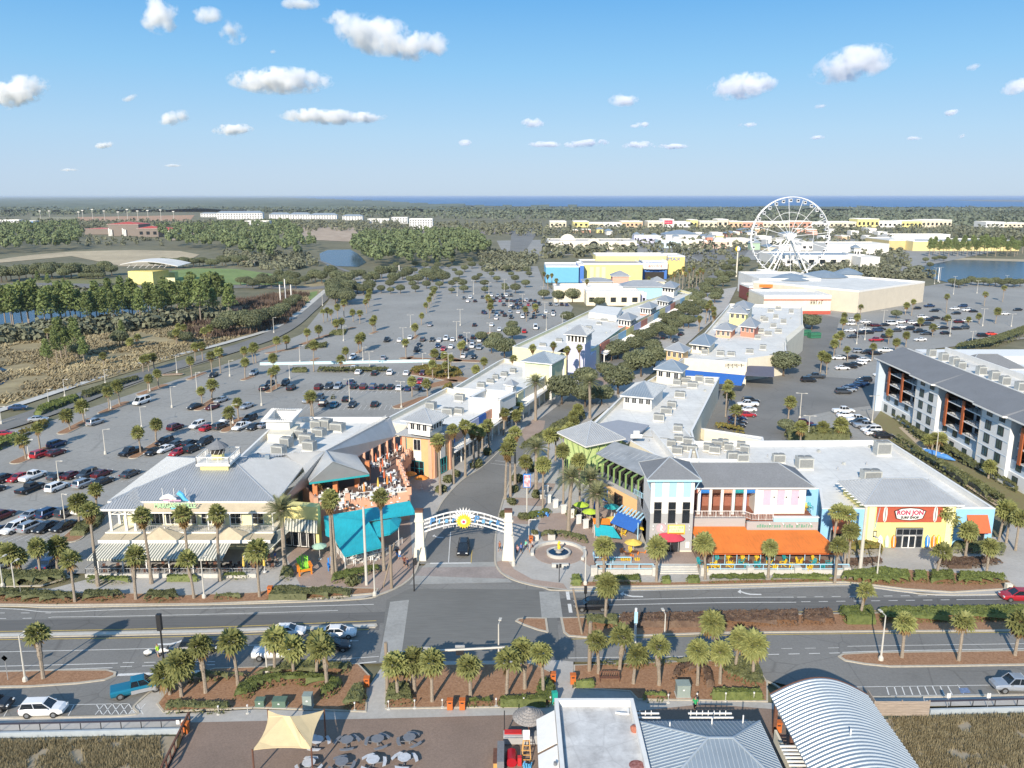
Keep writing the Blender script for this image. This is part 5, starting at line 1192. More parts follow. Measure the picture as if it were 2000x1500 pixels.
for k in range(n+1):
 c=e0 .lerp(e1,k/n);part(t2,'frame',GRN,lambda b:(b.bar((c.x+nr.x*1.0,c.y+nr.y*1.0,3.6),(c.x+nr.x*1.0,c.y+nr.y*1.0,7.2),.28),b.bar((c.x+nr.x*1.2,c.y+nr.y*1.2,7.1),(c.x-nr.x*.9,c.y-nr.y*.9,7.9),.22)))
a=e0 .xy-nr*.6;b2=e1 .xy-nr*.6
part(t2,'inner_wall',DARK,lambda b:strip(b,a-nr*1.5,b2-nr*1.5,0,7.8,.3))
part(t2,'floor',GREYR,lambda b:b.prism([a+nr*1.7,b2+nr*1.7,b2-nr*4,a-nr*4],3.6,3.9))
part(t2,'lower_wall',PEACH,lambda b:strip(b,a+nr*1.6,b2+nr*1.6,0,3.6,.3));part(t2,'parapet',GREYW,lambda b:strip(b,a+nr*1.7,b2+nr*1.7,3.6,4.5,.15))
for k in range(n*2):c=a.lerp(b2,(k+.5)/n/2)-nr*1.2;boxpart(t2,'screen_post',BLACK,(c.x,c.y,5.8),(.12,.12,3.8))
windowobj(t2,a+nr*1.8,b2+nr*1.8,.2,2.9,.55,.72,BROWN,DARK,nrm=nr,name='doorway');windowobj(t2,a+nr*1.8,b2+nr*1.8,.2,2.9,.05,.2,BLP,GLASS,nrm=nr);windowobj(t2,a+nr*1.8,b2+nr*1.8,.2,2.9,.26,.4,BLP,GLASS,nrm=nr)
q0,q1=P(1232,985,3.6),P(1262,975,3.6)
part(t2,'side_wall',GREYW,lambda b:b.prism([P(1236,990,0).xy-Vector((0,0)),(21.8,124.5),(21.8,130),P(1250,950,3.6).xy],0,4.6));
railing(t2,[P(1238,965,4.6),P(1268,982,4.6)],1.0,LTB,1.1,.25)
bw=empty('pergola',(0,0,0),0,'light blue slatted pergola with a royal blue awning beside the grey tower','pergola')
pa,pb=P(1216,990,4.4),P(1262,1008,4.4);d=(pb-pa);o=Vector((-1.6,-1.9,-.7))
part(bw,'slats',LTB,lambda b:[b.bar(pa.lerp(pb,k/7)+Vector((0,0,.3)),pa.lerp(pb,k/7)+o*.75+Vector((0,0,.3)),.25,.1)for k in range(8)])
part(bw,'awning',BLUE,lambda b:b.slab([pa+o*.5,pb+o*.5,pb+o*1.5-Vector((0,0,.6)),pa+o*1.5-Vector((0,0,.6))],.05))
part(bw,'sign_strip',YELB,lambda b:b.bar(P(1243,1028,2.2),P(1259,1034,2.2),.5,.25))
for p in(pa+o,pb+o):part(bw,'post',LTB,lambda b:b.bar((p.x,p.y,0),(p.x,p.y,4.0),.14))
E1,ptE=block('shop_building','long white roofed shop building full of air units right of the avenue',[(1150,836),(1212,776),(1285,732),(1405,737),(1352,842),(1380,956),(1300,900),(1225,858)],6.8,CREAM,1.0,{2:CREAM})
part(E1,'grey_roof',mat('grey metal deck',(.33,.34,.37),.6,.06,1),lambda b:b.slab([P(1165,828,7.0),P(1208,820,7.0),P(1268,830,7.0),P(1225,865,7.0),P(1200,850,7.0)],.3))
part(E1,'roof_divider',PANELW,lambda b:(strip(b,P(1275,840,7.2),P(1318,893,7.2),5.8,7.3,.25),strip(b,P(1318,893,7.2),P(1440,895,7.2),5.8,7.0,.25),strip(b,P(1335,838,7.2),P(1357,863,7.2),5.8,7.4,.3)))
part(E1,'roof_sign',WHITE,lambda b:(b.box((*P(1243,852,7.6).xy,7.6),(2.4,.3,.8)),b.box((*P(1243,845,8.4).xy,8.2),(1.2,.3,1.2))))
shopfront(E1,P(1152,834,6.8),P(1210,778,6.8),[PINK,CREAM,LTB],n=7,side=-1)
t=empty('roof_pavilion',(0,0,0),0,'grey seamed hip roof pavilion on the first white roof right of the avenue','pavilion')
pyr(t,P(1211,772,9.2),P(1276,778,9.2),P(1302,753,9.2),11.6,m=METALB,space=.6);q=ins4(P(1211,772,9.2),P(1276,778,9.2),P(1302,753,9.2),.16,9);part(t,'wall',PANELW,lambda b:b.prism([p.xy for p in q],0,9))
windows_row(t,q[0],q[1],7.2,8.6,4,WHITE,GLASS,Vector((0,-1)))
for L,Fr,Rr,z,lb in[(P(1276,720,9.6),P(1333,727,9.6),P(1346,715,9.6),12,'pale pavilion with a blue grey hip roof beside the royal blue awning'),(P(1297,682,9),P(1336,688,9),P(1350,680,9),11.2,'peach pavilion with a grey hip roof and white windows right of the avenue'),(P(1346,671,9),P(1387,676,9),P(1402,661,9),11.6,'cream pavilion with a pale seamed hip roof on the second white roof'),(P(1394,643,9),P(1430,646,9),P(1441,637,9),11,'pink and white pavilion with a grey hip roof on the second white roof'),(P(1443,636,10),P(1476,640,10),P(1486,630,10),12.6,'coral walled roof pavilion with a grey hip roof'),(P(1421,610,11),P(1460,613,11),P(1466,607,11),13.4,'bright yellow pavilion with a grey hip roof'),(P(1428,600,12),P(1464,604,12),P(1474,594,12),14.2,'grey hip roof pavilion behind the bright yellow one')]:
 t=empty('roof_pavilion',(0,0,0),0,lb,'pavilion');pyr(t,L,Fr,Rr,z,m=METALB if 'blue' in lb or 'pale' in lb else METAL,space=0);q=ins4(L,Fr,Rr,.2,9)
 part(t,'wall',{'peach':PEACH,'coral':CORAL,'bright':YEL,'pink':PINK}.get(lb.split()[0],CREAM),lambda b:b.prism([p.xy for p in q],0,L.z-.2))
 windows_row(t,q[0],q[1],L.z-2.2,L.z-.6,3,WHITE,GLASS,Vector((0,-1)),pad=.2)
E2,pt2=block('shop_building','white roofed shop building with a royal blue wall awning',[(1318,712),(1345,686),(1420,600),(1425,593),(1567,597),(1568,648),(1535,665),(1536,690),(1460,700),(1459,708),(1337,700)],7.0,CREAM,1.0)
part(E2,'awning',BLUE,lambda b:b.slab([P(1332,742,3.0),P(1448,753,3.0),P(1456,733,4.9),P(1337,722,4.9)][::-1],.08));
part(E2,'tall_wall',CREAM,lambda b:b.prism([P(1535,658,8.6).xy,P(1568,632,8.6).xy,P(1571,640,8.6).xy,P(1538,668,8.6).xy],0,8.6))
part(E2,'dining_canopy',mat('dark violet canopy',(.12,.12,.16),.8,.06,1),lambda b:b.slab([P(1455,733,3.8),P(1512,736,3.8),P(1512,716,4.6),P(1460,714,4.6)],.1))
marks([8,5],E2,(*(P(1436,716,5.6).xy+Vector((0,-.2))),5.9),.6,BLACK,rz=-.07)
for u in range(4):p=P(1422+u*8.5,714,6.2);boxpart(E2,'wall_lamp',BLACK,(p.x,p.y-.2,6.5),(.2,.2,.5))
block('garden_wall','cream yard wall with stepped ends behind the white roofed building',[(1368,836),(1376,840),(1492,862),(1490,854)],2.6,CREAM,.2,cat='wall')
# == HOTEL on the right, world coordinates
t=empty('hotel',(0,0,0),0,'five storey white hotel with rust brown balcony fins and grey mansard roof','hotel')
HX=98.0;yb=[(212,193.5,'r'),(193.5,183,'b'),(183,165.5,'r'),(165.5,155,'b'),(155,137,'r'),(137,127,'b')]
HW=mat('hotel white render',(.72,.73,.73),.85,.03,1);HB=mat('hotel blue grey render',(.46,.54,.62),.85,.03,1)
part(t,'wall',HB,lambda b:b.prism([(HX+2.6,127),(HX+18,127),(HX+18,213.5),(HX+2.6,213.5)],0,14))
part(t,'end_wall',HB,lambda b:b.prism([(HX-1,212),(HX+17,212),(HX+17,213.6),(HX-1,213.6)],0,14))
fz=[0,2.9,5.7,8.5,11.3]
def wbox(par,x,y,z,wd,hh,fr=BLACK,gl=GLASSG):return windowobj(par,(x,y+wd/2),(x,y-wd/2),z,z+hh,0,1,fr,gl,nrm=Vector((-1,0)),mull=1)
for ya,yc,kd in yb:
 if kd=='b':
  part(t,'bay_wall',HW,lambda b:b.prism([(HX,yc),(HX+2.6,yc),(HX+2.6,ya),(HX,ya)],0,14))
  for z in fz[1:]:part(t,'string_course',HB,lambda b:b.box((HX-.02,(ya+yc)/2,z-.15),(.1,ya-yc-.4,.12)))
  part(t,'downpipe',STEEL,lambda b:b.tube([(HX-.08,ya-.25,0),(HX-.08,ya-.25,13.9)],.08,5))
  for z in fz:
   for u in(.3,.72):wbox(t,HX,ya+(yc-ya)*u,z+.7,1.9,1.9)
 else:
  part(t,'ground_wall',HW,lambda b:b.prism([(HX+.6,yc),(HX+2.6,yc),(HX+2.6,ya),(HX+.6,ya)],0,2.9))
  part(t,'first_wall',HB,lambda b:b.prism([(HX+1.0,yc),(HX+2.6,yc),(HX+2.6,ya),(HX+1.0,ya)],2.9,5.2))
  for z in(0,2.9):
   for u in(.15,.4,.7):wbox(t,HX+.6+(.4 if z else 0),ya+(yc-ya)*u,z+.6,1.7,1.8)
  L=ya-yc
  for z in fz[2:]:
   part(t,'balcony',HW,lambda b:b.prism([(HX+.2,yc+.1),(HX+2.6,yc+.1),(HX+2.6,ya-2.6),(HX+.2,ya-2.6)],z-.35,z-.1))
   railing(t,[(HX+.25,ya-2.6,z-.1),(HX+.25,yc+.2,z-.1)],1.0,BLACK,1.5,0)
   for u in(.28,.5,.74):part(t,'balcony_door',GLASS,lambda b:b.box((HX+2.55,ya+(yc-ya)*u,z+1.1),(.12,2.3,2.1)))
   wbox(t,HX+2.0,ya-1.2,z+.5,1.3,1.8)
   for u in(.22,.62):part(t,'balcony_fin',RUST,lambda b:b.mesh([(HX+.1,ya+(yc-ya)*u,z-.3),(HX+2.5,ya+(yc-ya)*u,z-.3),(HX+2.5,ya+(yc-ya)*u,z+2.6),(HX+.1,ya+(yc-ya)*u,z+2.6),(HX+.1,ya+(yc-ya)*u+.5,z-.3),(HX+.1,ya+(yc-ya)*u+.5,z+2.6)],[(0,1,2,3),(3,2,1,0),(0,3,5,4),(4,5,3,0)]))
  for u in(.22,.62):part(t,'fin_post',RUST,lambda b:b.box((HX+.0,ya+(yc-ya)*u,9.0),(.25,.9,7.4)))
  part(t,'recess_side',PANELW,lambda b:b.prism([(HX+.1,yc),(HX+2.6,yc),(HX+2.6,yc+.2),(HX+.1,yc+.2)],2.9,13.5))
rx=[(HX-1.2,214.8),(HX-1.2,194),(HX-1.9,193.6),(HX-1.9,182.9),(HX-1.2,182.5),(HX-1.2,166),(HX-1.9,165.6),(HX-1.9,154.9),(HX-1.2,154.5),(HX-1.2,125)]
part(t,'mansard_roof',GREYR,lambda b:[b.slab([(*p,14.1),(*q,14.1),(HX+6,q[1],16.9),(HX+6,p[1],16.9)],.3)for p,q in zip(rx,rx[1:])]+[b.slab([(HX-1.2,214.8,14.1),(HX+6,214.8,14.1),(HX+6,210,16.9)],.3)])
part(t,'eave_board',WHITE,lambda b:[b.bar((*p,13.85),(*q,13.85),.1,.35)for p,q in zip(rx,rx[1:])])
part(t,'roof_deck',ROOFW,lambda b:b.prism([(HX+6,125),(HX+16,125),(HX+16,212),(HX+6,212)],15.6,16.0));part(t,'parapet',PANELW,lambda b:(b.prism([(HX+5.9,125),(HX+6.2,125),(HX+6.2,212),(HX+5.9,212)],15.6,17.0),b.prism([(HX+15.8,125),(HX+16.2,125),(HX+16.2,212),(HX+15.8,212)],15.6,17.3)))
random.seed(5)
for k in range(14):
 y=205-k*5.4;hvac((HX+8.5+rnd(-1,1),y,16.0),(1.8,1.6,1.9),rnd(-.1,.1),'white cooling unit, %s from the far end of the hotel roof'%nth(k),'cooling units on the hotel roof')
part(t,'duct',STEEL,lambda b:[b.bar((HX+12,202-k*16,16.4),(HX+12+rnd(-1,1),192-k*16,16.4),.4)for k in range(5)])
t=empty('hotel_wing',(0,0,0),0,'rear hotel wing with grey roofs behind the white cooling units','hotel')
part(t,'wall',HW,lambda b:(b.prism([(124,190),(175,190),(175,206),(124,206)],0,14),b.prism([(112,214),(170,214),(170,224),(112,224)],0,14.5)))
for i,(x0,x1,y0,y1)in enumerate([(113,128,199,209),(128,176,186,200)]):hip(t,(x0,y0,14.2),(x1,y0,14.2),(x1,y1,14.2),(x0,y1,14.2),(x0+5,(y0+y1)/2,17),(x1-5,(y0+y1)/2,17),m=GREYR,space=0)
for k in range(6):windowobj(t,(126,189.9),(174,189.9),9.5,12,.05+k*.16,.11+k*.16,BLACK,GLASSG,nrm=Vector((0,-1)))
sheet('hotel_garden',[(1722,800),(1760,812),(1860,900),(2000,960),(2100,1000),(2100,1040),(1990,1010),(1950,975),(1740,862),(1700,830)],.03,mat('dry garden grass',(.25,.20,.11),.95,.2,1,col2=(.20,.20,.08)))
sheet('garden_path',[(1755,835),(1765,833),(1870,925),(1960,985),(2100,1045),(2090,1055),(1950,992),(1860,932)],.05,mat('tan path',(.46,.38,.28),.9,.1,2))
# == FAR BUILDINGS: front on the row of its foot, real height and depth
def fb(label,x0,x1,yt,yb_,D,m,roof=ROOFW,name='building',n=0,rows=1,wm=GLASS,hipz=0,cat='building',y2=None,group=None,base=None,ywin=None):
 a,b2=P(x0,yb_),P(x1,yb_ if y2 is None else y2);h=zat(a.y,yt);d=(b2-a).xy.normalized();nn=Vector((-d.y,d.x))
 t=empty(name,(0,0,0),0,label,cat,group);poly=[a.xy,b2 .xy,b2 .xy+nn*D,a.xy+nn*D]
 part(t,'wall',m,lambda b:b.prism(poly,0,h))
 if hipz:
  q=[Vector((*p,h))for p in inset(poly,-.8)];W=min(D,(b2-a).length)/2;c1=a.xy+d*W+nn*D/2;c2=b2 .xy-d*W+nn*D/2
  if(c2-c1).dot(d)<0:c1=c2=(c1+c2)/2
  hip(t,q[0],q[1],q[2],q[3],(*c1,h+hipz),(*c2,h+hipz),m=roof,space=0,th=.3)
 else:
  part(t,'roof_deck',roof,lambda b:b.prism(inset(poly,.5),h,h+.03))
  for i in range(4):
   ii=inset(poly,.5);oo=inset(poly,-.04);part(t,'parapet',WHITE,lambda b:b.prism([oo[i],oo[(i+1)%4],ii[(i+1)%4],ii[i]],h,h+.9))
 if base:part(t,'base_band',base,lambda b:b.prism(inset(poly,-.15),0,h*.2))
 if n:
  L=(b2-a).length;wz=h/(rows+.35)
  q=MB();q.box((0,0,0),(L/n*.5,.2,wz*.5),math.atan2(d.y,d.x));o=q.build('window',wm,t);me=o.data;first=True
  for r_ in range(rows):
   for k in range(n):
    p=a.xy+d*L*(k+.5)/n;loc=(p.x,p.y,wz*(r_+.62))
    if first:o.location=loc;first=False
    else:inst(me,'window',t,loc)
 return t,a,b2,d,nn,h
t,a,b2,d,nn,h=fb('yellow cinema block with plain walls and a white roof edge',1138,1254,517,549,38,YEL,mat('grey roof',(.40,.38,.36),.9,.1,.2),'cinema',n=0,cat='cinema')
for k in range(3):part(t,'wall_panel',YELP,lambda b:b.box((*(a.xy+d*(6+k*4)-nn*.1),5.5),(2.6,.3,8),0))
fb('sky blue cinema wing with a tall dark window and white parapet',1066,1132,522,552,30,mat('bright sky blue wall',(.14,.40,.62),.85,.04,.5),ROOFW,'cinema',cat='cinema',n=0)
t,a,b2,d,nn,h=fb('royal blue corner of the cinema next to the yellow block',1130,1140,519,552,26,mat('deep blue wall',(.06,.17,.50),.85,.04,.5),ROOFW,'cinema_corner')
ca,cb2=P(1097,551),P(1121,551);w_=empty('cinema_window',(0,0,0),0,'tall dark glass window in the sky blue cinema wing','window');windowobj(w_,ca,cb2,1.0,8.2,0,1,STEEL,GLASS,nrm=Vector((0,-1)),mull=5,bars=2)
t,a,b2,d,nn,h=fb('curved cinema entrance with a white fascia over blue walls',1254,1302,512,545,34,mat('deep blue wall',()),ROOFW,'cinema_entrance')
part(t,'fascia',PANELW,lambda b:[b.box((*(a.xy+d*((b2-a).length*(k+.5)/8)-nn*(.6+2.5*math.sin(math.pi*(k+.5)/8))),h-2.4),((b2-a).length/8+.3,1.2,4.4),.35*math.cos(math.pi*(k+.5)/8))for k in range(8)])
part(t,'dark_opening',DARK,lambda b:b.box((*((a.xy+b2 .xy)/2-nn*.2),2.6),(13,.5,4.6)))
marks([7],t,(*((a.xy+b2 .xy)/2-nn*3.8),h-3.2),1.9,RED)
t,a,b2,d,nn,h=fb('yellow large screen hall with dark lettering',1303,1336,502,536,30,mat('large hall yellow',(.75,.60,.22),.85,.04,.5),ROOFW,'cinema_hall')
textobj('IMAX','lettering',t,(*(a.xy+d*4-nn*.3),h-2.6),3.4,mat('deep blue wall',()),sx=1.3)
fb('long white roofed rear hall of the cinema',1163,1300,500,540,22,YEL,ROOFW,'cinema_hall',cat='building')
t,a,b2,d,nn,h=fb('big tan superstore with a round dark red emblem on its long side',1674,1802,571,612,60,mat('tan precast wall',(.60,.54,.44),.9,.05,.3),ROOFW,'superstore',cat='store',y2=590)
em=P(1684,606);e_=em.xy;b=MB();c=Vector((e_.x-nn.x*.2,e_.y-nn.y*.2,5.2));b.tube([c,c-Vector((nn.x,nn.y,0))*.3],2.3,20);b.build('emblem',mat('dark red emblem',(.30,.03,.06),.7,0),t)
b=MB();b.tube([c-Vector((nn.x,nn.y,0))*.3,c-Vector((nn.x,nn.y,0))*.4],1.5,20);b.build('emblem_ring',mat('slate emblem ring',(.22,.20,.30),.7,0),t);b=MB();b.tube([c-Vector((nn.x,nn.y,0))*.4,c-Vector((nn.x,nn.y,0))*.5],.8,16);b.build('emblem_centre',mat('dark red emblem',()),t)
t,a,b2,d,nn,h=fb('cream store wing with a brick red base band',1490,1621,580,614,26,CREAM,ROOFW,'store_wing',cat='store',base=mat('brick red base',(.42,.09,.06),.85,.05,1))
part(t,'cornice',mat('brick red base',()),lambda b:b.box((*((a.xy+b2 .xy)/2-nn*.1),h-1.4),((b2-a).length,.3,.5)))
marks([5],t,(*(a.xy+d*26-nn*.3),5),1.8,BLACK)
fb('low dark red fronted shop beside the avenue',1462,1492,563,588,20,mat('dark red wall',(.22,.06,.05),.85,.05,1),ROOFW,'shop')
fb('low white parapet store with an orange sign band',1480,1600,547,585,42,PANELW,ROOFW,'store')
part(t,'orange_band',ORC,lambda b:b.box((*P(1507,560,9).xy,9.4),(13,.5,1.6)))
for i,(x,y,r_)in enumerate([(1544,547,11.5),(1608,541,13.5),(1655,536,9)]):
 p=P(x,y,10);dm=empty('roof_dome',(p.x,p.y,9.4),0,'low blue grey conical roof, %s of three over the superstore'%('nearest','middle','farthest')[i],'roof','conical roofs');part(dm,'drum',PANELW,lambda b:b.lathe([(r_*.92,0),(r_*.92,1.2)],20));part(dm,'roof_surface',METALB,lambda b:b.lathe([(r_,1.2),(r_*.5,3.3),(.3,4.6)],20))
X=[('white amusement hall behind the big wheel',1510,1680,500,520,40,PANELW,METALB,8,1),('small white hall at the foot of the wheel',1488,1516,532,552,14,PANELW,ROOFW,0,1),('white hall right of the big wheel',1680,1717,504,524,30,PANELW,ROOFW,0,1),('white flat building beyond the wheel',1615,1735,478,497,40,PANELW,ROOFW,0,1),('long yellow warehouse store beyond the right hand pond',1735,1784,470,488,60,mat('mustard wall',(.55,.45,.22),.9,.05,.2),ROOFW,0,1),('pale yellow warehouse wing behind the pond pines',1782,1990,472,490,50,mat('warehouse yellow',(.66,.56,.27),.9,.05,.2),METAL,0,1),('white loading sheds on the warehouse roof line',1735,1855,459,470,20,PANELW,ROOFW,0,1),('cream department store with a round arched entrance',1072,1243,472,487,50,CREAM,mat('grey roof',()),10,1),('small cream pavilion left of the department store',1070,1116,477,490,14,CREAM,ROOFW,3,1),('pale outlet shops left of the coral gabled shop',1288,1330,470,484,30,mat('pale blue wall',(.50,.62,.68),.9,.05,1),ROOFW,4,1),('cream outlet shops beside a car park',1330,1380,471,484,30,CREAM,ROOFW,4,1),('pale coral outlet shops',1375,1420,472,485,26,mat('pale coral wall',(.70,.50,.40),.9,.05,1),ROOFW,3,1),('cream outlet row left of the wheel',1400,1466,468,482,26,CREAM,ROOFW,5,1),('green fronted outlet shop by the wheel rim',1466,1484,474,488,12,mat('sage wall',(.35,.48,.36),.9,.05,1),METALB,0,1),('lavender outlet shop behind the trees',1240,1290,462,474,24,LAV,ROOFW,4,1),('white outlet block with a broad blue grey roof',1300,1365,458,472,34,PANELW,METALB,0,1),('white outlet row behind the wheel spokes',1500,1560,470,482,26,PANELW,ROOFW,5,1),('white outlet block right of the wheel hub',1565,1600,476,489,22,PANELW,ROOFW,3,1)]
for lb,x0,x1,yt,yb_,D,m,rf,n,rows in X:
 t,a,b2,d,nn,h=fb(lb,x0,x1,yt,yb_,D,m,rf,'store',n,rows,cat='store',hipz=5 if 'broad' in lb or 'green fronted' in lb else 0)
 if 'arched' in lb:
  c=a.xy+d*(b2-a).length*.51;b=MB();b.tube([(c.x,c.y-3,3.5),(c.x,c.y+4,3.5)],8.4,20);b.build('arch',CREAM,t);b=MB();b.tube([(c.x,c.y-3.3,4.0),(c.x,c.y-2.9,4.0)],5,18);b.build('arch_window',GLASS,t);b=MB();b.tube([(c.x-26,c.y+30,6),(c.x-26,c.y+34,6)],9,16);b.build('rear_arch',CREAM,t)
tw=0
for x,y,cm,lb in((1385,463,CORAL,'coral towered outlet with a pale green roof'),(1243,458,LAV,'lavender outlet tower with a hip roof'),(1516,492,PANELW,'white outlet tower at the left of the wheel legs'),(1672,484,PANELW,'small hip roofed tower right of the wheel'),(1320,462,PANELW,'outlet tower with a pale blue cap')):
 fb(lb,x-5,x+6,y,y+20,9,cm,METALB,'outlet_tower',2,1,cat='tower',hipz=3)
cols=[mat('far cream wall',(.66,.60,.46),.9,.05,.3),mat('far peach wall',(.66,.46,.30),.9,.05,.3),YEL,mat('far white wall',(.70,.69,.66),.9,.05,.3),mat('far coral wall',(.55,.30,.22),.9,.05,.3)]
cn_=['cream','peach','yellow','white','coral']
random.seed(9)
segs=[(1074,1106,433,0),(1120,1150,433,2),(1150,1180,436,0),(1180,1214,436,3),(1214,1255,433,1),(1265,1295,433,0),(1316,1350,434,3),(1348,1362,430,2),(1366,1402,433,0),(1401,1422,429,0),(1424,1450,433,1),(1450,1490,434,4),(1490,1540,434,0),(1540,1585,433,4),(1585,1620,435,3),(1620,1672,434,0),(1674,1716,428,2),(1716,1760,433,3),(1760,1800,432,2),(1800,1858,430,0),(1925,1960,434,3),(1960,2010,436,0)]
for k,(x0,x1,yt,ci)in enumerate(segs):
 t,a,b2,d,nn,h=fb('%s strip mall shop with %s, %s along the far mall row'%(cn_[ci],('a raised front' if yt<433 else 'a flat front'),nth(k)),x0,x1,yt,444,40,cols[ci],ROOFW,'mall_shop',max(2,(x1-x0)//8),1,cat='shop',group='far strip mall shops')
t,a,b2,d,nn,h=fb('white far store with a bright red sign panel',1294,1316,429,444,40,cols[3],ROOFW,'mall_shop',0,cat='shop');part(t,'sign_panel',mat('sign red',(.62,.01,.06),.7,0),lambda b:b.box((*((a.xy+b2 .xy)/2-nn*.3),h-4.5),(15,.5,6.5)))
marks([8],t,(*((a.xy+b2 .xy)/2-nn*.8),h-5.5),2.2,WHITE)
AW=mat('apartment white',(.68,.69,.70),.9,.04,.3)
for k,(x0,x1,yt,yb_,rows,hz)in enumerate([(392,424,417,424,2,3),(424,513,416,428,3,5),(526,566,419,427,3,5),(566,606,419,428,3,5),(606,658,420,428,3,5),(669,708,422,430,3,4),(479,526,432,446,4,0),(718,760,428,436,4,0),(765,796,425,437,4,0),(800,845,428,450,6,0),(0,38,430,438,2,0)]):
 fb('white apartment block %s, %s from the left'%('under a long grey roof' if hz else 'with a flat roof',nth(k)),x0,x1,yt,yb_,16,AW,METALB if hz else ROOFW,'apartment_block',max(5,(x1-x0)//5),rows,hipz=hz,cat='apartment block',group='white apartments beyond the woods')
fb('low blue roofed shed beside the pale buildings far left',45,70,432,440,14,mat('blue shed wall',(.10,.22,.42),.8,.05,.3),mat('blue shed wall',()),'shed')
RR=mat('red metal roof',(.50,.07,.04),.6,.05,.3)
t,a,b2,d,nn,h=fb('grey indoor water park hall with a red curved roof',212,272,438,461,40,mat('dark taupe wall',(.20,.17,.15),.9,.05,.3),RR,'water_park',0,hipz=3)
for u in(.05,.5):part(t,'slide',PANELW,lambda b:[b.box((*(a.xy+d*(b2-a).length*u+d*k*2-nn*1.5),5.5-k*.4),(1.4,2,11-k))for k in range(3)])
fb('low taupe wing with a red roof edge at the water park',166,213,447,458,34,mat('dark taupe wall',()),RR,'water_park',0,hipz=1.2)
fb('taupe middle wing of the water park with red roofs',270,310,446,463,30,mat('dark taupe wall',()),RR,'water_park',3,hipz=3)
fb('white wing with a bright red roof at the water park',282,338,449,462,34,PANELW,mat('bright red roof',(.62,.06,.03),.6,.05,.3),'water_park',4,hipz=3.5)
t=empty('pavilion',(0,0,0),0,'yellow open air stage pavilion under a curved white roof on the lawn','pavilion')
a,b2=P(252,555),P(300,556);d=Vector((1,0));
part(t,'wall',YEL,lambda b:b.prism([a.xy,b2 .xy,b2 .xy+Vector((4,16)),a.xy+Vector((0,16))],0,zat(a.y,530)))
for k in range(3):part(t,'tall_panel',mat('mustard wall',()),lambda b:b.box((a.x+6.5+k*3,a.y-.2,4.2),(2.3,.3,6.5)))
part(t,'side_wall',YEL,lambda b:b.prism([P(328,546).xy,P(342,546).xy,P(342,546).xy+Vector((0,6)),P(328,546).xy+Vector((0,6))],0,5));part(t,'rear_wall',YELP,lambda b:b.prism([P(298,553).xy,P(342,553).xy,P(342,553).xy+Vector((0,1)),P(298,553).xy+Vector((0,1))],0,3.5))
b=MB();zr=zat(a.y,524);N=10
for k in range(N):
 u0,u1=k/N,(k+1)/N;f=lambda u:(a.x-3+u*37,zr+1.2+3.4*math.sin(math.pi*(u*.8+.16)))
 (x0,z0),(x1,z1)=f(u0),f(u1);b.slab([(x0,a.y-3,z0),(x1,a.y-3,z1),(x1,a.y+20,z1+.5),(x0,a.y+20,z0+.5)],.3)
b.build('curved_roof',ROOFW,t)
for k in range(7):part(t,'truss',STEEL,lambda b:b.bar((a.x+k*4,a.y-.5,zr+.2),(a.x+k*4+3,a.y-.5,zr+2.6),.3))
t=empty('open_shelter',(0,0,0),0,'low tan shelter between the lawn and the oak grove','shelter');p=P(486,520);part(t,'roof_surface',TAN,lambda b:b.slab([(p.x-6,p.y,4.2),(p.x+5,p.y,4.2),(p.x+5,p.y+12,3.6),(p.x-6,p.y+12,3.6)],.3))
for x in(-5,4):boxpart(t,'column',CREAM,(p.x+x,p.y+1,2),(1,1,4))
# ---- the big wheel
WY=590;WC=Vector((541/1600*(WY*ct+28*st)+.6,WY,28.0));WR=27.4
t=empty('ferris_wheel',(0,0,0),0,'tall white ferris wheel standing above the far outlets','ferris wheel')
WM=mat('wheel white steel',(.82,.83,.84),.6,0)
def wp(a,r_,y=0):return Vector((WC.x+math.cos(a)*r_,WC.y+y,WC.z+math.sin(a)*r_))
for y in(-1.3,1.3):part(t,'rim',WM,lambda b:b.tube([wp(k*math.pi/36,WR,y)for k in range(73)],.27,5,cap=False))
part(t,'inner_rim',WM,lambda b:b.tube([wp(k*math.pi/10,WR*.62,0)for k in range(21)],.14,4,cap=False))
for k in range(16):a=k*math.pi/8+.1;part(t,'spoke',WM,lambda b:b.tube([wp(a,1,0),wp(a,WR,0)],.17,4))
part(t,'hub',WM,lambda b:b.tube([wp(0,0,-2.2),wp(0,0,2.2)],2.6,16))
for sx in(-1,1):
 for y in(-6,6):part(t,'leg',WM,lambda b:b.tube([(WC.x+sx*14,WC.y+y,0),wp(0,0,y*.35)],.55,6))
gm=MB();gm.box((0,0,-1.2),(1.9,1.9,2.2));
go=gm.build('gondola',mat('gondola frame',(.62,.64,.67),.4,0),t);gd=go.data;bpy.data.objects.remove(go)
for k in range(32):
 p=wp(k*math.pi/16+.05,WR-1.1);g_=inst(gd,'gondola',t,p);gg=MB();
q=MB();q.box((0,0,0),(1.4,2.0,1.2));qo=q.build('gondola_window',GLASS);qd=qo.data;bpy.data.objects.remove(qo)
for g_ in[c for c in t.children if c.name.startswith('gondola')]:inst(qd,'gondola_window',g_,(0,0,-1.1))
t=empty('beach_ball_pole',P(1438,541),0,'tall pole topped by a striped beach ball at the end of the avenue','pole');h=zat(P(1438,541).y,492)
part(t,'pole',CREAM,lambda b:b.tube([(0,0,0),(0,0,h)],[.6,.4],6));
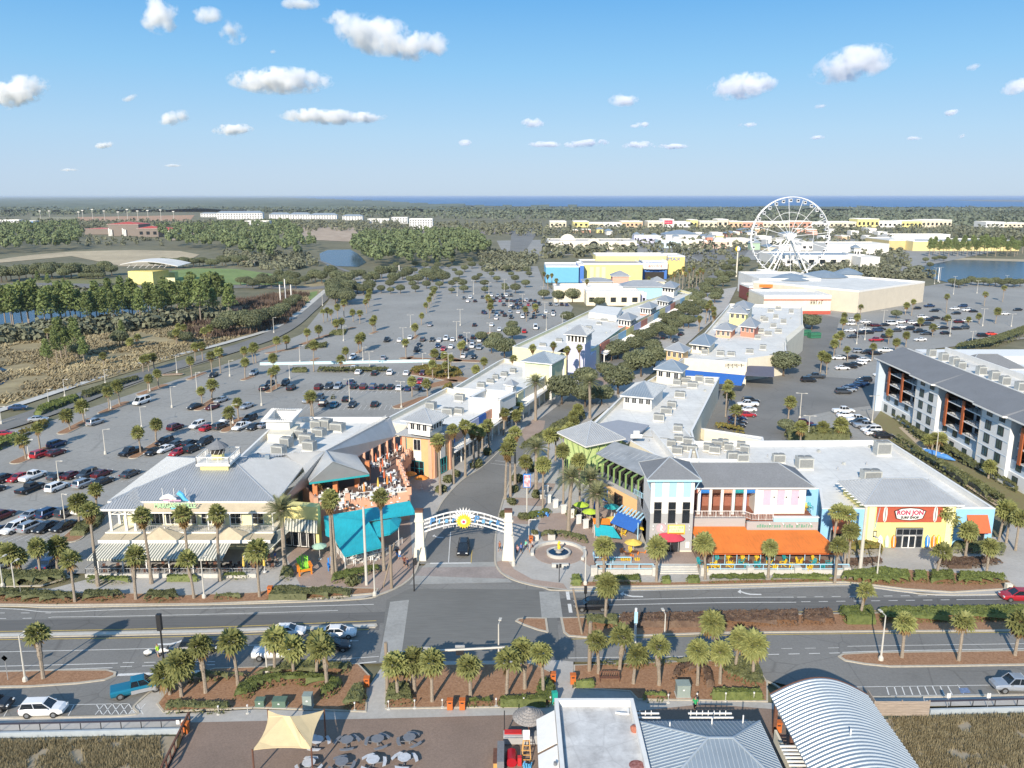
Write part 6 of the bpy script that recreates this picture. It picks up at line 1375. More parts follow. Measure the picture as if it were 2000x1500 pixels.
for k in range(6):
 b=MB();prof=[(2.0*math.sin(i*math.pi/8),-2.0*math.cos(i*math.pi/8))for i in range(9)]
 for i in range(8):
  for j in range(2):
   a0,a1=(k*2+j)*math.pi/6,(k*2+j+1)*math.pi/6;(r0,z0),(r1,z1)=prof[i],prof[i+1]
   b.mesh([(r0*math.cos(a0),r0*math.sin(a0),h+2+z0),(r0*math.cos(a1),r0*math.sin(a1),h+2+z0),(r1*math.cos(a1),r1*math.sin(a1),h+2+z1),(r1*math.cos(a0),r1*math.sin(a0),h+2+z1)],[(0,1,2,3)])
 b.build('ball_gore',(YELB,WHITE,BLP)[k%3],t)
random.seed(3)
def units(pts,z,where,s=(2.4,1.8,1.4),rz=-.3):
 for k,(x,y)in enumerate(sorted(pts)):
  hvac(P(x,y,z),(s[0]*rnd(.8,1.15),s[1]*rnd(.8,1.1),s[2]*rnd(.8,1.15)),rz+rnd(-.05,.05),'grey air unit, %s from the left %s'%(nth(k),where),'air units '+where)
units([(1722,888),(1570,914),(1700,938)],5.7,'on the surf shop roof',(3.2,2.4,2.2),0);units([(1432,899),(1449,901),(1520,904)],5.7,'behind the dark grey loggia roof',(2.2,1.6,1.5),0)
units([(1311,873),(1322,886),(1325,862),(1339,880),(1345,868),(1352,882),(1383,880),(1400,874),(1412,872),(1423,880),(1454,884),(1447,875),(1396,884)],5.9,'in the roof yard beside the lime building',(2.0,1.5,1.2));units([(1287,822),(1301,808),(1312,797),(1328,776),(1324,842),(1340,748),(1365,746),(1352,757),(1385,750),(1322,752)],5.9,'on the first white roof right of the avenue')
units([(1407,695),(1428,695),(1464,690),(1376,692),(1490,683),(1480,662),(1500,655),(1520,650),(1485,650),(1510,640),(1495,628),(1515,622),(1520,605),(1505,610),(1490,625),(1470,650),(1545,612),(1530,632)],6.1,'on the second white roof right of the avenue')
units([(875,810),(898,783),(842,799),(896,808)],5.6,'beside the orange corner tower');units([(985,735),(1002,728),(968,741),(958,748),(940,757)],5.8,'on the cream shop roof',(1.9,1.5,1.1));units([(1092,667),(1060,676),(1150,642),(1170,634),(1180,627),(1145,652),(1200,615),(1130,660)],6.0,'on the roof beyond the lavender tower',(2.6,1.6,.8))
units([(560,874),(600,868),(588,856),(624,852),(545,887),(637,838),(620,838),(660,842),(605,880)],5.6,'on the kitchen wing roof',(2.6,2.0,1.9));units([(1617,560),(1655,557),(1668,567),(1707,561),(1712,556),(1735,558),(1752,556),(1698,552)],8.4,'on the superstore roof',(5,3,1.4),0)
# == FOREGROUND
t=empty('street_arch',(0,0,0),0,'cream arch over the avenue with a yellow sunflower and blue lettering','arch')
pl,pr_=P(821,1092),P(993,1092);AY=(pl.y+pr_.y)/2
for p in(pl,pr_):
 part(t,'pylon',CREAM,lambda b:[b.mesh([(p.x+sx*w_/2,AY+sy*w_/2*.8,z)for z,w_ in((z0,w0),(z1,w1))for sx,sy in((-1,-1),(1,-1),(1,1),(-1,1))],[(0,1,5,4),(1,2,6,5),(2,3,7,6),(3,0,4,7),(4,5,6,7)])for z0,w0,z1,w1 in((0,2.0,2.2,1.6),(2.2,1.45,8.0,1.1))])
 boxpart(t,'cap',BROWN,(p.x,AY,8.2),(1.25,1.0,.4));boxpart(t,'collar',CREAM,(p.x,AY,6.6),(1.5,1.25,.25))
def arcpts(z0,rise,n=20):return[Vector((pl.x+.6+(pr_.x-pl.x-1.2)*k/n,AY,z0+rise*math.sin(math.pi*k/n)))for k in range(n+1)]
for z0,rise in((4.6,1.5),(5.25,1.5),(5.9,1.5),(6.5,1.6)):part(t,'arch_rib',WHITE,lambda b:[b.bar(p,q,.16,.2)for p,q in zip(arcpts(z0,rise),arcpts(z0,rise)[1:])])
for k in range(1,12):u=k/12;x=pl.x+.6+(pr_.x-pl.x-1.2)*u;s=math.sin(math.pi*u)*1.5;boxpart(t,'arch_post',WHITE,(x,AY+.02,5.55+s),(.08,.1,1.9))
cx=(pl.x+pr_.x)/2
sgl=mat('arch letter blue',(.07,.22,.45),.6,0)
for i,ch in enumerate('Pier'):textobj(ch,'letter',t,(cx-5.0+i*1.12,AY-.25,5.9+[.1,.25,.4,.5][i]*1.0),1.5 if i==0 else 1.15,sgl if i%3==0 else mat('arch letter light blue',(.16,.38,.60),.6,0),shear=.2,bold=.05)
for i,ch in enumerate('Park'):textobj(ch,'letter',t,(cx+1.9+i*1.12,AY-.25,6.35-[.0,.12,.28,.45][i]),1.5 if i==0 else 1.15,sgl if i%3==0 else mat('arch letter light blue',()),shear=.2,bold=.05)
marks([7,4,8,3],t,(cx,AY-.2,5.0),.36,WHITE,name='small_lettering',rise=lambda x:4.1+1.5*math.sin(math.pi*(x-pl.x)/(pr_.x-pl.x)))
def petals(par,name,m,n,r0,r1,w_,y,z,a0=0,a1=2*math.pi):
 for k in range(n):
  a=a0+(a1-a0)*k/n;c,s=math.cos(a),math.sin(a);f=lambda r_,o:(cx+c*r_-s*o,y,z+s*r_+c*o)
  b=MB();V=[f(r0,-w_),f((r0+r1)/2,-w_*1.5),f(r1,0),f((r0+r1)/2,w_*1.5),f(r0,w_)];V2=[(v[0],v[1]+.08,v[2])for v in V];b.mesh(V+V2,[(0,1,2,3,4),(9,8,7,6,5)]+[(i,(i+5),(i+1)%5+5,(i+1)%5)for i in range(5)]);b.build(name,m,par)
petals(t,'white_petal',WHITE,11,.8,2.05,.08,AY-.15,6.8,R(15),R(185));petals(t,'yellow_petal',YELB,18,.5,1.25,.11,AY-.3,6.5)
for r_,m_,y in((.62,mat('sunflower gold',(.80,.50,.10),.6,0),-.4),(.40,WHITE,-.48),(.22,mat('sunflower pink',(.55,.03,.15),.6,0),-.55)):part(t,'flower_disc',m_,lambda b:b.tube([(cx,AY+y,6.5),(cx,AY+y+.07,6.5)],r_,16))
fc=P(1091,1083);t=empty('fountain',fc,0,'round stone fountain with a yellow sculpture inside a paved ring','fountain')
part(t,'paved_ring',PAVE,lambda b:b.lathe([(3.9,.03),(3.9,.06)],32));part(t,'seat_wall',CONCP,lambda b:[b.prism([(4.5*math.cos(a),4.5*math.sin(a)),(4.5*math.cos(a+.2),4.5*math.sin(a+.2)),(4.0*math.cos(a+.2),4.0*math.sin(a+.2)),(4.0*math.cos(a),4.0*math.sin(a))],0,.5)for a in[k*.2-.55 for k in range(19)]])
part(t,'front_seat',CONCP,lambda b:b.box((0,-4.4,.25),(2.6,.6,.5)));part(t,'basin',CONCP,lambda b:b.lathe([(1.9,0),(1.95,.55),(1.7,.58),(1.6,.4)],24));part(t,'water',WATER,lambda b:b.lathe([(1.6,.40),(1.6,.43)],24));part(t,'inner_bowl',CONC,lambda b:b.lathe([(.5,.4),(.35,.8),(.8,.95),(.5,1.0)],14))
part(t,'sculpture',YELB,lambda b:b.tube([(0,0,.9),(.08,0,1.3),(-.05,0,1.8),(.12,0,2.1),(0,0,2.4)],[.2,.28,.16,.2,.04],8))
for x,y in((1045,1053),(1077,1053)):p=P(x,y);q=empty('planter',p,0,'square stone planter %s of the fountain ring'%('at the left back' if x<1060 else 'at the middle back'),'planter');boxpart(q,'box',CONCP,(0,0,.5),(1.2,1.2,1.0));inst(SHR[0],'shrub',q,(0,0,.8),0,.8)
def person(px,py,shirt,legs,label,rz=0,step=.25):
 p=P(px,py);t=empty('person',p,rz,label,'person');b=MB();skin=mat('skin',(.42,.24,.16),.7,0)
 b.tube([(0,0,.82),(0,0,.95),(0,0,1.2),(0,0,1.42),(0,0,1.5),(0,0,1.55)],[.12,.16,.15,.19,.08,.06],8)
 b.tube([(0,0,1.5),(0,0,1.6),(0,0,1.70),(0,0,1.78)],[.06,.09,.10,.04],8)
 for s in(-1,1):
  b.tube([(s*.09,0,.85),(s*.10,s*step*.5,.48),(s*.10,s*step,.06),(s*.10,s*step-.12,.04)],[.10,.065,.045,.04],6)
  b.tube([(s*.19,0,1.4),(s*.25,-s*step*.4,1.12),(s*.23,-s*step*.9,.88)],[.055,.045,.035],6)
 b.build('body',skin,t)
 b=MB();b.tube([(0,0,.9),(0,0,1.2),(0,0,1.46)],[.175,.17,.205],8)
 for s in(-1,1):b.tube([(s*.19,0,1.43),(s*.25,-s*step*.3,1.18)],[.075,.065],6)
 b.build('shirt',shirt,t);b=MB()
 for s in(-1,1):b.tube([(s*.09,0,.94),(s*.10,s*step*.5,.48)],[.125,.085],6)
 b.build('trousers',legs,t);b=MB();b.lathe([(.105,0),(.115,.06),(.05,.12)],8,(0,.02,1.69));b.build('hair',BROWN,t);return t
sh_=lambda n,c:mat(n,c,.85,.1,5)
PE=[(1010,1084,sh_('pink cloth',(.65,.35,.35)),BLACK,'person in pink walking right of the arch pylon'),(1018,1080,sh_('blue cloth',(.12,.18,.45)),BLACK,'person in blue walking beside the one in pink'),(1027,1074,sh_('mint cloth',(.15,.55,.38)),BLACK,'person in a mint green top walking towards the fountain'),(1035,1078,sh_('grey cloth',(.35,.33,.33)),sh_('grey cloth',(.3,.3,.3)),'person in grey walking last beside the orange bin'),(1040,1074,sh_('pale cloth',(.55,.5,.48)),BROWN,'person in a pale top walking closest to the fountain'),(976,1077,sh_('rust cloth',(.30,.10,.05)),BLACK,'person in rust red at the kerb under the arch'),(790,1106,sh_('maroon cloth',(.16,.05,.04)),BLACK,'person in maroon on the left corner of the pavement'),(796,1110,sh_('navy cloth',(.02,.03,.08)),BLACK,'person in navy beside the one in maroon'),(781,1093,sh_('white cloth',(.6,.6,.6)),BLP,'person in a white top left of the arch pylon'),(776,1089,BLACK,BLP,'person in black left of the arch pylon'),(525,1098,sh_('red cloth',(.5,.04,.05)),BLACK,'person in red standing at the terrace tables'),(538,1097,sh_('blue cloth',()),BLACK,'person in blue standing at the terrace tables')]
for i,q in enumerate(PE):person(q[0],q[1],q[2],q[3],q[4],i*1.1)
t=empty('beach_building',(0,0,0),0,'beach building with a stained white flat roof and white side awnings','building')
STN=mat('stained white roof',(.46,.45,.44),.85,.1,.5,col2=(.60,.60,.59),macro=(.6,.12),wear=(.3,.12,.25,.6))
x0,x1,yb_,yf=4.4,12.6,75.6,58.0
part(t,'wall',PANELW,lambda b:b.prism([(x0,yf),(x1,yf),(x1,yb_),(x0,yb_)],0,4.4));part(t,'roof_deck',STN,lambda b:b.prism([(x0+.4,yf),(x1-.4,yf),(x1-.4,yb_-.4),(x0+.4,yb_-.4)],4.4,4.5))
for q in([(x0,yf),(x0+.4,yf),(x0+.4,yb_),(x0,yb_)],[(x1-.4,yf),(x1,yf),(x1,yb_),(x1-.4,yb_)],[(x0+.4,yb_-.4),(x1-.4,yb_-.4),(x1-.4,yb_),(x0+.4,yb_)]):part(t,'parapet',PANELW,lambda b:b.prism(q,4.4,5.2))
for y0,y1 in((69.2,74.3),(59,68.8)):part(t,'side_awning',WHITE,lambda b:b.slab([(x0-1.9,y0,3.6),(x0-.05,y0,4.7),(x0-.05,y1,4.7),(x0-1.9,y1,3.6)],.08))
part(t,'seam_line',mat('roof seam grey',(.30,.30,.31),.9,.1,2),lambda b:b.box((x0+.55,66.8,4.52),(.25,17.5,.05)))
part(t,'rust_stain',mat('rust red stain',(.25,.07,.06),.9,.3,3,col2=(.4,.2,.18)),lambda b:b.lathe([(.75,4.51),(.5,4.54),(.3,4.54)],14,(11.6,66.2,0)));part(t,'vent_hood',mat('rusty hood',(.36,.13,.08),.7,.2,3),lambda b:b.lathe([(.35,4.5),(.45,4.9),(.2,5.1)],10,(12.1,71.2,0)));part(t,'bent_pipe',WHITE,lambda b:b.tube([(10.6,74,4.6),(11.2,73.4,4.9),(11.8,73.5,4.8),(11.9,74.3,4.8)],.12,6))
for k in range(2):part(t,'awning_lamp',GREYR,lambda b:b.tube([(4.0,66.0-k*2,4.7),(4.0,66.0-k*2,5.0)],.16,8))
t=empty('beach_building',(0,0,0),0,'beach building with a blue grey seamed hip roof and rear pergola slats','building')
hx0,hx1,hy0,hy1=12.4,24.9,61.5,72.6
hip(t,(hx0,hy0,4.6),(hx1,hy0,4.6),(hx1,hy1,4.6),(hx0,hy1,4.6),(hx0+6.0,67.4,6.5),(hx1-4.2,67.4,6.5),m=METALB,ms=METALP,space=.42);part(t,'wall',CREAM,lambda b:b.prism([(hx0+.6,hy0+.6),(hx1-.6,hy0+.6),(hx1-.6,hy1-.6),(hx0+.6,hy1-.6)],0,4.4))
part(t,'rear_roof',GREYR,lambda b:b.prism([(13.0,72.7),(24.3,72.7),(24.3,74.6),(13.0,74.6)],3.2,3.4))
for xa,xb in((12.9,15.2),(18.2,22.7)):
 for y in(74.2,74.9):part(t,'pergola_slat',WHITE,lambda b:b.bar((xa,y,3.9),(xb,y,3.9),.16,.12))
 for k in range(int((xb-xa)/.6)):part(t,'pergola_post',WHITE,lambda b:b.bar((xa+.3+k*.6,75.0,3.4),(xa+.3+k*.6,75.0,4.15),.07))
for x,y in((15.5,70.9),(19.8,71.6),(23.0,72.0)):part(t,'vent_pipe',WHITE,lambda b:b.tube([(x,y,4.7),(x,y,5.7)],.07,6))
person(1357,1388,sh_('bright green cloth',(.03,.35,.12)),BLACK,'person in a bright green shirt behind the hip roof')
t=empty('barrel_roof_hall',(0,0,0),0,'open hall under a corrugated metal barrel roof by the plaza','building')
bx0,bx1,byb,byf=27.6,38.0,78.0,50.0;N=18
def arc(k,o=0):a=k/N;return(bx0+(bx1-bx0)*a,4.0+2.0*math.sin(math.pi*a)+o)
b=MB()
for k in range(N):(xa,za),(xb,zb)=arc(k),arc(k+1);b.slab([(xa,byf,za),(xb,byf,zb),(xb,byb,zb),(xa,byb,za)],.15)
b.build('roof',METALB,t,)
b=MB();y=byf
while y<byb:
 for k in range(N):
  (xa,za),(xb,zb)=arc(k),arc(k+1);b.mesh([(xa,y,za),(xb,y,zb),(xa,y+.07,za+.11),(xb,y+.07,zb+.11),(xa,y+.18,za+.11),(xb,y+.18,zb+.11),(xa,y+.25,za),(xb,y+.25,zb)],[(0,1,3,2),(2,3,5,4),(4,5,7,6)])
 y+=.52
tag(b.build('seam',METALP,t),kind='stuff')
part(t,'end_fascia',BROWN,lambda b:[b.bar((arc(k)[0],byb+.1,arc(k)[1]-.1),(arc(k+1)[0],byb+.1,arc(k+1)[1]-.1),.1,.3)for k in range(N)])
for y in range(52,78,5):
 for x in(bx0+.4,bx1-.4):boxpart(t,'column',BROWN,(x,y,2),(.35,.35,4.0))
part(t,'vent_pipe',WHITE,lambda b:b.tube([(32.2,68.5,6),(32.2,68.5,6.7)],.08,6));part(t,'side_pergola',WHITE,lambda b:[b.bar((26.3,70.5-k*.55,3.3),(28.4,70.5-k*.55,3.3),.2,.12)for k in range(9)]);part(t,'low_wall',CREAM,lambda b:b.box((27.4,68,1.2),(.25,14,1.4)))
t=empty('shade_sail',(0,0,0),0,'cream fabric shade sail stretched over the brown plaza','shade sail')
TL,TR,BR,BL=P(523,1387,3.6),P(633,1387,3.6),P(608,1463,2.9),P(493,1465,2.9);TM=P(566,1399,4.4)
def sag(a,b2,c,n=6):return[a.lerp(b2,k/n)+(c-(a+b2)/2)*(.10*4*(k/n)*(1-k/n))for k in range(n+1)]
cc=(TL+TR+BR+BL)/4;L1=sag(BL,TL,cc+Vector((2,0,0)))
part(t,'fabric',SAIL,lambda b:b.slab(sag(TL,TM,cc,3)[:-1]+sag(TM,BR,cc,2)[:-1]+sag(BR,BL,cc)[:-1]+L1[:-1],.04));part(t,'fabric',SAIL,lambda b:b.slab([TM]+sag(TM,TR,cc,3)[1:-1]+sag(TR,BR,cc)[:-1]+[BR],.04))
for p in(TL,TR,BR,BL):part(t,'post',BROWN,lambda b:b.tube([(p.x,p.y,0),(p.x,p.y,p.z+.1)],.09,6))
TG,TW=mat('grey coated table',(.17,.18,.20),.6,.1,3),mat('pale worn table',(.50,.52,.55),.6,.12,3)
for i,(x,y,m_,w_)in enumerate([(620,1457,TW,'pale picnic table beside the shade sail, back row'),(678,1457,TG,'grey picnic table, second in the back row from the sail'),(738,1455,TG,'grey picnic table, third in the back row from the sail'),(800,1452,TG,'grey picnic table at the open end of the back row'),(604,1502,TW,'pale picnic table, front row below the sail'),(668,1500,TG,'grey picnic table, second in the front row'),(729,1496,TW,'pale picnic table, third in the front row'),(790,1492,TW,'pale picnic table at the open end of the front row')]):
 t=empty('picnic_table',P(x,y,.07),i*.3,w_,'picnic table','round picnic tables on the plaza');part(t,'table_top',m_,lambda b:b.lathe([(.68,.74),(.70,.80)],8));part(t,'pedestal',TG,lambda b:b.lathe([(.12,0),(.1,.74)],6))
 for k in range(3):
  a=k*2.094+.4;c,s=math.cos(a),math.sin(a);part(t,'bench',m_,lambda b:b.prism([(c*r_-s*o,s*r_+c*o)for r_,o in((.95,-.75),(1.28,-.62),(1.38,0),(1.28,.62),(.95,.75),(1.02,0))],.42,.48));part(t,'leg',TG,lambda b:b.bar((c*.1,s*.1,.3),(c*1.15,s*1.15,.42),.07))
t=empty('tiki_umbrella',P(1033,1440,.07),0,'round grey thatched umbrella over the kiosk counter','umbrella');TH=mat('grey thatch',(.22,.20,.19),.95,.3,8,col2=(.36,.34,.32))
for k in range(6):part(t,'thatch_tier',TH,lambda b:b.lathe([(1.75-.29*k,2.5+.16*k),(1.45-.29*k,2.75+.16*k)],20))
part(t,'pole',BROWN,lambda b:b.tube([(0,0,0),(0,0,3.2)],.08,6))
t=empty('kiosk',P(1000,1450,.07),0,'small plaza kiosk with a red counter top and wooden rail','kiosk');boxpart(t,'counter',GREYW,(.9,0,.6),(3.6,.9,1.0));boxpart(t,'counter_top',RED,(.1,.15,1.15),(1.8,.7,.08));boxpart(t,'shelf',STEEL,(.4,-.5,1.0),(2.4,.35,.06));railing(t,[(2.6,.3,0),(4.3,.3,0)],1.0,mat('light timber',(.45,.28,.13),.8,.1,4),.9,.16);boxpart(t,'post',BLACK,(-.8,.8,1.6),(.1,.1,3.2))
t=empty('lifeguard_chair',P(1028,1478,.07),0,'tall orange timber lifeguard chair beside the kiosk','chair');OT=mat('orange timber',(.55,.30,.09),.7,.1,4)
for s in(-1,1):part(t,'leg',OT,lambda b:(b.bar((s*.45,-.9,0),(s*.28,.3,1.9),.08),b.bar((s*.45,.9,0),(s*.28,.5,1.9),.08)))
for k in range(5):part(t,'rung',OT,lambda b:b.bar((-.4+.04*k,-.85+.25*k,.3+.36*k),(.4-.04*k,-.85+.25*k,.3+.36*k),.07))
part(t,'seat',WHITE,lambda b:(b.box((0,.4,1.95),(.7,.6,.08)),b.box((0,.7,2.3),(.7,.06,.6))))
furn('adirondack',P(1030,1502,.07),2.9,mat('sky blue paint',(.12,.45,.75),.6,0),'sky blue slatted chair in front of the lifeguard chair',None)
t=empty('ride_machine',P(1005,1488,.07),0,'red coin operated machine with a rounded top on the plaza','machine');part(t,'cabinet',mat('deep red gloss',(.35,.01,.02),.3,0),lambda b:b.tube([(-.3,-.8,.5),(-.3,.8,.5)],.55,8));boxpart(t,'side_box',RED,(.5,-.4,.45),(.4,.5,.9));boxpart(t,'screen_box',GREYR,(-1.4,-.2,.7),(.7,3.2,1.4))
t=empty('timber_planter',P(970,1490,.07),0,'long orange brown timber bench box at the kiosk edge','bench');boxpart(t,'box',mat('orange timber',()),(0,0,.4),(.6,2.2,.8));boxpart(t,'lid',BROWN,(0,0,.83),(.7,2.3,.06))
GC=mat('green utility cabinet',(.10,.16,.12),.6,.08,2);GC2=mat('grey green utility cabinet',(.24,.29,.27),.6,.08,2)
for x,y,s,m_,lb in((509,1378,(1.0,.8,.8),GC,'small green utility cabinet at the end of the hedge'),(547,1378,(1.5,1.0,.8),GC,'wide green utility cabinet in the middle of the bed'),(602,1381,(1.0,.9,1.6),GC2,'tall grey utility cabinet by the shade sail'),(1333,1357,(1.5,1.2,1.5),GC2,'grey green utility cabinet under the palms by the clipped hedge'),(1969,1152,(.8,.7,.9),CREAM,'cream utility cabinet at the end of the green hedges')):
 t=empty('utility_cabinet',P(x,y,.15),0,lb,'utility cabinet');boxpart(t,'cabinet',m_,(0,0,s[2]/2),s);boxpart(t,'lid',m_,(0,0,s[2]+.03),(s[0]*1.06,s[1]*1.08,.07));boxpart(t,'label_plate',WHITE,(0,-s[1]/2-.02,s[2]*.65),(.2,.03,.15));boxpart(t,'plinth',CONC,(0,0,.02),(s[0]*1.15,s[1]*1.15,.08))
for i,(x,y,lb)in enumerate([(1080,1331,'left of the beach path'),(1119,1334,'right of the beach path'),(879,1384,'first at the short path'),(903,1384,'second at the short path'),(717,1340,'beside the left crossing path'),(1519,1428,'between the two metal roofs'),(528,1160,'at the restaurant bed'),(363,1430,'on the boardwalk rail'),(1037,1060,'beside the stone planter')]):
 t=empty('litter_bin',P(x,y,.1),0,'orange slatted litter bin %s'%lb,'litter bin','orange litter bins');boxpart(t,'bin_body',ORB,(0,0,.5),(.62,.62,1.0));boxpart(t,'bin_hood',ORB,(0,0,1.12),(.7,.7,.12));boxpart(t,'opening',BLACK,(0,-.32,.88),(.35,.04,.14))
t=empty('park_bench',P(1190,1328,.15),0,'brown slatted bench under the palms facing the road','bench')
for k in range(9):boxpart(t,'slat',BROWN,(-1.05+k*.262,.15,.72),(.07,.05,.6))
for k in range(4):boxpart(t,'seat_slat',BROWN,(0,-.35+k*.13,.45),(2.3,.1,.05))
for x in(-1.15,1.15):part(t,'frame',BROWN,lambda b:(b.bar((x,.15,0),(x,.15,1.05),.08),b.bar((x,-.4,0),(x,-.4,.6),.08),b.bar((x,-.45,.62),(x,.2,.62),.08)))
part(t,'top_rail',BROWN,lambda b:b.bar((-1.15,.15,1.05),(1.15,.15,1.05),.08));
t=empty('recycling_bin',P(1083,1374,.1),.2,'teal recycling bin at the corner of the bed','bin');boxpart(t,'bin_body',mat('teal plastic',(.02,.33,.26),.5,0),(0,0,.7),(.6,.5,1.4));boxpart(t,'lid',mat('teal plastic',()),(0,.02,1.44),(.64,.54,.08))
for i,(x,y)in enumerate([(113,0),(427,1395),(484,1393),(693,1388),(759,1385),(810,1383),(864,1382),(969,1380),(1023,1379),(1075,1377),(1305,1372),(1361,1370),(1417,1369),(1472,1368)][1:]):
 t=empty('path_light',P(x,y,.05),0,'low white path light, %s from the left along the beach pavement'%nth(i),'path light','low lights along the beach pavement');part(t,'base',CONCP,lambda b:b.lathe([(.22,0),(.2,.1)],8));part(t,'stem',CONCP,lambda b:b.tube([(0,0,0),(0,0,.95)],.04,5));part(t,'head',WHITE,lambda b:b.lathe([(.1,.9),(.1,1.05)],6))
def post(px,py,ty,label,name='pole',m=WOODP,r=(.17,.12),cat='pole',lean=0,parts=None,z=0):
 p=P(px,py);h=HT(px,py,ty);t=empty(name,p,0,label,cat);part(t,'shaft',m,lambda b:b.tube([(0,0,0),(lean,0,h)],list(r),8))
 if parts:parts(t,h)
 return t
post(1151,1312,1215,'short stout timber pole beside the right beach path',r=(.26,.22))
post(757,1352,1255,'timber pole carrying the signal beam at the left crossing',r=(.22,.2))
post(1137,1240,1150,'grey timber pole leaning towards the median',lean=-1.3,r=(.16,.13));post(716,1143,990,'tall pale concrete pole in front of the turquoise canopy',m=POLE,r=(.22,.16))
post(765,1150,1065,'short timber pole near the left arch pylon',r=(.22,.2));post(748,1148,1060,'leaning timber pole beside the short one',lean=1.9,r=(.13,.1));post(1680,1110,990,'tall pale pole left of the yellow surf shop wall',m=POLE,r=(.3,.2))
post(809,1155,1090,'dark signal pole at the left corner of the avenue',m=BLACK,r=(.1,.08),parts=lambda t,h:boxpart(t,'signal_head',BLACK,(.3,0,h-.5),(.35,.35,1.0)))
post(1092,1137,1105,'pedestrian signal post in front of the fountain',m=BLACK,r=(.06,.06),name='pedestrian_signal',cat='signal',parts=lambda t,h:(boxpart(t,'signal_head',BLACK,(.15,0,h),(.35,.3,.5)),boxpart(t,'signal_head',BLACK,(-.3,0,h-.1),(.35,.3,.5))))
post(1143,1190,1152,'black signal head post beside the dark car',m=BLACK,r=(.06,.06),name='pedestrian_signal',cat='signal',parts=lambda t,h:boxpart(t,'signal_head',BLACK,(0,0,h),(.4,.4,1.0)))
post(325,1340,1205,'black traffic signal mast standing among the near palms',m=BLACK,r=(.12,.1),name='traffic_signal',cat='traffic signal',parts=lambda t,h:boxpart(t,'signal_head',BLACK,(0,-.1,h-.6),(.5,.5,2.0)))
post(1240,1255,1188,'white banner pole with a pale blue plate on the median',m=WHITE,r=(.16,.16),name='banner_pole',parts=lambda t,h:boxpart(t,'plate',LTB,(0,-.16,h-1.2),(.45,.05,1.6)))
post(1029,1008,945,'pale post holding a blue framed poster beside the avenue palms',m=POLE,r=(.12,.12),name='poster_stand',cat='sign',parts=lambda t,h:(boxpart(t,'frame',BLP,(0,0,h-.3+.9),(1.35,.25,2.5)),boxpart(t,'poster',mat('red and white poster',(.60,.12,.15),.7,.3,2,col2=(.7,.68,.7)),(0,-.15,h-.3+.9),(1.1,.06,2.2))))
post(1033,1050,1015,'white square frame post beside the fountain plaza',m=WHITE,r=(.05,.05),name='frame_post',parts=lambda t,h:part(t,'frame',WHITE,lambda b:b.bar((0,0,h),(1.2,0,h),.08)))
for x,y,ty,c_,lb in((42,1168,1138,ORB,'orange diamond warning sign beside the left road edge'),(16,1330,1285,mat('sign green',(.12,.3,.12),.6,0),'green backed sign on the near left island')):
 post(x,y,ty,lb,m=STEEL,r=(.04,.04),name='road_sign',cat='road sign',parts=lambda t,h:part(t,'plate',c_,lambda b:b.mesh([(-.4,-.06,h),(0,-.06,h-.4),(.4,-.06,h),(0,-.06,h+.4)],[(0,1,2,3),(3,2,1,0)])))
for i,x in enumerate((1850,1928)):post(x,1382-0*i,1354,'parking sign post on the right beach pavement, %s from the left'%nth(i),m=STEEL,r=(.04,.04),name='parking_sign',cat='sign',parts=lambda t,h:boxpart(t,'plate',PANELW,(0,0,h-.3),(.4,.06,.6)))
for i,x in enumerate((349,359)):post(x,1424,1410,'small white sign plate at the boardwalk end, %s of two'%nth(i),m=STEEL,r=(.03,.03),name='small_sign',cat='sign',parts=lambda t,h:boxpart(t,'plate',WHITE,(0,-.05,h),(.35,.04,.5)))
t=empty('signal_beam',(0,0,0),0,'horizontal pale signal beam with two hanging traffic lights over the near lanes','traffic signal');p=P(757,1352);h=HT(757,1352,1276);e=(p.x+13.6,p.y+.6,h+.4)
part(t,'beam',POLE,lambda b:b.tube([(p.x,p.y,h),e],[.17,.12],6))
for u in(.33,.62):q=Vector((p.x,p.y,h)).lerp(Vector(e),u);boxpart(t,'signal_head',BLACK,(q.x,q.y-.1,q.z-.3),(.9,.4,.5));boxpart(t,'back_plate',STEEL,(q.x,q.y+.1,q.z+.35),(1.1,.1,.3))
for lb,pts in(('steel handrail along the left beach pavement',[(-200,1434),(0,1430),(355,1422)]),('steel handrail along the right beach pavement',[(1812,1385),(2200,1375)])):
 t=empty('handrail',(0,0,0),0,lb,'handrail');Q=[P(x,y)for x,y in pts];part(t,'top_rail',mat('dark rail',(.05,.045,.06),.6,0),lambda b:[b.bar(p+Vector((0,0,1.0)),q+Vector((0,0,1.0)),.22,.1)for p,q in zip(Q,Q[1:])]);part(t,'posts',BLACK,lambda b:[b.bar(p.lerp(q,k/9),p.lerp(q,k/9)+Vector((0,0,1.0)),.07)for p,q in zip(Q,Q[1:])for k in range(10)])
 t=empty('sea_wall',(0,0,0),0,lb.replace('steel handrail along','pale blue grey sea wall below'),'wall');part(t,'wall',mat('blue grey wall',(.36,.41,.45),.85,.08,1),lambda b:[strip(b,p+Vector((0,-.5,0)),q+Vector((0,-.5,0)),-1.0,.35,.25)for p,q in zip(Q,Q[1:])])
t=empty('timber_screen',(0,0,0),0,'weathered grey timber screen fence beside the barrel roof','fence');a,b2=P(1706,1400),P(1813,1400);WT=mat('weathered timber',(.33,.27,.22),.9,.2,4,streak=(.3,3,3))
for k in range(9):
 o=boxpart(t,'plank',WT,((a.x+b2 .x)/2,a.y,.25+k*.2),((b2-a).length,.06,.16))
for x in(a.x,(a.x+b2 .x)/2,b2 .x):boxpart(t,'post',WT,(x,a.y+.1,1.0),(.12,.12,2.0))
c=P(1692,1378);part(t,'return_panel',WT,lambda b:strip(b,a,c,0,2.0,.1))
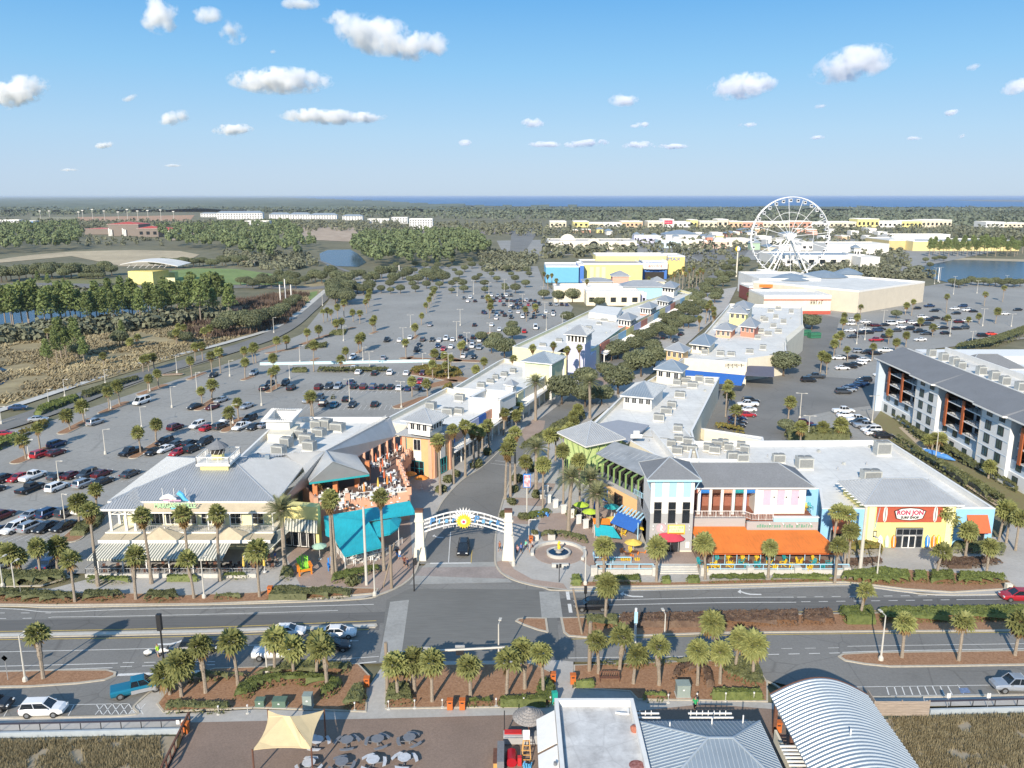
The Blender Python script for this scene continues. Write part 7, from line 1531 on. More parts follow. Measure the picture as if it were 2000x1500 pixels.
t=empty('boardwalk_rail',(0,0,0),0,'dark timber rail with orange panels at the edge of the brown plaza','railing');a,b2=P(371,1412),P(318,1520);railing(t,[a+Vector((0,0,.1)),b2+Vector((0,0,.1))],1.2,BROWN,1.1,0,th=.14)
for u in(.15,.45):q=a.lerp(b2,u);boxpart(t,'panel',mat('orange timber',()),(q.x+.1,q.y,.7),(.12,1.3,.8),.2)
t=empty('giant_chair',P(594,1118),0,'oversized lime green chair with orange arms on the corner paving','chair');part(t,'backrest',GREENP,lambda b:[b.bar((-.6+k*.3,.2,.5),(-.75+k*.37,.9,2.7-.25*abs(k-2)),.28,.08)for k in range(5)]);part(t,'seat',GREENP,lambda b:b.slab([(-.7,-1.0,1.0),(.7,-1.0,1.0),(.6,.3,.6),(-.6,.3,.6)],.1))
for s in(-1,1):part(t,'arm',ORP,lambda b:b.box((s*.95,-.3,1.4),(.4,1.9,.1)));part(t,'leg',ORP,lambda b:(b.bar((s*.9,-1.1,0),(s*.9,-1.1,1.35),.2),b.bar((s*.85,.5,0),(s*.85,.5,1.35),.2)))
part(t,'front_board',ORP,lambda b:b.box((0,-1.05,.8),(1.7,.1,.35)));t.rotation_euler.z=.45
t=furn('adirondack',P(648,1112),.3,BLP,'large blue slatted chair with green trim by the tall palms');t.scale=(1.6,1.6,1.6)
OU=mat('orange umbrella cloth',(.75,.25,.04),.8,0);LU=mat('lime umbrella cloth',(.40,.55,.05),.8,0);TU=mat('teal umbrella cloth',(.03,.38,.38),.8,0);YU=mat('yellow umbrella cloth',(.72,.50,.10),.8,0);DU=mat('olive umbrella cloth',(.22,.25,.06),.8,0);SU=mat('seafoam umbrella cloth',(.38,.55,.42),.8,0);RU=mat('rust umbrella cloth',(.55,.14,.06),.8,0)
for x,y,k_,m_,lb in[(1135,1008,'open',LU,'lime green open umbrella nearest the date palms'),(1152,1022,'open',LU,'second lime green umbrella nearer the white kiosks'),(1194,1012,'open',TU,'teal open umbrella in front of the peach wall'),(1197,1038,'open',YU,'yellow open umbrella among the orange chairs'),(1236,1084,'open',YU,'yellow open umbrella beside the stone steps'),(625,1092,'oct',SU,'seafoam umbrella beside the turquoise canopy'),(207,1112,'open',DU,'olive umbrella at the left end of the striped awning'),(243,1114,'open',YU,'yellow terrace umbrella, second from the left end'),(285,1113,'open',YU,'yellow terrace umbrella, third from the left end'),(330,1112,'open',YU,'yellow terrace umbrella, fourth from the left end'),(366,1110,'open',YU,'yellow terrace umbrella, fifth from the left end'),(477,1118,'closed',YU,'closed yellow umbrella left of the corner palm'),(517,1117,'closed',YU,'closed yellow umbrella right of the corner palm'),(801,946,'open',OU,'orange umbrella, left of two by the turquoise doors'),(823,954,'open',OU,'bright orange umbrella, right of two by the turquoise doors'),(1140,1000,'closed',BLP,'closed blue umbrella at the lime building'),(1161,1005,'closed',BLP,'second closed blue umbrella at the lime building')]:
 furn(k_,P(x,y,.3 if y>1100 and x<520 else .05),0,m_,lb,'patio umbrellas')
for i,(x,y,m_)in enumerate([(735,905,RU),(744,925,RU),(751,938,RU),(757,950,OU),(764,946,RU),(757,900,RU),(784,872,RU),(776,885,RU),(739,955,YU),(712,965,OU),(748,915,RU)]):
 furn('closed',P(x,y+6,5.0),0,m_,'closed %s umbrella, %s from the left on the upstairs terrace'%({RU:'rust',OU:'orange',YU:'yellow'}[m_],nth(sorted(q for q in(735,744,751,757,764,757.5,784,776,739,712,748)).index(x if i!=5 else 757.5))),'closed terrace umbrellas')
def cluster(pts,where,tcol,ccols,z,kind='chair',ch=4,grp=None):
 k=0
 for i,(x,y)in enumerate(sorted(pts)):
  p=P(x,y,z);a0=rnd(-.4,.5);furn('table',p,a0,tcol,'table %s, %s from the left'%(where,nth(i)),(grp or where)+' tables')
  for j in range(ch):
   a=a0+(j*math.pi*2/ch if ch==4 else(0,2.1,4.4)[j]);q=p+Vector((math.cos(a),math.sin(a),0))*(.85 if kind=='chair' else 1.15)
   cc=ccols[k%len(ccols)];k+=1
   furn(kind,q,a-math.pi/2,cc,'%s %s %s the %s table from the left %s'%({YELB:'yellow',WHITE:'white',TEALP:'teal',ORP:'orange',BLACK:'dark',BROWN:'brown',BLP:'blue'}[cc],'slatted chair' if kind!='chair' else 'chair',(('right of','behind','left of','in front of')if ch==4 else('right of','behind','in front of'))[j],nth(i),where),(grp or where)+' chairs')
random.seed(11)
cluster([(640,967),(660,978),(676,968),(694,975),(668,990),(712,955),(725,975),(748,972),(765,967),(780,960),(770,945),(738,960),(765,930),(752,912),(742,900),(757,893),(770,883),(785,876),(728,912),(795,868),(628,975),(650,992)],'on the upstairs terrace',WHITE,[WHITE],5.0)
cluster([(1378,1108),(1408,1104),(1432,1100),(1462,1104),(1486,1102),(1514,1105),(1546,1102),(1575,1106),(1604,1104)],'under the orange awning',BROWN,[YELB,TEALP,YELB,YELB,TEALP],.75,'adirondack',3)
cluster([(1180,1030),(1204,1045),(1218,1030),(1240,1086),(1226,1090)],'on the corner patio',BROWN,[ORP,TEALP,ORP,YELB,ORP],.1,'adirondack',3)
cluster([(205,1117),(232,1116),(258,1115),(286,1116),(312,1113),(340,1114),(368,1112),(396,1113),(420,1114),(446,1112),(468,1113),(500,1108),(530,1106)],'on the front terrace',BLACK,[BLACK,BROWN],.3)
cluster([(685,1093),(705,1090),(725,1085),(742,1078),(700,1100),(728,1093)],'inside the white picket rail',WHITE,[WHITE],0)
cluster([(1132,1012),(1150,1028),(1165,1020),(1120,1000)],'near the lime umbrellas',BLACK,[BLACK],.05)
cluster([(1372,965),(1395,962),(1418,962),(1443,962)],'in the loggia',BROWN,[BROWN,YELB,TEALP],4.8)
for i,(x,m_)in enumerate([(1535,YELB),(1548,YELB),(1562,YELB),(1575,YELB),(1582,TEALP)]):furn('adirondack',P(x,995,4.76),.2,m_,'%s slatted chair, %s from the left on the roof deck'%('teal' if m_ is TEALP else 'yellow',nth(i)),'chairs on the roof deck')
for i,x in enumerate((1512,1524,1537,1551,1565)):furn('table',P(x,1000,4.76),.6,BROWN,'dark roof deck table, %s from the left'%nth(i),'tables on the roof deck')
for i,(x,m_)in enumerate([(1180,YELB),(1196,TEALP),(1217,YELB),(1228,YELB),(1244,YELB)]):furn('adirondack',P(x,1098,.3),3.1,m_,'%s chair by the blue rail, %s from the left'%('teal' if m_ is TEALP else 'yellow',nth(i)),'chairs by the blue rail')
for i,(x,y)in enumerate([(1066,962),(1058,972),(1071,981),(1085,990),(1101,1001),(1116,1010),(1130,1021),(1144,1030)]):
 t=empty('pedestal_board',P(x,y+2),.4,'white pedestal board, %s from the avenue end of its line'%nth(i),'pedestal board','white pedestal boards on the plaza');boxpart(t,'board',PANELW,(0,0,.8),(.9,.35,1.5));boxpart(t,'cap',WHITE,(0,0,1.6),(1.05,.5,.12))
t=empty('fabric_canopy',P(1178,1050,.05),0,'low teal and orange fabric canopies beside the yellow umbrella','canopy');part(t,'teal_canopy',TEAL,lambda b:b.slab([(-1.5,-2.0,1.2),(2.6,-2.6,1.0),(1.5,-.4,2.2),(-1.5,0,2.4)],.05));part(t,'orange_canopy',ORP,lambda b:b.slab([(-1.6,.6,2.2),(1.2,.4,2.2),(1.2,2.0,2.6),(-1.6,2.2,2.6)],.05));part(t,'post',WHITE,lambda b:[b.bar((x,y,0),(x,y,2.3),.07)for x,y in((-1.5,0),(1.4,-.4),(-1.5,2.1))])
for i,(x,y)in enumerate([(1340,1320)][:0]):pass
# == PALMS AND TREES, placed one by one
random.seed(77)
def palms(lst,kind,where,group,sc=1.0,z=0.1):
 """lst of (foot x, foot y, crown centre row)"""
 nm={'s':'cabbage palm','b':'rough trunked palm','w':'tall fan palm','d':'date palm'}
 order=sorted(range(len(lst)),key=lambda i:lst[i][0])
 for r_,i in enumerate(order):
  x,y,ty=lst[i][:3];k=lst[i][3]if len(lst[i])>3 else kind
  h=max(2.2,HT(x,y,ty));p=P(x,y)
  lb='%s%s'%('' if len(lst)==1 else nth(r_)+' palm from the left ',where)if len(lst)>1 else nm[k]+' '+where
  lb=(('short ' if h<4.5 else 'tall ' if h>8.5 else '')+nm[k]+', '+nth(r_)+' from the left '+where)if len(lst)>1 else lb
  palm(p.x,p.y,h,k,lb,group,sc*rnd(.94,1.06),z)
palms([(355,1362,1298,'b'),(402,1355,1266,'b'),(465,1340,1255),(332,1358,1318),(537,1317,1250),(574,1322,1264),(619,1320,1262),(639,1345,1270,'b')],'s','in the near left bed','palms in the beds by the beach pavement')
palms([(777,1367,1300),(810,1355,1290,'b'),(844,1372,1298),(919,1362,1298,'b'),(990,1362,1293),(1025,1347,1276,'b'),(1061,1362,1278),(800,1340,1300)],'s','in the middle near bed','palms in the beds by the beach pavement')
palms([(1169,1317,1254),(1210,1315,1246,'b'),(1237,1337,1278),(1287,1340,1266,'b'),(1362,1340,1274),(1399,1302,1222,'b'),(1406,1337,1278),(1436,1310,1250),(1470,1327,1263)],'s','in the right near bed','palms in the beds by the beach pavement')
palms([(85,1327,1246,'b')],'s','on the near left island beside the street lamp',None)
palms([(1182,1215,1141),(1680,1210,1157)],'s','on the planted median','palms on the median')
palms([(1761,1286,1219),(1872,1292,1218),(1982,1282,1217)],'s','on the near right island','palms on the near right island')
palms([(147,1177,1094),(266,1172,1088,'b'),(379,1170,1095),(507,1167,1077)],'s','in the mulch bed before the yellow restaurant','palms in the left front bed')
palms([(192,1145,1000),(296,1140,1008),(372,1135,1006),(430,1135,1006)],'w','before the striped awning','tall palms before the striped awning',.9)
palms([(557,1112,1002)],'d','standing at the corner of the yellow restaurant',None)
palms([(627,1010,942),(650,1122,984),(656,1120,974),(750,1115,972)],'w','around the turquoise canopy','tall palms round the turquoise canopy',.85)
palms([(30,1122,1082),(80,1127,1070),(112,1112,1068),(41,1117,1092),(12,1105,1080)],'s','behind the left hedge strip','palms at the left edge of the car park')
palms([(190,1002,958),(156,1030,982)],'s','on the island beside the yellow restaurant','palms on the car park islands')
palms([(51,897,862),(79,880,838),(137,840,812),(164,824,794),(214,802,765),(234,792,755),(290,767,740),(310,759,730),(375,737,705),(414,727,696),(431,729,688)],'s','along the outer car park islands','palms on the car park islands')
palms([(275,885,845),(305,862,830),(395,791,765),(414,780,752),(452,836,806),(466,820,787),(530,765,728),(540,760,722),(608,812,778),(612,814,775)],'s','along the second line of islands','palms on the car park islands')
palms([(280,726,702),(291,725,700),(301,720,697),(382,705,678),(396,704,676),(495,710,685),(500,709,678),(477,700,685),(479,740,708),(540,690,665),(560,682,663),(600,670,650),(623,663,643),(535,735,700)],'s','near the bend of the perimeter road','palms by the perimeter road')
palms([(613,726,675),(666,725,702),(677,710,685),(700,690,662),(706,686,658),(729,648,628),(733,647,622),(793,700,670),(811,658,640),(823,635,617),(658,650,632),(667,648,628)],'s','in the middle car park','palms in the middle car park')
palms([(632,630,610),(640,628,606),(648,632,610),(660,625,600),(672,620,592),(690,628,610),(703,632,612),(716,612,590),(720,600,580),(722,588,570)],'s','at the far end of the perimeter road','palms by the perimeter road')
palms([(833,612,596),(838,602,585),(842,594,577),(846,586,571),(850,580,566),(956,622,600),(958,612,590),(953,602,582),(1028,628,604),(1046,620,600)],'s','in the far car park','palms in the far car park')
palms([(850,705,690),(866,712,695),(880,728,700),(845,742,712),(870,735,715),(905,695,672),(900,700,676),(835,775,750),(805,775,745),(930,740,722),(945,730,706)],'s','in the yellowing beds by the shops','palms in the yellowing beds',.9)
palms([(860,967,864),(886,945,842),(909,932,832),(926,915,842),(935,900,845),(942,880,838),(955,877,832),(975,845,812),(984,850,808)],'w','on the pavement left of the avenue','palms along the avenue',.9)
palms([(995,817,795),(1015,825,797),(1008,845,812),(990,832,802)],'s','in front of the near shops','palms along the avenue')
palms([(987,975,880),(997,970,868),(1006,947,848)],'w','at the kerb right of the avenue mouth','tall palms at the right kerb',.95)
palms([(1047,968,878),(1110,1042,936),(1167,1052,968),(1155,1015,940),(1046,822,748),(1152,817,748)],'d','beside the avenue','date palms beside the avenue',.95)
palms([(1030,965,903),(1060,995,908),(1100,987,880),(1132,987,902),(1070,905,850),(1085,900,848)],'s','in the plaza before the lime building','palms in the right plaza')
palms([(1122,832,812),(1130,822,800),(1120,845,826),(1112,855,840),(1105,865,845)],'s','among the shrubs at the lime building','palms in the right plaza')
palms([(1179,1127,1068),(1282,1137,1068),(1377,1132,1063),(1500,1130,1070)],'s','along the terrace front','palms along the terrace front')
palms([(1622,1112,1000),(1648,1118,1008),(1630,1140,1066),(1655,1120,1040)],'s','between the orange awning and the surf shop','palms beside the surf shop',1.0)
palms([(1832,1066,1000),(1850,1064,1010),(1829,1126,1080),(1885,1090,1038),(1926,1124,1070),(1951,1056,995),(1965,1061,1005),(1983,1076,1015)],'s','in front of the surf shop','palms beside the surf shop')
palms([(1003,747,702),(1041,745,680),(1080,745,675),(1107,758,684),(1132,750,680)],'w','at the foot of the lavender tower','palms at the lavender tower',.75)
palms([(1340,865,820),(1350,850,825)][:0]+[(1539,822,785),(1417,815,760),(1425,775,752),(1435,838,803),(1562,884,835),(1606,858,835),(1640,858,830),(1420,800,772)],'s','in the yard behind the white roof','palms in the service yard')
palms([(1602,728,695),(1614,732,700),(1628,700,672),(1640,680,655),(1630,690,660),(1655,706,684),(1703,705,678),(1735,672,650),(1769,678,655),(1748,690,668),(1645,650,628),(1650,632,617)],'s','between the superstore and the hotel','palms in the right car park')
palms([(1672,636,620),(1797,640,645-18),(1821,657,640),(1850,636,630-8),(1891,636,624),(1912,632,618),(1944,632,608),(1922,598,575),(1958,590,563),(1848,612,580),(1768,615,597),(1780,617,590),(1692,607,590),(1680,618,600)],'s','in the far right car park','palms in the right car park')
palms([(1820,880,855),(1832,882,858),(1812,880,860),(1930,935,912)],'s','in front of the hotel','palms in the hotel garden',.9)
palms([(1327,562,530),(1333,565,525),(1338,560,535),(1345,568,528),(1352,562,522),(1360,560,534),(1366,566,527),(1317,562,535),(1310,560,540),(1372,560,530)],'w','beside the cinema','palms beside the cinema',.8)
palms([(1085,585,548),(1062,560,535),(1070,565,540),(1078,562,538),(1145,588,550),(1240,578,552),(1265,570,545),(1285,580,562)],'w','by the low cream shops','palms by the low cream shops',.8)
palms([(1495,592,572),(1515,590,568),(1529,590,568),(1577,598,575),(1482,590,572),(1460,590,575)],'w','before the cream store wing','palms before the store wing',.8)
palms([(1385,628,592),(1378,632,600),(1394,640,605),(1390,650,615),(1365,648,622)],'w','in the upper avenue','palms in the upper avenue',.85)
palms([(94,672,648),(105,665,645),(120,690,660),(203,715,676+20),(350,645+15,638),(362,665,640),(345,672,650),(412,660,642),(400,668,648),(255,682,668),(240,675,655),(268,680,660)],'s','in the marsh edge','palms in the marsh',1.0)
def trees(lst,fn,label,group,s0=1,s1=1):
 o=sorted(lst,key=lambda q:q[0])
 for k,q in enumerate(o):p=P(q[0],q[1]);fn(p.x,p.y,rnd(s0,s1)*(q[2]if len(q)>2 else 1),label%nth(k),group)
trees([(1143,795,1.25),(1097,790,1.2),(1143,762,1.1),(1207,770,1.25),(1182,740,.9),(1207,702,1.15),(1240,690,1.05),(1194,705,1.0),(1252,740-4,1.3),(1278,720,1.15),(1252,675,1.15),(1285,658,1.1),(1310,664,.9),(1320,632,1.1),(1300,640,1.05),(1342,610,1.1),(1330,620,1),(1352,600,1.1),(1365,592,1.1),(1380,580,1.1),(1395,565,1.2),(1400,585,1),(1412,560,1.2),(1425,548,1.2),(1418,535,1.3),(1440,535,1.2),(1385,560,1),(1370,605,1),(1335,640,.9),(1430,522,1.2),(1455,520,1.2),(1275,693,.9),(1232,720,.9),(1175,790,1.0),(1295,620,.9),(1225,735,.9),(1268,668,1),(1318,650,1),(1355,625,1.1),(1350,590,1.1),(1375,570,1.1),(1396,592,1.1),(1405,548,1.2),(1345,640,1),(1300,605,1.1),(1322,596,1.1),(1380,612,1)],oak,'rounded oak tree, %s from the left along the avenue','oak trees along the avenue',.95,1.1)
trees([(960,690,1.0),(985,700,1.2),(968,672,.9),(1000,665,1.1),(1108,632,1.0),(1062,585,1.1),(1090,590,1.1),(1118,590,1.2),(1000,645,.8),(940,668,.8),(1170,600,.9),(1155,596,.8),(1530,735,1.5),(1535,845,.6),(1570,640,1.1),(1585,645,1.2),(1750,622,.7),(1475,590,.7)],oak,'dark oak tree, %s from the left behind the shop rows','oak trees behind the shops',.9,1.1)
L=[];random.seed(31)
for k in range(26):L.append((520+k*14+rnd(-6,6),556-rnd(0,14),rnd(1.0,1.5)))
for k in range(22):L.append((470+k*12,574+rnd(-9,4)if k>9 else 562+rnd(-6,4),rnd(.9,1.3)))
for k in range(12):L.append((650+rnd(-5,40),566+k*2.8,rnd(1.1,1.5)))
trees([q for q in L if not(560<q[0]<640 and q[1]>566)],oak,'grey green oak, %s from the left in the grove beyond the car park','oaks of the far grove')
trees([(300+k*11+rnd(-3,3),522-k*.2+rnd(-3,3),rnd(1.1,1.5))for k in range(17)]+[(k*13+rnd(-4,4),548-k*.35+rnd(-5,4),rnd(1.3,2.0))for k in range(18)]+[(160+k*8,545,.7)for k in range(6)],oak,'dark oak, %s from the left round the pavilion lawn','oaks round the lawn')
trees([(435,655,1.3),(455,650,1.5),(470,648,1.4),(490,650,1.4),(505,640,1.3),(522,636,1.3),(538,628,1.3),(552,618,1.2),(450,638,1.3),(480,636,1.3),(568,604,1.1),(578,595,1.0),(345,668,.9),(365,672,.8),(155,700,1.1),(235,678,1.0)],oak,'bushy grey green tree, %s from the left beside the perimeter road','bushy trees by the perimeter road')
random.seed(32)
trees([(5+k*9.2+rnd(-5,5),652-k*.55-(k%3)*9+rnd(-3,3),1)for k in range(50)],pine,'pine, %s from the left in the belt beyond the marsh','pines beyond the marsh',14,20)
trees([(130,700,.8),(112,712,.9),(150,698,1),(120,700,1),(95,722,.8),(165,712,.7),(240,668,.7),(75,560,.7),(95,566,.8),(125,568,.6)],pine,'pine, %s from the left among the marsh palms','pines in the marsh',12,15)
trees([(1815+k*6.2+rnd(-3,3),501-(k%3)*3,1)for k in range(30)],pine,'pine, %s from the left on the far bank of the right pond','pines behind the right pond',13,19)
trees([(1860+k*12,560+rnd(-5,3),.9)for k in range(12)]+[(1780+k*9,535-rnd(0,30),.8)for k in range(8)],oak,'low tree, %s from the left by the near bank of the right pond','low trees by the right pond')
random.seed(41);L=[]
for y_,x0_,x1_ in((515,830,1010),(524,760,1030),(533,740,1040),(543,720,1040),(553,720,1045),(563,700,1050),(572,690,1045)):
 x_=x0_+rnd(0,20)
 while x_<x1_:L.append((x_,y_+rnd(-2,2),rnd(.55,.95)));x_+=rnd(18,48)
trees(L,oak,'small car park tree, %s from the left beyond the farthest cars','small trees of the far car park')
# ---- woods that read as masses: many small crowns in one mesh
def wood(name,areas,label,m,quads=26,hh=(9,15),rad=(2.6,4.2),seed=1):
 random.seed(seed);b=MB();mt=mat('wood trunk',(.12,.10,.08),.9,.1,1)
 for px,n in areas:
  xs=[q[0]for q in px];ys=[q[1]for q in px];pts=[P(x,y).xy for x,y in px];bx=(min(p.x for p in pts),max(p.x for p in pts));by=(min(p.y for p in pts),max(p.y for p in pts));c=0
  while c<n:
   p=Vector((rnd(*bx),by[0]+(by[1]-by[0])*random.random()**1.3))
   if not inpoly(p,pts):continue
   c+=1;h=rnd(*hh);r_=rnd(*rad)
   for _ in range(quads):
    v=Vector((rnd(-1,1),rnd(-1,1),rnd(-1,1)));v=v.normalized()*rnd(.55,1)
    q=Vector((p.x+v.x*r_,p.y+v.y*r_,h-r_*1.1+v.z*r_*1.15));s=r_*rnd(.2,.38)*(1 if quads>16 else 1.3);a=Vector((rnd(-1,1),rnd(-1,1),rnd(-.3,1))).normalized();nn=(v+a*.5).normalized();x=nn.cross(a).normalized()*s;y=nn.cross(x).normalized()*s
    b.face([q-x-y*.5,q+x*.4-y,q+x+y*.5,q-x*.4+y])
 return tag(b.build(name,m),label,kind='stuff')
FN=mat('far pine foliage',(.105,.15,.06),.9,.2,.15,col2=(.185,.225,.105),macro=(.012,.2),detail=6)
FO=mat('far oak foliage',(.125,.14,.085),.9,.2,.15,col2=(.19,.195,.13),macro=(.02,.2),detail=6)
wood('pine_wood',[([(690,478),(720,468),(900,462),(935,470),(960,500),(900,520),(800,528),(720,520),(690,500)],520),([(300,452),(560,440),(600,470),(620,492),(590,505),(500,512),(420,492),(330,486)],520),([(-60,500),(-60,452),(150,444),(165,470),(150,488),(60,494)],420)],'dense green pine woods behind the lawn and the pond',FN,56,(12,17),(2.6,4))
wood('scrub_wood',[([(430,495),(600,500),(620,520),(560,530),(470,522)],160),([(930,488),(1050,498),(1040,530),(940,530)],170),([(1250,505),(1450,480),(1450,520),(1350,560),(1320,545)],60),([(1470,520),(1700,520),(1800,530),(1830,545),(1700,548),(1500,545)],150),([(1650,500),(1760,490),(1780,520),(1690,530)],90),([(-60,578),(250,572),(260,577),(-60,582)],60),([(60,455),(330,470),(330,480),(160,480)],60),([(0,658),(440,612),(450,625),(330,640),(0,672)],330)],'mixed dark scrub between the car parks and ponds',FO,38,(3.5,7),(2,3.4),2)
wood('tree_belt',[([(-100,452),(-100,433),(700,436),(1060,440),(1060,462),(700,452),(320,455)],1500),([(1060,447),(2200,447),(2200,460),(1900,460),(1700,458),(1060,460)],520),([(1810,462),(2200,462),(2200,476),(1900,470)],160),([(1060,463),(1740,463),(1740,486),(1060,486)],170),([(1250,484),(1480,488),(1400,500),(1260,500)],40),([(1060,490),(1240,490),(1240,500),(1060,505)],90)],'scattered trees between the far shops and apartments',FO,14,(6,11),(3,5),3)
wood('far_forest',[([(-900,435),(-900,408),(2900,408),(2900,442),(2000,443),(1858,441),(1070,430),(700,424),(400,412),(0,424)],9500)],'flat dark forest stretching to the bay',mat('distant forest',(.10,.13,.085),.95,.2,.01,col2=(.15,.17,.12),macro=(.0015,.25),detail=8),9,(8,15),(6,11),4)
b=MB();random.seed(8);rows=[P(1000,r_).y for r_ in(414,409,406,403.5,401,398.5,396,394,392,390.5,389,387.8,386.8,386)]
N=170;g_={}
for j,Y in enumerate(rows):
 for i in range(N+1):
  X=(i/N-.5)*2.1*Y*.9;g_[i,j]=len(b.v);b.v.append((X,Y,7+9*noise.noise(Vector((X*.004,Y*.0016,0)))+rnd(-3,3)))
for j in range(len(rows)-1):
 for i in range(N):
  x,y=proj(b.v[g_[i,j]]);
  if y<406 and x>540+(y-385)*22:continue
  b.f.append((g_[i,j],g_[i+1,j],g_[i+1,j+1],g_[i,j+1]));b.m.append(0)
tag(b.build('forest_canopy',mat('distant forest',())),'forest canopy reaching the horizon left of the bay',kind='stuff')
def reeds(name,px,n,m,h,s,label,seed,z=0,spread=.35):
 random.seed(seed);pts=[P(x,y).xy for x,y in px];bx=(min(p.x for p in pts),max(p.x for p in pts));by=(min(p.y for p in pts),max(p.y for p in pts));b=MB();c=0
 while c<n:
  p=Vector((rnd(*bx),rnd(*by)))
  if not inpoly(p,pts)or noise.noise(Vector((p.x*.12/s,p.y*.12/s,seed)))<(-.12 if s>1 else-.28):continue
  c+=1
  for _ in range(5):
   a=rnd(0,6.28);o=Vector((math.cos(a),math.sin(a),0));q=Vector((p.x+rnd(-s,s),p.y+rnd(-s,s),z));w_=Vector((-o.y,o.x,0))*s*.18;b.face([q-w_,q+w_,q+o*h*spread+Vector((0,0,h*rnd(.6,1.1)))])
 return tag(b.build(name,m),label,kind='stuff')
reeds('dune_grass',[(-200,1450),(0,1448),(335,1442),(315,1500),(290,1600),(-300,1600)],9000,STRAW,.42,.3,'dry dune grass below the left sea wall',1)
reeds('dune_grass',[(1735,1405),(1815,1402),(2200,1392),(2400,1600),(1850,1600),(1790,1500)],11000,STRAW,.45,.3,'dry dune grass beside the barrel roof',2)
reeds('reeds',[(-300,760),(-300,690),(0,674),(160,652),(330,628),(460,602),(600,570),(600,590),(555,624),(430,668),(200,738),(0,790)],6500,mat('reed blades',(.30,.24,.135),.95,.15,.12,col2=(.37,.31,.18),macro=(.03,.3)),.8,1.9,'tan reeds covering the marsh',3,spread=1.6)
reeds('thicket',[(330,640),(460,588),(560,572),(600,575),(590,600),(545,640),(470,655),(400,665)],1500,mat('thicket twigs',(.10,.065,.045),.95,.3,.15,col2=(.17,.12,.09)),2.6,1.6,'reddish bare thicket beside the perimeter road',4,spread=.6)
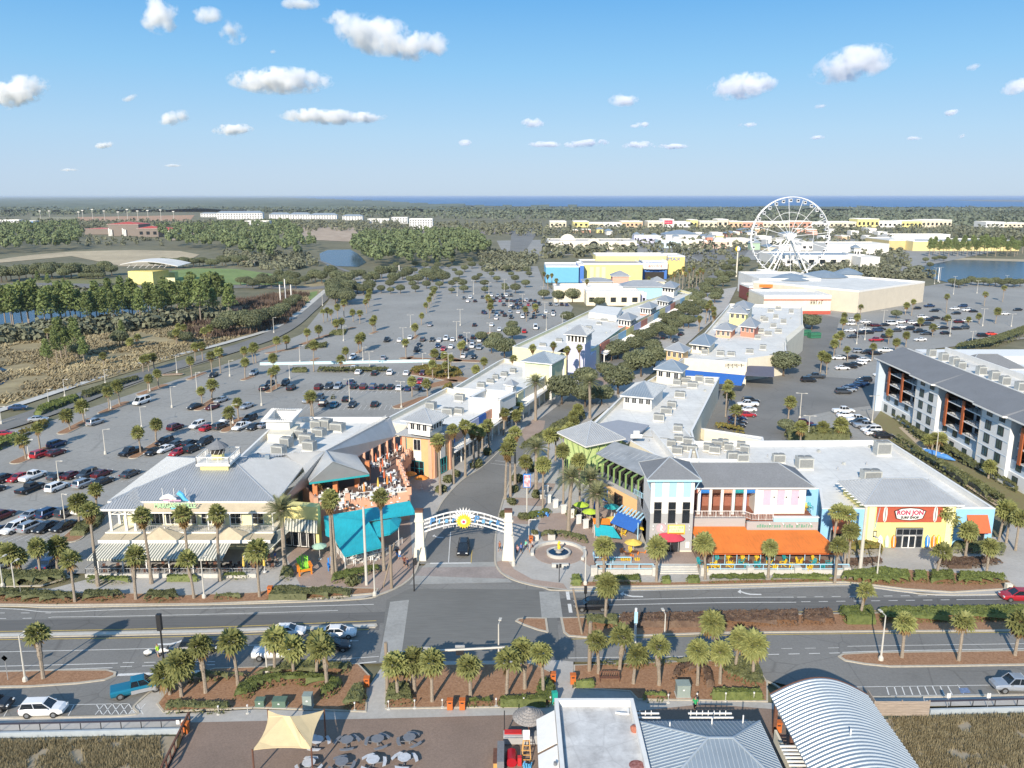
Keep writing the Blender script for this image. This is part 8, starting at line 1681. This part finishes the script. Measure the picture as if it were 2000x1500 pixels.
# ---- hedges and shrub beds
HN='clipped hedge'
H=[([(490,1325),(560,1300),(690,1303),(680,1318),(560,1322),(400,1335),(350,1340),(400,1318)],.8,LEAFB,'low dark ground cover hedge along the near left kerb'),([(455,1372),(462,1352),(495,1332),(580,1325),(640,1330),(672,1338),(660,1360),(628,1372),(622,1358),(640,1346),(560,1342),(505,1352),(482,1374)],1.1,LEAFH,'curved clipped hedge arching round the utility cabinets'),([(664,1388),(690,1345),(712,1348),(718,1368),(706,1390)],1.1,LEAFB,'broad dark shrub mass beside the left beach path'),([(320,1392),(330,1376),(400,1380),(452,1380),(448,1396),(325,1398)],.8,LEAFB,'row of low shrubs along the near left pavement'),([(752,1380),(756,1345),(798,1342),(806,1360),(808,1382)],.9,LEAFB,'dark hedge block at the left end of the middle bed'),([(913,1384),(912,1372),(960,1370),(963,1383)],.7,LEAFH,'short rounded hedge in the middle bed'),([(972,1384),(974,1372),(1044,1368),(1052,1335),(1076,1334),(1086,1350),(1082,1380),(1068,1384)],.9,LEAFH,'hook shaped clipped hedge at the beach path'),([(1120,1346),(1122,1338),(1160,1334),(1166,1346)],.8,LEAFH,'clipped hedge block by the right beach path'),([(1255,1374),(1255,1362),(1302,1360),(1304,1372)],.8,LEAFH,'clipped hedge near the grey green cabinet'),([(1386,1370),(1388,1355),(1488,1356),(1492,1370)],.9,LEAFH,'long clipped hedge in the right near bed'),([(1400,1300),(1450,1288),(1480,1302),(1490,1322),(1494,1345),(1470,1348),(1440,1335),(1410,1325)],.9,LEAFB,'broad ground cover at the tip of the right near bed'),([(1140,1300),(1400,1292),(1410,1302),(1330,1300),(1240,1308),(1180,1304)],.7,LEAFB,'ragged low hedge along the right near kerb'),([(1310,1330),(1318,1310),(1360,1300),(1392,1320),(1396,1345),(1378,1345),(1370,1325),(1340,1318),(1322,1335)],1.0,LEAFR,'arching bare shrubs round the grey green cabinet'),([(1210,1208),(1560,1200),(1560,1225),(1400,1228),(1210,1228)],.9,LEAFR,'brownish hedge mass along the median'),([(1140,1208),(1208,1208),(1208,1228),(1150,1230)],.8,LEAFB,'green hedge section at the median palm'),([(1565,1200),(1625,1198),(1632,1222),(1565,1225)],.9,LEAFR,'reddish brown hedge block on the median'),([(1635,1196),(1705,1195),(1712,1222),(1650,1222)],1.2,LEAFH,'green clipped block under the second median palm'),([(1712,1196),(2100,1190),(2200,1212),(1720,1220)],1.0,LEAFH,'long green hedge on the right of the median'),([(-60,1172),(-60,1155),(60,1160),(160,1168),(150,1178),(110,1182)],1.0,LEAFB,'dark hedge mass at the left road edge'),([(160,1176),(165,1160),(238,1162),(245,1170),(200,1178)],.9,LEAFB,'dark hedge beside the first rough palm'),([(280,1176),(290,1162),(345,1160),(352,1176),(310,1180)],.9,LEAFB,'dark round hedge before the striped awning'),([(418,1174),(420,1166),(470,1164),(475,1172)],.6,LEAFB,'three low shrubs in the mulch'),([(520,1174),(535,1154),(570,1152),(600,1158),(640,1154),(690,1160),(682,1170),(600,1174)],.9,LEAFB,'uneven shrub border before the corner paving'),([(168,1140),(170,1132),(190,1132),(256,1134),(256,1142),(200,1144)],.8,LEAFH,'bright green hedge at the left foot of the terrace'),([(323,1138),(325,1130),(384,1130),(390,1138)],.8,LEAFH,'bright green hedge under the middle of the terrace'),([(434,1134),(436,1126),(482,1126),(484,1135)],.8,LEAFH,'bright green hedge under the right of the terrace'),([(545,1135),(550,1115),(572,1112),(576,1125),(565,1138)],.8,LEAFB,'shrubs round the foot of the date palm'),([(645,1140),(650,1125),(740,1108),(745,1118),(690,1132),(660,1142)],.7,LEAFH,'hedge below the white picket rail'),([(-60,1146),(-60,1122),(60,1124),(130,1124),(130,1140),(40,1146)],1.1,LEAFB,'thick shrubs between the car park and the pavement'),([(135,1048),(150,1030),(196,1003),(206,1008),(198,1028),(165,1048)],.9,LEAFB,'shrubs filling the island beside the yellow restaurant'),([(1114,1146),(1114,1132),(1134,1130),(1138,1146)],.9,LEAFH,'rounded hedge at the plaza corner'),([(1158,1144),(1158,1132),(1250,1130),(1252,1143)],.8,LEAFH,'clipped hedge left of the steps'),([(1290,1142),(1290,1132),(1310,1131),(1312,1142)],.7,LEAFH,'small clipped ball hedge right of the steps'),([(1340,1141),(1340,1131),(1366,1130),(1368,1141)],.7,LEAFH,'second clipped hedge right of the steps'),([(1385,1141),(1386,1129),(1495,1128),(1496,1140)],.75,LEAFH,'long clipped hedge along the terrace wall'),([(1506,1140),(1506,1129),(1600,1128),(1630,1132),(1632,1138)],.75,LEAFH,'clipped hedge at the right end of the terrace wall'),([(1640,1136),(1645,1124),(1720,1116),(1775,1122),(1780,1140),(1720,1146),(1660,1140)],.9,LEAFH,'bright green mounded hedge before the surf shop'),([(1782,1140),(1784,1122),(1810,1124),(1812,1142)],.9,LEAFH,'second mounded hedge before the surf shop'),([(1815,1142),(1815,1122),(1862,1122),(1866,1144)],.9,LEAFH,'third mounded hedge before the surf shop'),([(1868,1142),(1870,1124),(1960,1128),(1968,1140),(1900,1146)],.9,LEAFH,'long mounded hedge at the right end of the surf shop bed'),([(1650,1085),(1652,1070),(1690,1068),(1725,1074),(1722,1086)],1.3,LEAFY,'yellow green shrubs left of the surfboards'),([(1855,1082),(1860,1066),(1910,1064),(1965,1070),(1960,1088),(1920,1084)],1.0,LEAFB,'dark shrubs below the right rust awning'),([(1640,1108),(1650,1095),(1720,1092),(1725,1102),(1670,1112)],.5,LEAFR,'brown ground cover below the surf shop wall'),([(1825,1104),(1840,1092),(1940,1092),(1960,1102),(1900,1112),(1850,1112)],.5,LEAFR,'brown ground cover right of the shop path'),([(0,880),(-60,905),(-60,885),(0,862),(38,852),(42,862)],1.2,LEAFH,'clipped hedge on the perimeter road verge, first from the left'),([(62,842),(66,832),(90,824),(98,830),(84,842)],1.0,LEAFY,'yellowing grasses on the perimeter verge'),([(40,858),(36,850),(56,840),(64,846)],.9,LEAFY,'yellow brown grasses beside the first verge hedge'),([(66,812),(75,800),(100,790),(152,775),(155,782),(110,800),(80,812)],1.1,LEAFH,'clipped hedge on the perimeter road verge, second from the left'),([(158,780),(160,770),(225,748),(270,738),(272,742),(230,756),(170,778)],.9,LEAFB,'long low hedge beside the perimeter road'),([(1055,1048),(1062,1040),(1105,1042),(1145,1052),(1150,1065),(1140,1062),(1090,1048)],.6,LEAFB,'curved hedge behind the fountain ring'),([(1028,1018),(1030,1006),(1070,998),(1078,1003),(1060,1012)],.6,LEAFH,'hedge triangle beside the blue bench'),([(1014,880),(1018,872),(1060,846),(1068,852),(1040,870)],.8,LEAFB,'dark shrubs at the kerb under the date palm'),([(1070,852),(1072,842),(1110,822),(1138,808),(1145,818),(1100,848)],1.6,LEAFB,'tall shrubs along the kerb before the lime building'),([(1352,1000),(1350,1001),(1351,1003)][:0]or[(1395,832),(1398,838),(1455,850),(1452,842),(1420,834)],.9,LEAFY,'yellow shrubs inside the yard wall'),([(1535,862),(1530,850),(1590,846),(1660,850),(1665,862)],1.6,LEAFB,'green shrubs behind the big white roof'),([(1725,800),(1735,795),(1800,850),(1905,905),(1990,950),(1985,965),(1880,905),(1790,860)],1.2,LEAFB,'planting strip along the foot of the hotel'),([(1745,862),(1750,858),(1800,890),(1900,945),(1965,985),(1955,992),(1850,935)],1.6,LEAFB,'bushy hedge between the hotel path and the white roof'),([(1860,688),(1870,680),(1930,668),(2010,640),(2100,620),(2100,632),(2010,655),(1940,680)],2.0,LEAFB,'tall hedge at the edge of the right car park'),([(1660,1006),(1661,1007),(1662,1008)][:0]or[(800,728),(808,720),(850,716),(895,722),(905,735),(860,740)],.9,LEAFY,'yellowing shrub bed beside the shops'),([(862,765),(868,755),(882,750),(884,758)],.8,LEAFY,'yellow bed at the shop corner'),([(620,727),(622,722),(660,722),(760,722),(760,727),(660,728)],.9,LEAFB,'low hedge row across the middle car park'),([(570,728),(571,723),(600,722),(601,728)],.8,LEAFB,'short hedge piece in the middle car park'),([(646,780),(648,776),(655,776),(654,781)],.7,LEAFB,'little shrub by the upper island'),([(595,682),(600,676),(640,672),(636,680)],.8,LEAFB,'shrub island beyond the turquoise kerb'),([(642,655),(650,648),(678,646),(672,655)],.8,LEAFB,'shrub island near the bend palms')]
random.seed(55)
for px,h,m_,lb in H:
 d=abs(P(*px[0]).y);far=d>150;hedge(px,h,lb,m_,step=.3 if not far else .6,dens=34 if not far else 10,size=.11 if not far else .26,edge=.35 if h<1 else .5)
for i,(x,y)in enumerate([(1000,985),(990,1010),(1004,960),(1048,972),(1008,940),(876,942),(892,930),(864,962),(930,912),(952,888),(1020,1013),(690,1143),(1040,920),(1120,1010)]):
 p=P(x,y);t=tag(inst(SHR[i%3],'shrub',None,(p.x,p.y,.02),i,rnd(1.1,1.6)),'low dark shrub at a palm foot, %s from the left beside the avenue'%nth(sorted([1000,990,1004,1048,1008,876,892,864,930,952,1020,690,1040,1120]).index(x)),'shrub','shrubs at the palm feet by the avenue')
for i,(x,y,c_)in enumerate([(1160,1003,.9)][:0]):pass
t=furn('adirondack',P(1060,1008,.1),0,BLP,'blue bench shape on the plaza hedge');t.scale=(2.6,.8,.6);t.name='bench';t['category']='bench'
# == VEHICLES
def lot(rows,where,group,ang=72,dist=None):
 """rows: (x, y, colour+kind[, angle])"""
 o=sorted(rows,key=lambda q:q[0]);cn={}
 for k,q in enumerate(o):
  c_,kd=q[2][0],q[2][1];a=q[3]if len(q)>3 else ang
  key=q[2];cn[key]=cn.get(key,-1)+1;tot=sum(1 for r_ in o if r_[2]==key)
  nm='%s %s'%(PNAME[c_],VN[kd][0]);lb=('the only %s %s'%(nm,where))if tot==1 else '%s, %s such from the left %s'%(nm,nth(cn[key]),where)
  car(q[0],q[1],a+rnd(-2,2)+(180 if random.random()<.4 and len(q)<4 else 0),c_,kd,lb,group,near=q[1]>800)
random.seed(66)
lot([(10,940,'kS'),(37,938,'rC'),(66,936,'wP'),(115,935,'gC'),(142,933,'mC'),(170,932,'gS'),(200,930,'mC'),(255,930,'gC'),(60,960,'kP'),(112,957,'wS'),(165,950,'sS'),(203,945,'kC'),(-12,962,'kC'),(5,1013,'mS'),(66,1010,'sC'),(97,1008,'bS'),(132,1006,'gS'),(165,1000,'wS'),(0,1042,'bC'),(28,1038,'wS'),(62,1035,'sS'),(90,1036,'kC'),(125,1034,'kC'),(8,1107,'sC'),(97,1106,'bC',90),(10,852,'rC',20),(112,872,'bS'),(80,892,'rS'),(110,889,'mC')],'in the lot left of the yellow restaurant','cars in the left lot')
lot([(36,800,'bC',15),(75,823,'sC',15),(187,829,'sS'),(277,789,'wV'),(380,798,'kC'),(415,799,'mC'),(432,785,'sC'),(482,797,'sC'),(343,839,'mS'),(386,835,'wS'),(405,840,'rC'),(430,837,'gS'),(442,824,'wC'),(472,838,'wP'),(488,822,'kS'),(497,838,'kC'),(515,834,'sC'),(255,888,'kP'),(300,887,'kC'),(322,882,'wC'),(322,868,'kS'),(348,888,'rC'),(375,882,'kS'),(372,870,'kC'),(400,868,'kS'),(345,872,'gC')],'in the lot behind the lookout roof','cars in the left lot')
M1=[(417,736,'kC'),(496,732,'sS'),(516,762,'kS'),(527,752,'kC'),(557,752,'kS'),(569,761,'kS'),(623,760,'mS'),(642,759,'gS'),(660,759,'sS'),(685,750,'bC'),(692,758,'kC'),(710,759,'mS'),(729,759,'bS'),(746,759,'kC'),(763,759,'kC'),(780,761,'wC'),(797,762,'bC'),(815,760,'gC'),(832,761,'wC'),(836,750,'wC'),(820,748,'rC'),(825,732,'mC'),(794,732,'wC'),(762,731,'wS'),(732,732,'kC'),(700,730,'wC'),(691,722,'wC'),(728,722,'gC'),(600,785,'sC'),(624,782,'gS'),(632,792,'kS'),(653,794,'tC'),(676,783,'kC'),(688,794,'kC'),(732,793,'kC'),(689,701,'wS'),(749,702,'sC')]
lot(M1,'in the lot before the turquoise kerb','cars in the middle lot',88)
lot([(756,667,'kP'),(814,686,'kP'),(818,677,'kC'),(781,667,'wC'),(801,662,'wC'),(826,666,'gS'),(844,666,'kC'),(858,667,'wC'),(871,664,'wS'),(884,666,'wC'),(900,660,'kC'),(910,667,'bC'),(924,662,'kS'),(936,667,'wC'),(949,663,'kS'),(855,678,'bC'),(866,684,'rC'),(881,680,'wC'),(861,698,'kC'),(922,679,'wS'),(936,682,'sS'),(910,684,'kC'),(922,671,'sC'),(905,698,'wC'),(925,700,'kC'),(947,672,'kC'),(840,637,'sC'),(927,637,'kC'),(960,637,'wC'),(994,636,'wS'),(975,646,'wC'),(1011,645,'kS'),(1024,650,'rS'),(1046,643,'wV'),(976,660,'bC'),(969,624,'wC'),(947,613,'bC')],'in the lot beyond the turquoise kerb','cars in the upper lot',88)
FR=[];random.seed(67)
for y,x0,x1,st_ in((583,905,1000,13),(590,900,1050,13),(589,990,1045,9.5),(597,975,1110,11),(604,1000,1030,12),(611,945,1090,17),(617,968,1090,19),(621,1000,1085,21),(579,960,1010,10)):
 x=x0
 while x<x1:
  if random.random()<.88:FR.append((x+rnd(-2,2),y+rnd(-1,1),random.choice(['kC','kC','kS','wC','wS','bC','gC','sC','gS','kS','rC'])))
  x+=st_
lot(FR,'in the farthest lot','cars in the farthest lot',88)
lot([(1667,628,'wS'),(1663,635,'wC'),(1690,631,'wC'),(1699,637,'kC'),(1711,638,'mC'),(1660,648,'wC'),(1689,646,'wC'),(1681,653,'kC'),(1696,652,'kS'),(1714,648,'bS'),(1726,637,'kC'),(1741,635,'wV'),(1758,631,'wC'),(1772,630,'mC'),(1783,633,'wS'),(1794,637,'kC'),(1808,636,'gS'),(1802,622,'wS'),(1814,627,'kC'),(1827,623,'kC'),(1849,626,'kS'),(1824,609,'kC'),(1867,614,'kC'),(1864,605,'wC'),(1888,608,'wS'),(1901,610,'kC'),(1962,615,'wC'),(1987,607,'kC'),(1761,641,'wC'),(1775,645,'kS'),(1796,650,'kP'),(1808,654,'gC'),(1841,643,'kC'),(1830,641,'wC'),(1847,653,'kC'),(1868,644,'kC'),(1882,643,'gS'),(1873,631,'mS'),(1888,629,'wC'),(1919,658,'kS'),(1936,655,'oC'),(1898,668,'kC'),(1732,660,'kS'),(1711,667,'rP'),(1797,666,'wC'),(1815,600,'bP'),(1790,604,'kC'),(1880,600,'bS'),(1720,645,'kC'),(1750,648,'gC'),(1665,660,'gC')],'in the lot right of the superstore','cars in the right lot',10)
lot([(1728,688,'wP'),(1710,693,'kC'),(1694,691,'kS'),(1678,689,'sS'),(1637,702,'wC'),(1647,701,'kC'),(1670,701,'kC'),(1687,706,'wC'),(1645,722,'wC'),(1660,719,'kS'),(1670,715,'kC'),(1678,712,'wC'),(1579,746,'kS'),(1593,739,'gP'),(1720,735,'wC'),(1687,746,'kS'),(1683,752,'bC'),(1673,756,'bC'),(1660,761,'bC'),(1656,765,'sC'),(1647,769,'gS'),(1647,807,'wP'),(1652,815,'wC'),(1674,824,'wP'),(1676,830,'gS'),(1690,836,'sP'),(1701,844,'wS'),(1708,850,'wC'),(1726,856,'kS'),(1566,832,'mP'),(1593,840,'bC'),(1466,787,'kS'),(1460,794,'wP'),(1460,804,'wC'),(1459,814,'rC'),(1440,821,'bC'),(1440,829,'kC'),(1437,835,'kC')],'in the yard between shops and hotel','cars in the service yard',0)
lot([(1110,782,'wC'),(1270,690,'sC'),(1283,682,'gC'),(1297,662,'kC'),(1315,640,'bS'),(1325,632,'bC'),(1238,722,'kC'),(1305,650,'kS'),(1345,618,'kC'),(1355,610,'wC'),(1330,655,'kC'),(1318,668,'gC'),(1365,598,'wS'),(1340,630,'kS'),(1300,690,'sS')][1:],'parked along the shady avenue','cars parked along the avenue',62)
for x,y,a,c_,kd,lb in[(390,1272,4,'k','S','black sport utility car waiting behind the near palms'),(562,1240,3,'w','C','white car waiting in the lane nearest the median strip'),(661,1243,3,'w','C','white car with a dark roof rack first at the stop line'),(650,1268,3,'k','C','black car first in the middle waiting lane'),(540,1284,3,'w','P','white pickup truck waiting behind the near palms'),(1155,1190,181,'k','S','black car waiting at the right stop line'),(1987,1172,176,'r','S','red car driving at the right edge of the main road'),(905,1078,-90,'k','S','black car driving out under the arch'),(270,1352,25,'t','P','turquoise and grey pickup truck turning into the near lane'),(87,1394,3,'w','S','white sport utility car parked at the left beach pavement'),(1985,1348,178,'s','P','silver pickup truck with a black bed parked at right'),(-18,1385,3,'k','S','dark car at the left edge of the beach parking')]:
 t=car(x,y,a,c_,kd,lb,None,True)
 if c_=='t':part(t,'lower_panel',mat('grey lower paint',(.32,.33,.35),.4,0),lambda b:[b.box((.6,s*.985,.62),(2.6,.04,.45))for s in(-1,1)])
t=empty('motorcycle',P(313,1281,.04),.05,'white motorcycle with a trailer stopped in the near left lanes','motorcycle')
for x in(-1.6,-.1,1.2):part(t,'wheel',TYRE,lambda b:b.tube([(x,-.08,.33),(x,.08,.33)],.33,12));part(t,'rim',RIM,lambda b:b.tube([(x,-.1,.33),(x,.1,.33)],.2,8))
part(t,'body',WHITE,lambda b:(b.tube([(-.3,0,.6),(.2,0,.75),(.7,0,.8),(1.1,0,.7)],[.2,.26,.24,.1],8),b.tube([(-1.9,0,.5),(-1.3,0,.65),(-1.0,0,.5)],[.2,.35,.15],8)));part(t,'handlebar',BLACK,lambda b:b.bar((.9,-.35,1.1),(.9,.35,1.1),.05));boxpart(t,'windscreen',CGL,(1.05,0,1.15),(.06,.4,.4))
person(309,1283,sh_('high visibility yellow',(.45,.75,.05)),sh_('grey cloth',()),'person in a high visibility yellow jacket beside the motorcycle',1.5,.12)
LP=[(206,887,839),(115,942,900),(128,1025,964),(336,796,755),(277,836,795),(96,794,760),(127,775,741),(206,750,722),(346,729,695),(385,765,727),(449,735,704),(511,792,756),(586,707,675),(671,666,637),(709,704,678),(57,897,865),(169,832,808),(217,800,775),(293,765,745),(3,828,795),(415,832,790),(455,828,790),(535,650,620),(566,740,716)]
LD=[(683,785,740),(784,797,745),(722,720,687),(892,665,628),(899,636,604),(957,652,632),(912,672,650),(1067,645,612),(1064,618,590),(994,600,582),(788,678,640),(802,640,615),(826,715,690),(876,740,690),(1173,706,683),(1060,580,560),(985,575,545),(955,575,552),(925,575,548),(893,578,552),(630,597,568),(708,572,545),(1020,595,575),(1098,650,615)]
for grp,arms,wh in((LP,1,'in the left car parks'),(LD,2,'in the upper car parks'),([(1562,818,768),(1578,859,812),(1703,827,773),(1826,904,843),(1673,672,634),(1689,664,632),(1725,632,606),(1855,657,624),(1898,672,647),(1919,637,603),(1975,638,613),(1768,607,585),(1908,573,548),(1862,575,540),(1835,552,522),(1965,558,538),(1710,542,520),(1705,530,515),(1825,555,523),(1660,540,517)],2,'in the right car parks')):
 for k,q in enumerate(sorted(grp)):lamp(*q,'pale %s armed lamp post, %s from the left %s'%('single' if arms==1 else 'double',nth(k),wh),arms)
for x,y,ty,lb in((50,1332,1241,'street lamp on the near left island beside the palm'),(399,1169,1092,'street lamp in the bed before the striped awning'),(6,1147,1100,'street lamp at the left edge of the pavement'),(31,1162,1100,'street lamp beside the orange warning sign'),(522,1317,1260,'street lamp among the palms of the near left bed'),(974,1300,1219,'white street lamp standing behind the middle near bed'),(1720,1291,1202,'street lamp on the near right island'),(1712,1132,1056,'street lamp in the hedge before the surf shop'),(1297,1262,1212,'small pale lamp on the median'),(1143,1143,1076,'thin white pole at the plaza hedge'),(732,1164,1100,'pale lamp post at the corner bed'),(1003,1105,1060,'thin grey pole right of the arch pylon'),(1108,700,640,'lamp post by the lavender tower')):
 lamp(x,y,ty,lb,1,None,rz=1.4 if x<1000 else 1.7)
for k,(x,y,ty)in enumerate([(80,434,412),(98,434,412),(155,434,414),(163,434,411),(182,434,409),(205,434,412),(232,434,414),(250,434,409),(270,434,412),(290,434,411),(315,434,410),(340,434,413)]):
 p=P(x,y-2);h=zat(p.y,ty);t=empty('floodlight_mast',p,0,'tall floodlight mast, %s from the left at the ball fields'%nth(k),'floodlight','ball field floodlights');part(t,'mast',POLE,lambda b:b.tube([(0,0,0),(0,0,h)],.5,5));boxpart(t,'lamp_bank',WHITE,(0,0,h),(5,.8,1.5))
for x,y,ty,lb in((548,590,556,'left of three bare white poles by the thicket'),(558,588,545,'tallest middle one of three white poles by the thicket'),(569,582,556,'right of three bare white poles by the thicket'),(780,540,518,'white pole at the edge of the grove'),(1832,550,523,'tall white mast by the right pond')):post(x,y,ty,lb,m=WHITE,r=(.35,.3),name='bare_pole')
random.seed(21)
for k in range(46):
 x=1090+k*14.2+rnd(-5,5);yb_=random.choice((455,459,463,468,490 if x>1440 and x<1700 else 466));w_=rnd(10,26);ci=random.choice((0,3,3,3,1,4,2));hp=random.random()<.3
 if not(1080<x<1236 and yb_>460):fb('small %s outlet with %s, %s counted from the left across the outlet town'%(cn_[ci],'a hip roof' if hp else 'a flat roof',nth(k)),x,x+w_,yb_-rnd(4.5,8)*(1.5 if yb_>480 else 1),yb_,rnd(14,30),cols[ci],METALB if hp else ROOFW,'outlet_shop',0,1,cat='shop',hipz=3 if hp else 0,group='small outlets round the wheel')
t=empty('turquoise_kerb_wall',(0,0,0),0,'long low pale turquoise wall across the middle car park','wall');part(t,'wall',mat('pale turquoise wall',(.48,.66,.70),.8,.05,1),lambda b:strip(b,P(508,713),P(843,707),0,.9,.5))
for i,(x,y)in enumerate([(1571,655),(1590,660)]):t=empty('dumpster',P(x,y),.2,'green dumpster, %s of two behind the long white roof'%('left','right')[i],'dumpster','green dumpsters');boxpart(t,'bin_body',mat('dumpster green',(.03,.16,.09),.7,.1,2),(0,0,1.1),(4.5,2.6,2.0));boxpart(t,'lid',mat('dumpster green',()),(0,0,2.2),(4.6,2.7,.15));boxpart(t,'rib',BLACK,(0,-1.33,1.1),(4.4,.06,.15))
for i in range(3):t=tag(inst(CARF['V'],'blue_kayak_rack',None,(0,0,0)),'x');bpy.data.objects.remove(t)
t=empty('kayak',P(1822,890,.3),-1.0,'long blue covered kayak lying in the hotel garden','kayak');part(t,'hull',mat('kayak blue',(.08,.25,.60),.5,.1,1),lambda b:b.tube([(-5,0,.3),(-3,0,.5),(0,0,.55),(3,0,.5),(5,0,.3)],[.1,.6,.7,.6,.1],8));part(t,'strap',WHITE,lambda b:(b.box((-2,0,1.1),(.2,1,.1)),b.box((2,0,1.1),(.2,1,.1))))
for lb,x0,x1,yt,yb_,D,m_,rf,hz in[('long low cream shop with a white roof before the cinema',1082,1215,563,590,16,CREAM,ROOFW,0),('white walled low shop with porch columns before the cinema',1145,1250,572,597,14,CREAM,ROOFW,0),('salmon tower with a grey hip roof before the yellow cinema',1196,1228,539,562,10,mat('salmon tower wall',(.68,.38,.30),.85,.05,1),METAL,3),('grey roofed pale shop block left of the salmon tower',1140,1195,550,566,12,CREAM,METAL,2),('long grey roofed pale blue shop above the avenue oaks',1215,1300,560,584,14,LTB,METAL,3),('small cream kiosk with a hip roof before the cinema doors',1272,1298,549,562,8,CREAM,METAL,2.5),('white porch shop with violet bays up the avenue',1215,1262,575,594,8,LAV,ROOFW,0)]:
 fb(lb,x0,x1,yt,yb_,D,m_,rf,'shop',5 if hz==0 else 0,1,cat='shop',hipz=hz)
# == CLOUDS high beyond the haze
CM=bpy.data.materials.new('cloud');CM.use_nodes=True;n=CM.node_tree;n.nodes.clear();N_=n.nodes.new
out=N_('ShaderNodeOutputMaterial');pv=N_('ShaderNodeVolumePrincipled');pv.inputs['Color'].default_value=(1,1,1,1);pv.inputs['Anisotropy'].default_value=0
tc_=N_('ShaderNodeTexCoord');ln=N_('ShaderNodeVectorMath');ln.operation='LENGTH';n.links.new(tc_.outputs['Object'],ln.inputs[0]);gp=N_('ShaderNodeNewGeometry')
def mth(op,a,b_,c=None):
 m_=N_('ShaderNodeMath');m_.operation=op
 for i_,v_ in enumerate((a,b_,c)):
  if v_ is None:continue
  if isinstance(v_,(int,float)):m_.inputs[i_].default_value=v_
  else:n.links.new(v_,m_.inputs[i_])
 return m_.outputs[0]
def nzz(sc_,dt):
 z_=N_('ShaderNodeTexNoise');z_.inputs['Scale'].default_value=sc_;z_.inputs['Detail'].default_value=dt;z_.inputs['Roughness'].default_value=.62;n.links.new(gp.outputs['Position'],z_.inputs['Vector']);return z_.outputs['Fac']
d1=mth('MULTIPLY_ADD',ln.outputs['Value'],-1.0,1.0);d2=mth('MULTIPLY_ADD',nzz(.0095,10),6.2,-3.45);d3=mth('MULTIPLY_ADD',d1,1.5,d2);d3=mth('MINIMUM',d3,mth('MULTIPLY',d1,3,None))
d4=mth('MAXIMUM',d3,0);n.links.new(mth('MULTIPLY',d4,.03),pv.inputs['Density']);n.links.new(pv.outputs[0],out.inputs['Volume'])
SC.cycles.volume_bounces=8;SC.cycles.max_bounces=10;SC.cycles.volume_step_rate=.5;SC.cycles.volume_max_steps=256
import bmesh
bm=bmesh.new();bmesh.ops.create_icosphere(bm,subdivisions=2,radius=1.05);cme=bpy.data.meshes.new('cloud');bm.to_mesh(cme);bm.free();cme.materials.append(CM)
CL=[(310,28,36,34,6,-.8),(405,30,28,16,4,0),(455,60,26,24,4,.3),(735,68,75,36,12,.28),(655,30,28,18,4,0),(820,90,55,26,6,-.2),(590,8,40,10,4,0),(548,158,95,24,12,0),(30,180,62,26,7,-.5),(640,228,90,14,10,.05),(720,228,34,9,4,0),(340,230,34,12,4,-.4),(455,253,38,11,4,-.1),(1450,168,62,24,9,-.2),(1665,125,76,32,11,-.35),(1220,195,32,12,4,0),(1042,240,24,9,3,0),(1990,168,32,14,4,-.4),(1255,243,14,5,2,0),(1460,244,18,5,2,-.1),(1065,282,30,6,3,0),(1145,280,42,7,4,-.1),(1245,283,30,7,3,-.1),(1310,286,32,5,3,0),(1595,268,15,4,2,0),(1785,270,15,4,2,0),(1878,267,14,5,2,-.3),(1855,221,18,6,2,-.3),(1905,130,16,7,2,-.4),(908,279,14,6,2,0),(205,283,18,6,2,-.3),(255,191,16,6,2,-.4),(1600,208,13,5,2,-.4),(340,323,18,3,2,0),(135,332,16,3,2,0),(1240,246,9,4,1,0),(535,101,10,5,1,0)]
random.seed(99)
for k,(cx_,cy,rx_,ry,nb,sl_)in enumerate(sorted(CL)):
 D=5200 if cy<150 else 7500 if cy<240 else 11000
 u,v=(cx_-1000)/F,(750-cy)/F;dy,dz=ct+v*st,-st+v*ct;s_=D/dy;W=rx_/F*s_*1.14;Hh=ry/F*s_*1.15
 o=tag(bpy.data.objects.new('cloud',cme),'%s white cloud %s in the sky, %s cloud counted from the left'%('large' if rx_>60 else 'middle sized' if rx_>25 else 'little','high' if cy<130 else 'mid height' if cy<235 else 'low',nth(k)),'cloud','fair weather clouds')
 link(o);o.location=(u*s_,D,CZ+dz*s_);o.scale=(W,(W+Hh)*.5,Hh);o.rotation_euler=(0,sl_*.6,0)
# == AIR: the faint haze of a sunny day
b=MB();b.box((0,30000,29.5),(130000,62000,62.5));hz=b.build('haze',None);hz.data.materials.clear()
vm_=bpy.data.materials.new('haze');vm_.use_nodes=True;n=vm_.node_tree;n.nodes.clear();o_=n.nodes.new('ShaderNodeOutputMaterial');pv_=n.nodes.new('ShaderNodeVolumePrincipled')
pv_.inputs['Color'].default_value=(.80,.88,1,1);pv_.inputs['Density'].default_value=4.2e-5;pv_.inputs['Anisotropy'].default_value=.2;n.links.new(pv_.outputs[0],o_.inputs[1]);hz.data.materials.append(vm_);tag(hz,kind='stuff')
# -- patterns used only to make copies are not part of the place
for o in PROTOS:
 bpy.data.objects.remove(o)
